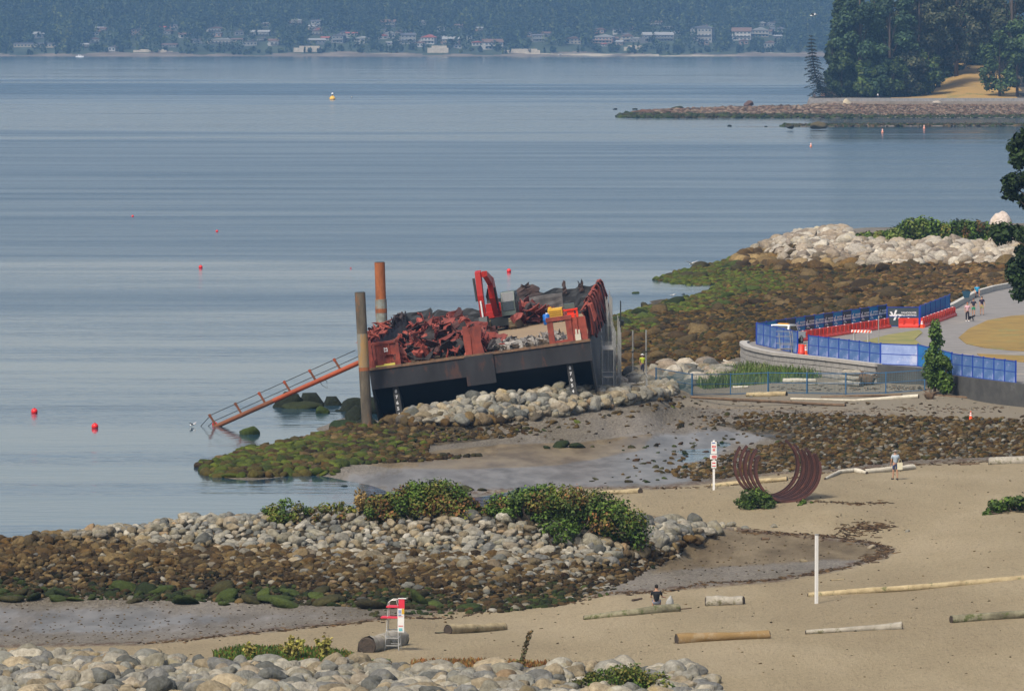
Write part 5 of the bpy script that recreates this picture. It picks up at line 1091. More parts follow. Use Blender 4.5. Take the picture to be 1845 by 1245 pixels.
c_ = deck_pt(952, 40); x = c_.x+g.normal(0, 1.3, 150); y = c_.y+2.5+g.normal(0, 2.2, 150); k = (x < BW-2)
heap("scrap_metal_pile", "smaller pile of torn red plates beside the excavator tracks", "scrap metal", np.stack([x[k], y[k], 1.2*np.exp(-((x[k]-c_.x)/1.6)**2)*g.uniform(.3, 1, k.sum())+.1], 1), (.5, 1.7), [(.26, .06, .045), (.15, .035, .03), (.04, .03, .03)], [.5, .3, .2], scrapm)
n = 170; x = g.uniform(0, 1, n); c0 = deck_at(880, 636); x = c0.x+.3+g.uniform(0, 5.0, n); y = .8+g.uniform(0, 1, n)**1.3*5.0; k = (x+y*.55 > 10.2-1.4)
heap("concrete_rubble", "scatter of pale grey concrete and plate rubble on the front deck", "rubble", np.stack([x[k], y[k], g.uniform(.08, .4, k.sum())], 1), (.25, 1.1), [(.30, .29, .27), (.22, .21, .20), (.38, .36, .33)], [.4, .3, .3], scrapm)
# excavator
xr = paint("excavator_red", (.36, .018, .012), .4); xd = paint("dark_machine", (.03, .035, .035), .5); xcab = paint("grey_cab", (.085, .11, .10), .45); track_m = mat("muddy_track", (.30, .24, .14), scale=3, col2=(.10, .08, .05), bump=.6)
t = bthing("excavator", deck_pt(908, 37)+Vector((0, 0, .03)), "red tracked excavator with grey cab working among scrap on the barge", "excavator", R(-6))
for sx in (-1.05, 1.05):
    tr = MB().prism([(-2.0, .25), (-1.7, .02), (1.7, .02), (2.0, .25), (2.0, .6), (1.7, .85), (-1.7, .85), (-2.0, .6)], sx-.3, sx+.3, 'x').build("track", track_m, t)
    for k in range(14): MB().box((sx, -1.85+k*.285, .87), (.62, .08, .05)).build("track_pad", track_m, tr)
    for k in range(5): MB().box((sx, -2.02, .28+.1*k), (.62, .05, .05)).build("track_pad", track_m, tr)
MB().b2((-.75, -1.2, .35), (.75, 1.2, .95)).lathe([(.7, .9), (.7, 1.05)]).build("undercarriage", xd, t)
MB().b2((-1.3, -.5, 1.05), (1.3, 2.2, 1.5)).b2((-1.3, .7, 1.5), (1.3, 2.3, 2.1)).build("upper_body", xr, t); MB().b2((-1.2, 1.8, 1.02), (1.2, 2.5, 1.95)).build("counterweight", xd, t)
cb = MB().prism([(-1.35, 1.08), (.45, 1.08), (.45, 2.95), (-1.0, 2.95), (-1.35, 2.2)], .25, 1.35, 'x').build("cab", xcab, t, bevel=.04)
MB().prism([(-1.0, 2.8), (-1.29, 2.15), (-1.33, 1.5), (-1.4, 1.5), (-1.36, 2.2), (-1.07, 2.86)], .36, 1.24, 'x').build("windscreen", glass_m, cb); MB().b2((1.345, -.9, 1.75), (1.37, .3, 2.75)).build("side_window", glass_m, cb)
for xx in (.27, 1.31): MB().bar((xx, -1.37, 1.1), (xx, -1.42, 2.25), .08).build("cab_pillar", xcab, cb)
MB().bar((1.4, -1.1, 1.3), (1.6, -1.25, 2.4), .05).box((1.62, -1.25, 2.3), (.22, .05, .4)).build("mirror", xd, cb)
MB().prism([(.2, 1.3), (-.6, 1.2), (-1.7, 2.6), (-1.9, 3.6), (-1.6, 4.3), (-.9, 4.1), (-.35, 2.9)], -.55, -.1, 'x').prism([(-1.6, 4.3), (-1.9, 3.7), (-3.9, 4.45), (-3.9, 4.85)], -.52, -.13, 'x').build("boom", xr, t)
MB().prism([(-3.6, 4.95), (-4.15, 4.8), (-4.35, 3.0), (-4.15, 1.35), (-3.95, 1.35), (-3.75, 3.1), (-3.5, 4.3)], -1.05, -.62, 'x').b2((-.95, -3.95, 4.4), (-.3, -3.6, 4.8)).build("stick", xr, t)
MB().tube([(-1.2, -4.1, 4.4), (-1.15, -4.2, 2.6)], .1, 8).build("hydraulic_hose", xd, t); MB().tube([(-.1, -1.0, 1.8), (.0, -1.9, 3.4)], .09, 8).build("hydraulic_cylinder", xd, t); MB().tube([(-.84, -4.42, 2.6), (-.84, -4.3, 1.1)], .07, 8).build("cylinder_rod", whitep, t)
MB().prism([(-4.5, 1.35), (-3.7, 1.35), (-3.5, .8), (-3.9, .2), (-4.3, .25), (-4.7, .8)], -1.15, -.5, 'x').build("bucket", xd, t)
# machines on the deck
yel = paint("machine_yellow", (.62, .36, .03), .5)
p = deck_pt(1002, 37); t = bthing("generator", (p.x, p.y, .03), "yellow louvred generator box on the barge deck beside a blue barrel", "generator")
MB().b2((-.55, 0, .25), (.6, 1.9, 1.1)).build("housing", yel, t, bevel=.03); MB().b2((-.5, 0, 0), (-.2, 1.8, .25)).b2((.3, 0, 0), (.5, 1.8, .25)).build("skid", xd, t); MB().lathe([(.16, 1.1), (.16, 1.2), (.08, 1.26)], (-.35, .3, 0)).build("filler_cap", yel, t)
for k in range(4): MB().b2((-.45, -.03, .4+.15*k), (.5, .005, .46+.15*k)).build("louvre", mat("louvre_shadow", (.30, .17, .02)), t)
p = deck_pt(1028, 38); t = bthing("welding_machine", (p.x, p.y, .03), "red pump skid topped by a grey box right of the yellow generator", "machine")
MB().b2((-.65, 0, .1), (.65, .9, .45)).b2((-.65, 0, .75), (.65, .9, .88)).b2((-.65, .05, .45), (-.5, .2, .75)).b2((.5, .05, .45), (.65, .2, .75)).b2((-.2, .1, .45), (.35, .8, .75)).build("frame", paint("bright_red", (.75, .04, .01), .4), t); MB().b2((-.35, .1, .9), (.45, .8, 1.3)).build("control_box", xcab, t); MB().b2((-.6, .1, -.0), (-.35, .8, .1)).b2((.35, .1, -.0), (.6, .8, .1)).build("skid", xd, t)
p = deck_pt(986, 35); t = bthing("barrel", (p.x, p.y, .03), "blue plastic barrel with pale lid standing left of the yellow generator", "barrel")
MB().lathe([(.22, 0), (.27, .08), (.27, .35), (.285, .37), (.285, .42), (.27, .44), (.27, .75), (.2, .85)], n=16).build("body", paint("barrel_blue", (.01, .12, .45), .4), t, True); MB().lathe([(.1, .85), (.1, .93)], (.08, 0, 0)).build("lid", whitep, t)

# ---------------------------------------------------------------- pilings, gangway
def piling(pt, pb, Y, d, bands, label):
    a = Vector(atY(*pb, Y)); b = Vector(atY(*pt, Y)); t = empty("piling", a, 0, label, "piling"); D = b-a
    for (f0, f1, m_, k) in bands: MB().tube([D*f0, D*f1], d/2*k, 18).build("pile_section", m_, t, False)
    MB().tube([D*.999, D*1.003], d/2*.86, 18).build("pile_mouth", xd, t)
pg_ = mat("weathered_pile", (.14, .115, .08), scale=2, col2=(.055, .045, .032), stretch=(1, 1, .3), bump=.3, col3=(.20, .09, .035), t3=.60, s3=1.2); po = mat("orange_pile", (.36, .11, .03), scale=2, col2=(.16, .055, .022), stretch=(1, 1, .25), bump=.3); pw_ = mat("pale_pile", (.25, .27, .24), scale=3, col2=(.15, .15, .12), col3=(.28, .12, .04), t3=.55, s3=1); pm_ = mat("ochre_pile", (.36, .20, .06), scale=2, col2=(.20, .16, .10), stretch=(1, 1, .3), col3=(.20, .20, .17), t3=.5, s3=.8)
piling((648.5, 527), (662, 774), 395.3, .77, [(0, .43, pg_, 1), (.43, .455, po, 1.01), (.455, .70, pm_, 1.0), (.70, 1, pg_, .99)], "weathered grey and rust steel piling at the barge's left bow corner")
piling((684, 473), (694, 780), 426, .80, [(0, .62, po, 1.12), (.62, .705, pw_, 1.12), (.705, .73, po, 1.14), (.73, .785, pw_, 1.12), (.785, 1, po, 1)], "taller orange rusted piling with pale bands behind the barge's left wall")
org = mat("orange_beam", (.36, .065, .016), scale=1, col2=(.23, .045, .014), rough=.6); brn = mat("brown_beam", (.20, .07, .03), scale=1, col2=(.11, .04, .02), rough=.8)
GA = Vector(at(390, 768, .0)); GB = Vector(atY(650, 652, 398.5)); t = empty("gangway", GA, 0, "sloping orange pipe gangway with short posts and cables running into the water", "gangway"); D = GB-GA
MB().tube([D*-.02, D*.40], .17, 12).build("lower_pipe", brn, t); MB().tube([D*.40, D*1.0], .18, 12).build("upper_pipe", org, t)
nrm = Vector((-D.z, 0, D.x)).normalized()
for i, f in enumerate((.0, .18, .345, .52, .695, .865)):
    b = D*f; e = b+nrm*(.95)+Vector((-.12, 0, 0)); p_ = MB().bar(b, e, .12, .16).build("post", brn, t); MB().bar(e-nrm*.22, e+nrm*.02, .15, .19).build("post_cap", org if i > 1 else brn, p_)
for h_, o_ in ((.92, -.17), (.42, -.12)): MB().tube([D*o_+nrm*(h_*.2-.1), D*.0+nrm*h_, D*.5+nrm*h_, D*1.0+nrm*h_], .028, 5).build("cable", xd, t)
MB().tube([D*.71+nrm*.1, D*.72-nrm*.45, D*.74-nrm*.75, D*.755-nrm*.3, D*.74+nrm*.1], .02, 5).build("hanging_rope", xd, t)

# ---------------------------------------------------------------- scaffolding
def scaff(px0, px1, Y0, Y1, zt, lifts, label, decks, extra=()):
    a = (px0-W0/2)/F*Y0; b = (px1-W0/2)/F*Y0; zb = float(ground_z((a+b)/2, (Y0+Y1)/2)[0]); t = empty("scaffold_tower", ((a+b)/2, (Y0+Y1)/2, zb), 0, label, "scaffold", "scaffolding beside the barge")
    hw = (b-a)/2; hy_ = (Y1-Y0)/2; n = max(1, round((Y1-Y0)/2.4)); H_ = zt-zb; ys_ = [-hy_+i*(Y1-Y0)/n for i in range(n+1)]
    for xx in (-hw, hw):
        for y_ in ys_: MB().tube([(xx, y_, -.6), (xx, y_, H_+g.uniform(-.3, .5))], .034, 6).build("standard", steel, t)
    for z in lifts:
        z = z-zb; mb = MB()
        for xx in (-hw, hw): mb.bar((xx, -hy_, z), (xx, hy_, z), .04).bar((xx, -hy_, z+.5), (xx, hy_, z+.5), .03).bar((xx, -hy_, z+1), (xx, hy_, z+1), .03)
        for y_ in ys_: mb.bar((-hw-.1, y_, z), (hw+.1, y_, z), .05)
        mb.build("ledger", steel, t)
    for z in decks: MB().b2((-hw+.05, -hy_, z-zb+.03), (hw-.05, hy_, z-zb+.09)).build("platform", mat("scaffold_board", (.34, .33, .30), scale=2, col2=(.24, .23, .21)), t)
    mb = MB()
    for i in range(n):
        for k in range(len(lifts)-1): mb.bar((hw, ys_[i], lifts[k]-zb), (hw, ys_[i+1], lifts[k+1]-zb), .04)
    if n and len(lifts) > 1: mb.build("brace", steel, t)
scaff(1085, 1106, 401, 406, 6.3, [2.2, 4.05, 5.9], "near scaffold tower with two plank platforms against the barge side", [3.6, 5.6])
scaff(1110, 1119, 403, 415, 7.0, [2.2, 3.6, 5.2], "long narrow run of scaffold poles beside the barge's right side", [])
scaff(1096, 1103, 420, 432, 8.0, [6.4], "far scaffold run reaching up to the torn red plates", [])
scaff(1117, 1167, 407, 412, 2.4, [1.6, 1.95, 2.3], "low wide scaffold stage at the foot of the towers", [1.5])
for px_ in (1140, 1164):
    t = empty("scaffold_pole", on(px_, 684), 0, "tall lone scaffold pole %s of the low stage" % ("near the middle" if px_ < 1150 else "at the right end"), "pole"); MB().tube([(0, 0, -.3), (0, 0, 3.9)], .06, 8).build("tube", steel, t); MB().box((0, 0, 2.2), (.16, .16, .12)).build("coupler", xd, t)
t = empty("scaffold_pole", Vector(atY(1118, 640, 438)), 0, "thin dark mast above the scaffold runs", "pole"); MB().tube([(0, 0, -2), (0, 0, 4.3)], .05, 8).build("tube", xd, t); MB().box((0, 0, 2.6), (.5, .3, .4), (.3, .2, 0)).build("dark_rag", xd, t)
# ---------------------------------------------------------------- people and animals
def skinned(name, V, E_, Rr, m, parent, sub=1):
    me = bpy.data.meshes.new(name); me.from_pydata([Vector(v) for v in V], E_, []); o = bpy.data.objects.new(name, me); C.objects.link(o)
    sk = o.modifiers.new("s", 'SKIN'); sk.use_smooth_shade = True
    for v, r in zip(me.skin_vertices[0].data, Rr): v.radius = (r, r) if not isinstance(r, tuple) else r
    me.skin_vertices[0].data[0].use_root = True
    if sub: ss = o.modifiers.new("u", 'SUBSURF'); ss.levels = sub; ss.render_levels = sub
    dg = bpy.context.evaluated_depsgraph_get(); nm = bpy.data.meshes.new_from_object(o.evaluated_get(dg)); bpy.data.objects.remove(o)
    nm.materials.clear(); nm.materials.append(m)
    for p in nm.polygons: p.use_smooth = True
    return link(name, nm, parent)
SKIN = paint("skin", (.45, .25, .16), .6)
def person(loc, rz, h, label, top, bottom, hair, shoes=(.04, .04, .04), pose='stand', longleg=False, hat=None, skinc=None, group=None, stride=.0, arms=((.05, -.1), (.05, .1)), fingers=True):
    """origin on the ground between the feet; faces local -Y"""
    k = h/1.75; t = empty("person", loc, rz, label, "person", group); sm_ = skinc or SKIN
    J = {'hip': (0, 0, .93), 'waist': (0, 0, 1.08), 'chest': (0, .01, 1.30), 'neck': (0, .01, 1.47), 'head0': (0, -.005, 1.56), 'head': (0, -.01, 1.66), 'crown': (0, .0, 1.71)}
    legs = {}
    for s, n in ((-1, 'l'), (1, 'r')):
        st = stride*s
        if pose == 'stand': legs[n] = [(s*.09, 0, .90), (s*.10, -st*.5-.01, .50), (s*.10, -st if st > 0 else -st*.8, .09), (s*.11, -st-.13, .04)]
        else: legs[n] = [(s*.10, -.02, .90), (s*.16, -.42, 1.02-.02), (s*.17, -.47, .55), (s*.17, -.60, .50)]
    arm = {}
    for s, n, (fw, el) in ((-1, 'l', arms[0]), (1, 'r', arms[1])):
        sh = (s*.19, .01, 1.42)
        if fw < .3: arm[n] = [sh, (s*.25, .02-fw*.3, 1.16), (s*.26, -.04-fw, .93), (s*.255, -.07-fw, .85)]
        else: arm[n] = [sh, (s*.26, -.05, 1.18), (s*(.26+el*.3), -.30, 1.12), (s*(.22+el*.3), -.37, 1.12)]
    sc_ = lambda P: [tuple(c*k for c in p) for p in P]
    V = [J['hip'], J['waist'], J['chest'], J['neck'], J['head0'], J['head'], J['crown']]; Rr = [.125, .115, .15, .058, .078, .10, .07]; E_ = [(i, i+1) for i in range(6)]
    for n in 'lr':
        b = len(V); V += legs[n]; Rr += [.085, .06, .04, .035]; E_ += [(0, b), (b, b+1), (b+1, b+2), (b+2, b+3)]
        b = len(V); V += arm[n]; Rr += [.05, .04, .028, .03]; E_ += [(2, b), (b, b+1), (b+1, b+2), (b+2, b+3)]
        if fingers:
            hd = Vector(arm[n][3]); dr = (hd-Vector(arm[n][2])).normalized(); sd = Vector((0, 1, 0)) if abs(dr.z) > .5 else Vector((1, 0, 0)); s = -1 if n == 'l' else 1
            for q, (o_, L_) in enumerate(((-.027, .06), (-.009, .07), (.009, .065), (.027, .05))):
                c = len(V); p1 = hd+sd*o_+dr*.035; p2 = p1+dr*L_*.6+Vector((-s*.008, 0, 0)); p3 = p2+dr*L_*.45+Vector((-s*.018, 0, 0)); V += [tuple(p1), tuple(p2), tuple(p3)]; Rr += [.009, .009, .007]; E_ += [(b+3, c), (c, c+1), (c+1, c+2)]
            c = len(V); p1 = hd-sd*.035-dr*.01; p2 = p1-sd*.018+dr*.035; V += [tuple(p1), tuple(p2)]; Rr += [.011, .009]; E_ += [(b+3, c), (c, c+1)]
    skinned("body", sc_(V), E_, [r*k for r in Rr], sm_, t)
    # shirt
    V = [J['hip'], J['waist'], (0, .01, 1.22), J['chest'], (0, .01, 1.40), (0, .01, 1.455)]; Rr = [.145, .14, .155, .172, .13, .07]; E_ = [(i, i+1) for i in range(5)]
    for n in 'lr':
        b = len(V); a0, a1 = Vector(arm[n][0]), Vector(arm[n][1]); V += [tuple(a0), tuple(a0.lerp(a1, .75))]; Rr += [.068, .062]; E_ += [(3, b), (b, b+1)]
    skinned("shirt", sc_(V), E_, [r*k for r in Rr], paint("cloth_%02d_%02d_%02d" % tuple(int(c*99) for c in top), top, .85), t)
    V = [(0, 0, 1.0), (0, 0, .92)]; Rr = [.142, .142]; E_ = [(0, 1)]
    for n in 'lr':
        b = len(V); L_ = [Vector(q) for q in legs[n]]; V += [tuple(L_[0]), tuple(L_[0].lerp(L_[1], .85))]; Rr += [.10, .082]; E_ += [(1, b), (b, b+1)]
        if longleg: V += [tuple(L_[1].lerp(L_[2], .1)), tuple(L_[1].lerp(L_[2], .95))]; Rr += [.072, .055]; E_ += [(b+1, b+2), (b+2, b+3)]
    skinned("trousers" if longleg else "shorts", sc_(V), E_, [r*k for r in Rr], paint("cloth_%02d_%02d_%02d" % tuple(int(c*99) for c in bottom), bottom, .85), t)
    for n in 'lr':
        f = [Vector(q) for q in legs[n]]; skinned("shoe", sc_([tuple(f[2]+Vector((0, .03, -.05))), tuple(f[3]+Vector((0, .03, 0))), tuple(f[3]+Vector((0, -.06, -.005)))]), [(0, 1), (1, 2)], [.045*k, .046*k, .035*k], paint("shoe_%02d" % int(shoes[0]*99), shoes, .8), t, 0)
    hm_ = paint("hair_%02d_%02d" % tuple(int(c*99) for c in (hat or hair)[:2]), hat or hair, .9)
    MB().sphere((0, .018*k, 1.672*k), .108*k, 2, (.86, 1.0, .92)).build("hat" if hat else "hair", hm_, t, True)
    if hat: MB().lathe([(.17*k, 0), (.165*k, .02*k)], (0, 0, 1.68*k), 14).build("hat_brim", hm_, t)
    fc = MB().sphere((0, -.112*k, 1.63*k), .02*k, 1, (.7, 1, 1.2)).build("nose", sm_, t)
    ey_ = MB()
    for s in (-1, 1): ey_.sphere((s*.034*k, -.098*k, 1.662*k), .011*k, 1)
    ey_.build("eyes", xd, t); MB().box((0, -.1*k, 1.59*k), (.045*k, .012*k, .01*k)).build("mouth", paint("lips", (.35, .12, .1)), t)
    return t
pl_ = person(on(1613, 864), R(200), 1.82, "man in pale blue shirt and dark shorts walking past the white driftwood log", (.38, .45, .52), (.035, .05, .12), (.3, .28, .26), hat=(.25, .22, .2), stride=.10)
tb = MB().b2((-.16, -.07, 0), (.16, .07, .42)).tube([(-.1, 0, .42), (-.06, 0, .62), (.06, 0, .62), (.1, 0, .42)], .012, 5).build("tote_bag", paint("cream_canvas", (.62, .58, .42), .9)); p = on(1613, 864); tb.location = (p.x+.27, p.y-.12, p.z+.62); tag(tb, "cream cloth bag carried at the walking man's side", "bag")
# seated person on the log
p = on(1183, 1101.5); person(Vector((p.x, p.y+.22, p.z-.52)), R(178), 1.78, "man with black hair in a black shirt sitting on the mossy log facing the sea", (.008, .008, .01), (.2, .22, .28), (.01, .008, .006), pose='sit', arms=((.5, .6), (.5, 0)))
o = MB().lathe([(.19, 0), (.2, .08), (.15, .25), (.04, .42), (.03, .46)], n=12).build("rucksack", mat("grey_cloth", (.36, .36, .33), scale=6, col2=(.2, .2, .19)), None, True); o.location = (p.x+.62, p.y+.3, p.z+.28); o.rotation_euler = (0, .12, 0); tag(o, "slumped grey rucksack on the mossy log right of the seated man", "bag")
person(at(1743, 579, PZ), R(10), 1.65, "woman in pink and white top and black leggings on the promenade", (.62, .38, .42), (.012, .01, .02), (.35, .12, .06), (.7, .7, .7), longleg=True, stride=.08)
person(at(1754, 570, PZ), R(-5), 1.62, "person in dark top with white panel and green shorts on the promenade", (.03, .03, .05), (.02, .25, .12), (.04, .025, .02), stride=.06)
person(at(1769, 567.5, PZ), R(15), 1.68, "person in dark shirt and khaki shorts rightmost on the promenade", (.03, .02, .045), (.40, .34, .14), (.012, .01, .02), stride=.1)
q = at(1760.5, 536, PZ); person(Vector((q[0], q[1]+.05, q[2]-.42)), R(0), 1.7, "person in bright blue shirt sitting on the low parapet", (.02, .28, .50), (.01, .05, .14), (.05, .03, .02), pose='sit')
q = at(1741, 546.5, PZ); o = MB().prism([(-.22, 0), (.22, 0), (.42, .62), (-.42, .62)], -.14, .14).tube([(-.2, 0, .6), (0, 0, .72), (.2, 0, .6)], .025, 5).build("holdall", paint("dark_teal_cloth", (.015, .06, .10), .8), None, bevel=0); o.location = (q[0], q[1], q[2]+.5); tag(o, "dark teal open bag standing on the parapet behind the woman in pink", "bag")
hv = person(on(1157.5, 676), R(30), 1.7, "worker in white helmet and yellow vest beyond the low scaffold stage", (.55, .65, .05), (.05, .06, .1), (.7, .7, .68), longleg=True, hat=(.75, .75, .73))
pw = person((0, 0, 0), 0, 1.7, "dark clothed figure standing at the left end of the headland seawall", (.02, .02, .03), (.03, .03, .05), (.03, .02, .02), longleg=True, group="people on the headland path", fingers=False)
sp = [(1467, "farthest left, apart from the pair"), (1480, "left of the close pair"), (1484, "right of the close pair"), (1581, "pale topped, in the middle of the wood front")]
for i, (a, lb) in enumerate(sp):
    o = pw if i == 0 else copy_tree(pw); Yt = 1844.5 if i < 3 else 1846; o.location = ((a-W0/2)/F*Yt, Yt, 5.12); o["label"] = "tiny dark figure on the headland seawall path, "+lb
    if i == 3:
        o["label"] = "tiny figure in white on the headland path below the dark trees"
        for c in o.children:
            if c.name.startswith("shirt"): c.data = c.data.copy(); c.data.materials[0] = whitep
# dog beside the woman
t = empty("dog", at(1750.5, 578.5, PZ), R(40), "small black and white dog at the feet of the woman in pink", "dog"); furb = paint("black_fur", (.02, .018, .02), .9)
V = [(0, .22, .34), (0, 0, .33), (0, -.2, .37), (0, -.30, .47), (0, -.38, .50), (0, -.47, .47), (0, .34, .42), (0, .42, .5)]; Rr = [.085, .085, .10, .06, .065, .03, .022, .012]; E_ = [(0, 1), (1, 2), (2, 3), (3, 4), (4, 5), (0, 6), (6, 7)]
for s in (-1, 1):
    b = len(V); V += [(s*.06, -.2, .26), (s*.06, -.2, .12), (s*.06, -.23, .02)]; Rr += [.04, .025, .025]; E_ += [(2, b), (b, b+1), (b+1, b+2)]
    b = len(V); V += [(s*.06, .2, .26), (s*.06, .17, .19), (s*.06, .25, .12), (s*.06, .21, .02)]; Rr += [.05, .035, .022, .024]; E_ += [(0, b), (b, b+1), (b+1, b+2), (b+2, b+3)]
    b = len(V); V += [(s*.045, -.36, .57)]; Rr += [.018]; E_ += [(4, b)]
skinned("body", V, E_, Rr, furb, t); MB().sphere((0, -.24, .33), .08, 2, (.9, .7, 1.2)).build("white_bib", whitep, t, True)
# gulls
def gull(loc, rz, label, fly=False, s=1.0):
    t = empty("seagull", loc, rz, label, "bird"); wt = paint("gull_white", (.72, .72, .70), .8); gy_ = paint("gull_grey", (.30, .31, .33), .8)
    skinned("body", [(0, .28*s, .14*s), (0, .12*s, .14*s), (0, -.05*s, .16*s), (0, -.15*s, .22*s), (0, -.21*s, .25*s)], [(0, 1), (1, 2), (2, 3), (3, 4)], [.02*s, .07*s, .085*s, .045*s, .05*s], wt, t)
    MB().tube([(0, -.24*s, .25*s), (0, -.32*s, .23*s)], [.018*s, .005*s], 6).build("beak", yel, t)
    for sd_ in (-1, 1):
        if fly: MB().prism([(sd_*.05*s, -.1*s), (sd_*.35*s, -.16*s), (sd_*.65*s, -.02*s), (sd_*.38*s, .06*s), (sd_*.05*s, .12*s)], .17*s, .19*s, 'z').build("wing", gy_, t).rotation_euler = (0, -sd_*.35, 0)
        else: MB().sphere((sd_*.07*s, .08*s, .16*s), .1*s, 2, (.3, 1.6, .6)).build("wing", gy_, t, True)
    if not fly:
        for sd_ in (-1, 1): MB().bar((sd_*.03*s, 0, 0), (sd_*.03*s, 0, .1*s), .012*s).build("leg", yel, t)
pq = on(1212, 543); gull(pq+Vector((0, 0, .5)), R(80), "white gull standing on a reddish rock at the algae shoreline"); gull(Vector(at(1246, 492, .4))+Vector((0, 0, .8)), R(30), "white gull with raised wings over the dark algae spit", True, 1.7)
gull(atY(1465, 32, 900), R(70), "white gull gliding before the far forest near the top right", True, 1.9); gull(at(347, 769, 0), R(60), "white and dark gull landing on the water at the cable end", True, .9); gull(Vector(at(634, 178, 0)), 0, "white gull floating right of the yellow buoy", False, 3.0)
# ---------------------------------------------------------------- buoys and boats
br = paint("buoy_red", (.75, .02, .02), .4); bw_ = paint("buoy_pink", (.75, .32, .22), .5)
def buoy(px, py, r, label, m=br, kind='ball', group="red ball buoys"):
    Yt = at(px, py, 0)[1]; s = Yt/F*r; t = empty("buoy", at(px, py, 0), 0, label, "buoy", group)
    if kind == 'ball': MB().sphere((0, 0, s*.45), s, 3).build("float", m, t, True); MB().lathe([(s*.2, s*1.4), (s*.14, s*1.65)], n=8).build("lifting_eye", xd, t)
    else: MB().lathe([(s*.6, -.1), (s*.6, s*1.0), (s*.35, s*1.2), (s*.3, s*2.3)], n=12).build("float", m, t, True); MB().lathe([(s*.36, s*1.7), (s*.36, s*2.0)], n=12).build("white_band", whitep, t)
for a, b, r, l in [(62, 744, 6, "red ball buoy nearest the left edge of the bay"), (171, 771, 6.2, "red ball buoy right of the leftmost one in the near bay"), (387, 767, 5, "red ball buoy wedged at the gangway foot"), (917, 490, 4, "small red ball buoy beyond the excavator"), (361.5, 483, 3.6, "red ball buoy alone in mid bay above the gangway"), (391, 418, 2.4, "tiny red buoy right of the faint far left one"), (239, 391, 2.2, "tiny red buoy farthest left in mid bay"), (632, 484, 1.3, "dark red speck of a buoy left of the tall piling")]: buoy(a, b, r, l)
for a, b, l in [(1461, 266, "pink and white can buoy nearest the barge side of three"), (1590, 240.5, "pink and white can buoy in the middle of three off the headland"), (1665, 233.5, "pink and white can buoy rightmost of three off the headland")]: buoy(a, b, 3.4, l, bw_, 'can', "can buoys off the headland")
Yt = at(599, 180, 0)[1]; t = empty("navigation_buoy", at(599, 180, 0), 0, "yellow navigation buoy with white topmark in the outer bay", "buoy")
MB().lathe([(1.15, -.2), (1.2, .6), (.8, 1.1), (.35, 1.5)], n=16).build("float", paint("buoy_yellow", (.80, .45, .05), .5), t, True); MB().lathe([(.3, 1.4), (.2, 2.0)], n=8).build("mast", xd, t); MB().sphere((0, 0, 2.3), .45, 2).build("topmark", whitep, t, True)
def boat(px, py, L_, label, hull=whitep):
    t = empty("motor_boat", at(px, py, 0), R(4), label, "boat"); MB().prism([(-L_/2, 0), (L_/2*.8, 0), (L_/2, L_*.14), (-L_/2, L_*.12)], -L_*.14, L_*.14).build("hull", hull, t)
    c = MB().prism([(-L_*.25, L_*.12), (L_*.2, L_*.12), (L_*.1, L_*.27), (-L_*.2, L_*.27)], -L_*.1, L_*.1).build("cabin", whitep, t); MB().b2((-L_*.16, -L_*.105, L_*.17), (L_*.1, L_*.105, L_*.235)).build("window", glass_m, c)
boat(1010, 102, 8, "white motor boat moored at the far shore right of centre"); boat(144, 103.5, 8, "small white sailing boat near the far shore at left"); boat(640, 99.5, 5, "tiny white boat close to the far shore rocks")

# ---------------------------------------------------------------- driftwood
woods = {'tan': mat("tan_log", (.42, .34, .20), scale=2, col2=(.22, .17, .09), stretch=(1, 1, 1), bump=.6, rough=.95, col3=(.12, .12, .05), t3=.62, s3=2.5), 'grey': mat("grey_log", (.36, .33, .27), scale=2, col2=(.20, .18, .14), bump=.6, rough=.95, col3=(.13, .12, .06), t3=.6, s3=2.2),
         'moss': mat("mossy_log", (.24, .22, .14), scale=2, col2=(.10, .09, .055), bump=.7, rough=.95, col3=(.08, .09, .03), t3=.58, s3=2.5), 'brown': mat("brown_log", (.17, .11, .065), scale=2, col2=(.08, .055, .035), bump=.6, rough=.95),
         'white': mat("bleached_log", (.58, .54, .44), scale=2, col2=(.38, .34, .26), bump=.5, rough=.9, col3=(.26, .24, .12), t3=.64, s3=2), 'orange': mat("orange_log", (.25, .165, .075), scale=2, col2=(.22, .14, .05), bump=.6, rough=.95, col3=(.27, .20, .11), t3=.58, s3=2.2)}
endm = mat("dark_log_end", (.07, .05, .035), scale=5, col2=(.025, .02, .015), bump=.8)
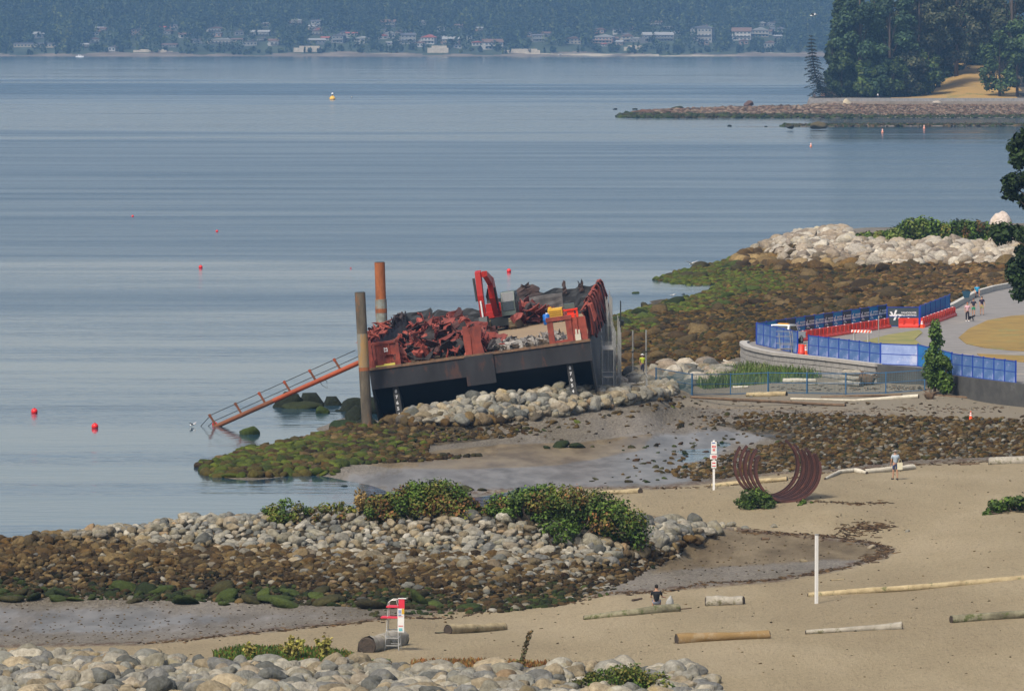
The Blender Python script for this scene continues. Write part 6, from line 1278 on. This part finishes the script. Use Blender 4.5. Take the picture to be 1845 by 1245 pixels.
def log(pts_, radii, wood, label, group=None, lift=.62, name="driftwood_log", zs=None):
    """pts_ are picture points of the log's underside on the sand"""
    P = [on(a, b, True) for a, b in pts_]; O = P[0].copy(); gl = np.random.default_rng(int(pts_[0][0]*7+pts_[0][1]))
    S_ = [P[0]+(P[1]-P[0])*0]; n = 16 if len(P) == 2 else 7; path = []; rd = []
    for i in range(len(P)-1):
        for k in range(n+(i == len(P)-2)):
            f = k/n; path.append(P[i].lerp(P[i+1], f)); rd.append(radii[i]+(radii[i+1]-radii[i])*f)
    bm = bmesh.new(); rings = []; m_ = 14; ph = gl.uniform(0, 6, 4)
    for i, (p, r) in enumerate(zip(path, rd)):
        d = (path[min(i+1, len(path)-1)]-path[max(i-1, 0)]).normalized(); u = d.cross(Vector((0, 0, 1))).normalized(); v = u.cross(d)
        c = p-O+Vector((0, 0, r*lift)); rings.append([bm.verts.new(c+(u*math.cos(a)+v*math.sin(a))*r*(1+.09*math.sin(2*a+ph[0]+i*.35)+.06*math.sin(5*a+ph[1]+i*.7)+.05*math.sin(i*.9+ph[2])+gl.normal(0, .03))) for a in [2*math.pi*q/m_ for q in range(m_)]])
    for a, b in zip(rings, rings[1:]):
        for k in range(m_): bm.faces.new((a[k], a[(k+1) % m_], b[(k+1) % m_], b[k]))
    t = empty(name, O, 0, label, "driftwood", group); mb = MB(); mb.bm.free(); mb.bm = bm; mb.build("trunk", woods[wood], t, True)
    for ring, c in ((0, -1), (-1, 1)):
        p = path[ring]-O; r = rd[ring]; q = path[1 if ring == 0 else -2]-O; d = (p-q).normalized(); c0 = p+Vector((0, 0, r*lift)); MB().tube([c0-d*.02, c0+d*.03], [r*1.0, r*.86], 14).build("cut_end", endm, t)
    return t
log([(661, 1175.5), (722, 1160)], [.42, .40], 'grey', "thick pale hollow log behind the lifeguard chair")
log([(807, 1141), (908, 1134)], [.24, .21], 'tan', "short stubby log right of the lifeguard chair"); log([(785, 1141), (803, 1140)], [.05, .04], 'moss', "little mossy stick left of the short stubby log")
log([(1053, 1116), (1140, 1108), (1222, 1101)], [.13, .19, .23], 'moss', "long mossy tapered log with a man sitting on it")
log([(1273, 1091), (1340, 1088)], [.29, .24], 'grey', "chunky broken stump lying right of the seated man"); log([(1219, 1158.5), (1385, 1149)], [.25, .22], 'orange', "orange tinted log low in the sand below the stump")
log([(1452, 1142), (1625, 1132.5)], [.11, .18], 'grey', "slim pale green log between the orange log and the right one"); log([(1457, 1074.5), (1650, 1063), (1990, 1038)], [.12, .18, .24], 'tan', "very long tan log running off the right edge past the white post")
log([(1714, 1121.5), (1960, 1104)], [.2, .2], 'moss', "dark mossy log cut off by the right edge"); log([(1281, 877), (1418, 866)], [.13, .17], 'tan', "tan log lying behind the rusty arc sculpture")
log([(1487, 864), (1512, 853), (1540, 850), (1562, 854)], [.08, .14, .16, .1], 'white', "thin arched white driftwood branch right of the sculpture"); log([(1558, 853), (1600, 850), (1645, 845)], [.15, .2, .2], 'white', "thick white driftwood log behind the walking man")
log([(1085, 890.5), (1154, 888)], [.14, .18], 'tan', "pale log half hidden behind the large breakwater bush"); log([(1782, 837), (1900, 834)], [.3, .3], 'grey', "big weathered stump log at the right edge by the dark gravel")
log([(1245, 717), (1523, 732)], [.09, .12], 'brown', "long straight dark brown pole log on the upper grey sand"); log([(1346, 714.5), (1417, 713)], [.2, .2], 'tan', "short tan log just below the blue mesh fence")
log([(1425, 720), (1540, 723), (1590, 720), (1655, 717)], [.08, .1, .12, .17], 'white', "slender birch like log ending at a dark root ball"); log([(1480, 716), (1625, 713)], [.06, .09], 'brown', "thin brown log behind the birch like log")
log([(1668, 713), (1744, 718)], [.1, .1], 'brown', "brown pole right of the dark root ball"); log([(1410, 689), (1470, 688.5)], [.2, .17], 'white', "whitish log in the grass left of the weathered root stump"); log([(1456, 694), (1522, 691)], [.1, .08], 'grey', "thin grey log leading to the weathered root stump")
log([(1320, 699.5), (1348, 698.5)], [.1, .1], 'white', "small pale log under the mesh fence at the sand edge"); log([(1372, 972.5), (1386, 972)], [.09, .08], 'brown', "short brown log piece by the drift line below the sculpture"); log([(1140, 1083), (1156, 1079)], [.07, .05], 'brown', "curved brown bark piece at the wrack line left of the seated man")
log([(1302, 650), (1335, 662)], [.09, .09], 'white', "bleached pole leaning over the boulders by the stone wall"); log([(1225, 1098), (1245, 1096)], [.03, .03], 'brown', "pair of thin sticks right of the mossy log"); log([(1497, 1046), (1521, 1044)], [.04, .03], 'tan', "thin orange stick near the white post"); log([(1600, 668), (1652, 667)], [.13, .1], 'white', "short white log under the faded blue scrim")
log([(1730, 838), (1764, 836)], [.05, .05], 'brown', "thin stick leaning at the gravel edge near the right log")
def rootball(px, py, r, label, m_):
    p = on(px, py); t = empty("root_stump", p, 0, label, "driftwood"); gl = np.random.default_rng(int(px)); mb = MB()
    V = RV3[int(px) % 16]*r*np.array([1, .8, .8]); link("stump", np_mesh("stump", V+np.array([0, 0, r*.6]), ICO3[1], woods[m_], smooth=True), t)
    for i in range(16):
        a = gl.uniform(0, 6.28); e = Vector((math.cos(a), math.sin(a)*.6, gl.uniform(-.1, 1.1)))*r*gl.uniform(1.1, 1.8); MB().tube([(0, 0, r*.6), e*.6+Vector((0, 0, r*.5)), e+Vector((0, 0, r*.3))], [r*.2, r*.12, r*.03], 6).build("root", woods[m_], t, True)
rootball(1675, 719, .42, "dark root ball at the end of the birch like log", 'brown'); rootball(1563, 694, .7, "black weathered root stump on the upper sand", 'brown')
for i, (a, b, c, d) in enumerate([(1515, 691, 1552, 694), (1517, 688, 1556, 690), (1520, 684, 1556, 685)]): log([(a, b+3), (c, d+3)], [.22, .2], 'grey', "%s grey split timber stacked left of the black root stump" % ["lowest", "middle", "topmost"][i], lift=.8+1.2*i)

# ---------------------------------------------------------------- arc sculpture
cor_shade = mat("shade_weathering_steel", (.045, .016, .013), scale=2.5, rough=.7); cor = mat("weathering_steel", (.10, .034, .025), scale=2.5, col2=(.045, .018, .014), rough=.65, bump=.2, col3=(.14, .055, .035), t3=.62, s3=1)  # darker copy of the steel paints shade into the grooves between arcs
p = on(1421, 905); t = empty("arc_sculpture", p, 0, "rust brown sculpture of nested open steel arcs standing on the sand", "sculpture"); g = np.random.default_rng(17)
N_ = 13; Rr_ = 1.93
for i in range(N_):
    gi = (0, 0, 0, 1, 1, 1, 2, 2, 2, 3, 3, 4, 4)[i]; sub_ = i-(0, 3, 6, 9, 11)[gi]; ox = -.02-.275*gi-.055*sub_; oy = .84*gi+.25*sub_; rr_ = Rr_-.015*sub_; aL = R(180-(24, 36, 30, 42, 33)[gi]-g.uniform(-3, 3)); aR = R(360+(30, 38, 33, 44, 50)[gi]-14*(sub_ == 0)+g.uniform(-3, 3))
    bm = bmesh.new(); rings = []; w2 = .1; dt = .13 if sub_ == 0 else .15
    for k in range(41):
        a = aL+(aR-aL)*k/40; c, s = math.cos(a), math.sin(a)
        rings.append([bm.verts.new((ox+c*(rr_+dr), oy+dy, Rr_*.99+s*(rr_+dr))) for dr, dy in ((-dt, -w2), (0, -w2), (0, w2), (-dt, w2))])
    for a, b in zip(rings, rings[1:]):
        for k in range(4): bm.faces.new((a[k], a[(k+1) % 4], b[(k+1) % 4], b[k]))
    bm.faces.new(rings[0]); bm.faces.new(rings[-1]); mb = MB(); mb.bm.free(); mb.bm = bm; mb.build("steel_arc", cor if sub_ == 0 else cor_shade, t, False, 0)
# ---------------------------------------------------------------- signs, posts, lifeguard chair
wp = paint("white_post_paint", (.72, .71, .68), .6); redt = paint("red_print", (.60, .05, .05), .6); bluet = paint("blue_print", (.03, .12, .42), .6)
t = empty("sign_post", on(1286, 882.5), 0, "white post carrying three white signs with red print on the beach", "sign"); MB().box((0, 0, 1.45), (.13, .13, 3.1)).build("post", wp, t)
s1 = MB().box((0, -.09, 2.55), (.34, .03, .74)).build("sign_board", wp, t); mb = MB()
for k, n_ in ((2.62, 3), (2.42, 2)):
    for q in range(n_): mb.box((-.08+q*.08+(0.04 if n_ == 2 else 0), -.11, k), (.055, .01, .13))
mb.build("red_print", redt, s1); MB().box((-.02, -.11, 2.84), (.2, .01, .05)).build("blue_print", bluet, s1)
s2 = MB().box((-.02, -.09, 2.0), (.42, .03, .27)).build("sign_board", wp, t); MB().box((.02, -.11, 2.06), (.28, .01, .04)).box((.02, -.11, 1.99), (.3, .01, .05)).box((.02, -.11, 1.92), (.24, .01, .03)).build("red_print", redt, s2)
s3 = MB().box((0, -.09, 1.55), (.3, .03, .44)).build("sign_board", wp, t); MB().box((0, -.11, 1.63), (.2, .01, .07)).box((0, -.11, 1.45), (.22, .01, .05)).build("red_print", redt, s3)
t = empty("beach_post", on(1471, 1087), R(20), "tall bare white square post on the sand at lower right", "post"); MB().box((0, 0, 1.6), (.13, .13, 3.3)).build("post", wp, t); MB().box((0, 0, 3.27), (.15, .15, .06)).build("cap", steel, t)
t = empty("lifeguard_chair", on(709, 1170), R(-6), "tall aluminium lifeguard chair with red seat and sign board beside the thick log", "chair")
alu = mat("aluminium", (.50, .50, .47), metal=.4, rough=.45, scale=3, col2=(.38, .38, .36)); rs = paint("seat_red", (.65, .03, .06), .5)
LG = {(-1, -1): ((-.40, -.35), (-.24, -.10)), (1, -1): ((.20, -.35), (.10, -.10)), (-1, 1): ((-.12, .35), (-.08, .22)), (1, 1): ((.40, .35), (.26, .22))}
LG = {(-1, -1): ((-.34, -.4), (-.20, -.18)), (1, -1): ((.28, -.4), (.20, -.18)), (-1, 1): ((-.34, .45), (-.20, .30)), (1, 1): ((.28, .45), (.20, .30))}
for (sx, sy), (b, u) in LG.items(): MB().tube([(b[0], b[1], 0), (u[0], u[1], 1.9)], .022, 6).build("leg", alu, t)
def lp(k, z): b, u = LG[k]; f = z/1.9; return Vector((b[0]+(u[0]-b[0])*f, b[1]+(u[1]-b[1])*f, z))
for z in (.22, .55, .85): MB().bar(lp((-1, -1), z), lp((1, -1), z), .035).bar(lp((-1, 1), z), lp((1, 1), z), .035).bar(lp((-1, -1), z), lp((-1, 1), z), .035).bar(lp((1, -1), z), lp((1, 1), z), .035).build("rung", alu, t)
MB().b2((-.28, -.3, 1.88), (.24, .3, 1.94)).build("seat", rs, t); MB().b2((-.52, -.36, 1.42), (.45, .2, 1.47)).build("footrest", rs, t)
for y_ in (-.2, .28): MB().tube([(-.22, y_, 1.9), (-.2, y_, 2.1), (-.05, y_, 2.2), (.15, y_, 2.2), (.22, y_, 1.95)], .022, 6).build("armrest", alu, t)
sb = MB().b2((.24, -.42, .82), (.52, -.38, 1.86)).build("sign_board", wp, t); MB().b2((.28, -.42, 1.86), (.54, -.38, 2.28)).build("red_sign", rs, t); MB().b2((.26, -.44, 2.28), (.62, -.36, 2.32)).build("sign_cap", wp, t)
MB().b2((.42, -.43, 1.62), (.53, -.422, 1.85)).build("yellow_patch", yel, sb); mb = MB()
for z in (1.74, 1.66, 1.56): mb.b2((.27, -.43, z), (.40, -.422, z+.04))
mb.build("blue_print", bluet, sb); MB().b2((.27, -.43, 1.08), (.48, -.422, 1.11)).b2((.27, -.43, 1.5), (.48, -.422, 1.52)).build("red_print", redt, sb); MB().b2((.29, -.43, .87), (.45, -.422, 1.0)).build("teal_print", paint("teal", (.15, .45, .5)), sb)

# ---------------------------------------------------------------- bushes and plants
def bush(loc, blobs, n, size, pals, label, g, cat="bush", name="bush", squash=1, group=None):
    t = empty(name, loc, 0, label, cat, group); Qs = []; Cs = []
    mb = MB()
    for (x, y, z, rx, rz_) in blobs:
        mb.tube([(x*.6, y, -.2), (x*.9, y, z*.5), (x, y, z)], [.04, .03, .01], 5)
        for q in range(3): mb.tube([(x*.9, y, z*.4), (x+g.uniform(-.6, .6)*rx, y+g.uniform(-.5, .5)*rx, z+g.uniform(0, .8)*rz_)], [.02, .006], 4)
    mb.build("stems", bark_m, t)
    w_ = np.array([b[3]**2 for b in blobs]); w_ = w_/w_.sum()
    for b, f in zip(blobs, w_):
        pl = pals[g.integers(0, len(pals))]; Q, c = leaves([b[:3]], [(b[3], b[3]*.8, b[4])], int(n*f)+20, size, pl, g, inner=.15); Qs.append(Q); Cs.append(c)
    Q = np.concatenate(Qs); link("foliage", quadmesh("foliage", Q, np.concatenate(Cs)), t); return t
g = np.random.default_rng(70)
BR = [(.14, .12, .025), (.19, .09, .03), (.12, .075, .025), (.10, .12, .02)]; GB_ = [(.075, .14, .016), (.055, .10, .013), (.11, .17, .024), (.04, .07, .01)]; GO = [(.11, .15, .02), (.16, .14, .025), (.07, .10, .015), (.15, .14, .035)]
def band(px0, px1, tops, base, Y_, npb, rows, g):
    """blobs that fill an outline given as (px, py of the top) over a base line"""
    out = []; s = Y_/F
    for px in np.linspace(px0, px1, npb):
        X = (px-W0/2)*s; zt = atY(px, float(np.interp(px, [a for a, b in tops], [b for a, b in tops])), Y_)[2]; zb = float(ground_z(X, Y_)[0])-.1; H_ = max(.25, zt-zb)
        for k in range(rows):
            f = (k+.5)/rows; out.append((X+g.normal(0, .12), Y_+g.uniform(-1.1, 1.1)*(1-f*.5), zb+H_*(.12+.66*f), min(.85, H_*.42)*g.uniform(.7, 1.15), H_*.28))
    return out
def bband(px0, px1, tops, Y_, npb, rows, n, size, pals, label, **k):
    bl = band(px0, px1, tops, None, Y_, npb, rows, g); X0 = np.mean([b[0] for b in bl]); z0 = float(ground_z(X0, Y_)[0]); bl = [(b[0]-X0, b[1]-Y_, b[2]-z0, b[3], b[4]) for b in bl]
    return bush((X0, Y_, z0), bl, n, size, pals, label, g, **k)
bband(480, 548, [(480, 908), (515, 890), (548, 908)], 291.2, 5, 2, 1500, .08, [GO, GB_], "small low green bush at the left end of the breakwater crest")
bband(565, 628, [(565, 908), (600, 896), (628, 906)], 291, 4, 2, 500, .10, [BR, GO], "thin reddish green scrub left of the dry yellow plant")
bband(668, 860, [(668, 892), (700, 880), (730, 862), (800, 858), (830, 872), (862, 905)], 290.6, 13, 4, 13000, .09, [GB_, GO, GB_, BR, GO, BR], "tall bright green bush with reddish base left of the widest breakwater bush")
bband(885, 1150, [(870, 908), (900, 885), (960, 868), (1010, 866), (1080, 875), (1120, 890), (1160, 915)], 289.8, 17, 4, 16000, .09, [GB_, GO, GB_, G_MD, BR], "widest dark green bush with rusty leaves on the breakwater crest")
bband(985, 1025, [(985, 935), (1005, 928), (1025, 935)], 287.5, 3, 2, 700, .10, [GB_], "small fresh green bush spilling onto boulders below the widest bush")
bband(1522, 1612, [(1520, 426), (1560, 417), (1612, 412)], 672, 9, 3, 2600, .22, [GO, GB_], "low olive scrub at the left end of the far pale bank")
bband(1612, 1706, [(1605, 412), (1632, 392), (1655, 386), (1680, 390), (1706, 404)], 668, 10, 5, 7000, .2, [GB_, [(.16, .20, .04), (.12, .17, .03)], GB_], "rounded yellow green bush on the far pale bank")
bband(1708, 1800, [(1702, 405), (1725, 393), (1760, 395), (1800, 402)], 667, 10, 5, 7000, .2, [GO, GB_, GB_, BR], "wide green and rust bush right of the rounded yellow green one")
bband(1778, 1990, [(1770, 925), (1785, 905), (1800, 896), (1830, 890), (1900, 880), (1990, 880)], 306, 12, 3, 6000, .11, [GB_, G_MD], "bright green bush cut off by the right edge on the sand")
bband(1340, 1392, [(1338, 890), (1352, 875), (1375, 876), (1392, 892)], 318.6, 5, 3, 2200, .085, [GB_, G_MD], "leafy green shrub growing at the left foot of the arc sculpture")
bband(1440, 1462, [(1440, 903), (1450, 897), (1466, 904)], 318, 3, 1, 400, .08, [GB_], "little green plant at the right foot of the arc sculpture")
bband(1045, 1200, [(1040, 1216), (1080, 1204), (1125, 1190), (1160, 1196), (1200, 1216)], 223, 12, 3, 5200, .07, [GB_, GO], "dark green spreading bush among boulders at the bottom edge")
bband(922, 968, [(922, 1194), (945, 1182), (968, 1196)], 229, 3, 2, 900, .06, [GO, BR], "dark reddish bush at the foot of the thin sapling")
bband(596, 626, [(596, 1180), (608, 1172), (626, 1184)], 234, 3, 1, 300, .08, [GB_, G_MD], "small bright leafy plant in the grass left of the chair log")
bband(672, 692, [(672, 1180), (682, 1174), (692, 1180)], 233, 2, 1, 160, .07, [G_MD], "tiny green weed in front of the thick log")
def stalks(loc, h, w_, n, cols_, label, name="dry_plant", leafn=14, ls=.05):
    t = empty(name, loc, 0, label, "plant"); mb = MB(); Qs = []; Cs = []
    for i in range(n):
        a = g.uniform(0, 6.28); r = w_*g.random()**.6; e = Vector((math.cos(a)*r, math.sin(a)*r, h*g.uniform(.65, 1.0)*(1-.25*r/w_))); mb.tube([e*.0, e*.5+Vector((0, 0, h*.08)), e], [.012, .009, .004], 4)
        f = g.uniform(.3, 1, leafn); P = np.array([tuple(e*q+Vector((0, 0, h*.08*math.sin(q*3.1)))) for q in f]); Q, c = leaves(P, np.full((leafn, 3), .05+.02*w_), leafn*2, ls, cols_, g); Qs.append(Q); Cs.append(c)
    mb.build("stems", bark_m, t); link("leaves", quadmesh("leaves", np.concatenate(Qs), np.concatenate(Cs)), t)
YG_ = 0; DY = [(.50, .34, .12), (.42, .28, .10), (.34, .25, .09)]; YG = [(.40, .36, .08), (.28, .28, .06), (.46, .38, .11)]; RD = [(.26, .10, .03), (.18, .08, .03), (.30, .15, .04)]
def pY(px, Y_): X = (px-W0/2)/F*Y_; return Vector((X, Y_, float(ground_z(X, Y_)[0])-.05))
stalks(pY(648, 291.3), 1.7, .5, 26, DY, "dry golden plant standing above the breakwater crest", ls=.07); stalks(pY(447, 236), 1.0, .3, 13, YG, "small yellow green weed left of the taller pair above the grass", ls=.08)
stalks(pY(525, 235.5), 1.35, .6, 30, YG, "broad yellow green plant above the grass strip", ls=.085); stalks(pY(583, 235), 1.5, .42, 24, YG, "tall yellow green plant right of the broad one", ls=.085)
stalks(pY(884, 232), .75, .22, 8, RD, "rusty orange weed among foreground boulders", ls=.05); stalks(pY(709, 232), .45, .3, 14, [(.30, .22, .14), (.22, .16, .1)], "dry brown tuft in front of the lifeguard chair", leafn=6, ls=.03)
t = empty("sapling", pY(947, 232), 0, "thin leaning sapling with dark leaves rising from the foreground rocks", "plant"); Pp_ = [Vector((-.15, 0, 0)), Vector((-.12, 0, .6)), Vector((.02, 0, 1.1)), Vector((.22, 0, 1.72))]
MB().tube(Pp_, [.02, .017, .012, .005], 5).build("stem", bark_m, t); cc_ = [Pp_[1].lerp(Pp_[2], q) for q in np.linspace(-.3, 1, 6)]+[Pp_[2].lerp(Pp_[3], q) for q in np.linspace(.1, 1, 7)]
Q, c = leaves([tuple(v) for v in cc_], np.full((13, 3), .13), 240, .065, [(.10, .07, .03), (.05, .06, .02), (.16, .10, .04)], g); link("leaves", quadmesh("leaves", Q, c), t)
# grass as ground cover
def grass(name, label, poly, step, hgt, cols_, ylim, seed, xl=(-30, 60)):
    X, Y, Z, px, py, gg = scatter(poly, ylim, xl, step, seed); n = len(X); a = gg.uniform(0, 6.28, n); h_ = hgt*gg.uniform(.4, 1.2, n); w2 = .03+.04*gg.random(n); lx, ly = gg.normal(0, .25, (2, n))*h_
    B = np.stack([X, Y, Z-.03], 1); u = np.stack([np.cos(a)*w2, np.sin(a)*w2, 0*a], 1); T = B+np.stack([lx, ly, h_], 1)
    Q = np.stack([B-u, B+u, T+u*.3, T-u*.3], 1).reshape(-1, 3); c = pick(np.array(cols_), n, gg, j=.3); tag(link(name, quadmesh(name, Q, np.repeat(c, 4, 0))), label, "grass", kind="stuff")
grass("grass_strip", "green and rusty grass along the top of the foreground rock bank", [(385, 1182), (430, 1172), (520, 1170), (620, 1180), (650, 1192), (600, 1200), (400, 1200)], .075, .32, GB_+[(.22, .11, .03)], (228, 242), 81)
grass("rusty_grass", "rusty orange groundcover between sand and foreground boulders", [(740, 1192), (860, 1190), (1060, 1198), (1060, 1206), (900, 1206), (740, 1203)], .11, .2, RD+[(.20, .17, .06)], (226, 240), 82)
grass("dune_grass", "tall green grass at the foot of the curved stone wall", [(1250, 694), (1300, 676), (1370, 662), (1440, 655), (1520, 658), (1560, 668), (1470, 682), (1380, 692), (1270, 702)], .16, .75, [(.09, .15, .03), (.12, .19, .035), (.07, .11, .025), (.16, .19, .06)], (405, 445), 83)
grass("dune_grass_right", "tall green grass below the faded blue scrim", [(1545, 672), (1590, 662), (1670, 664), (1690, 676), (1620, 682), (1550, 682)], .16, .7, G_MD+[(.20, .16, .06)], (405, 440), 84)
# trees by the promenade
g = np.random.default_rng(90)
p = pY(1686, 408); tree("poplar_tree", p, 5.9, 1.5, 'col', "narrow green tree standing before the blue fence and promenade", [(.09, .16, .03), (.13, .20, .045), (.06, .11, .02)], g, n=5200, size=.11, low=.03)
p = pY(1706, 407); tree("shrub_tree", p, 3.2, .95, 'col', "smaller dark green shrub tree right of the narrow tree", GB_, g, n=1500, size=.14, low=.02)
Yt = 440; X = (1884-W0/2)/F*Yt; tree("edge_tree", (X, Yt, PZ), 18.5, 3.3, 'edge', "dark green tree whose foliage enters along the right edge", [(.014, .03, .006), (.022, .042, .009), (.03, .055, .012)], g, n=26000, size=.2, low=.20)  # leaf palette darkened so the crown's shade is in its colour
pb_ = atY(1803, 428, 686); V = RV3[5]*np.array([1.3, 1.0, 2.1]); o = link("pale_rock", np_mesh("pale_rock", V, ICO3[1], rock_m, col=np.tile((.68, .60, .56), (len(V), 1)), smooth=True)); o.location = (pb_[0], 686, pb_[2]+1.0); tag(o, "tall pinkish white boulder right of the far bank bushes", "boulder")

# ---------------------------------------------------------------- wording: tell look-alikes apart by their order
_by = {}
for _o in C.objects:
    if _o.parent is None and "label" in _o: _by.setdefault(_o["label"], []).append(_o)
for _l, _os in _by.items():
    if len(_os) > 1:
        _os.sort(key=lambda o: o.location.x/max(o.location.y, 1)); _nn = len(_os)
        _w = ["left one", "right one"] if _nn == 2 else ["left one", "middle one", "right one"] if _nn == 3 else [ORD[min(i, 13)]+" from left" for i in range(_nn)]
        for _o, _q in zip(_os, _w): _o["label"] = _l+", "+_q
for _o in C.objects:
    if _o.parent is None and "label" in _o:
        for _a in (" rounded", " grey", " mid", " the"):
            if len(_o["label"].split()) > 16: _o["label"] = _o["label"].replace(_a, "", 1)
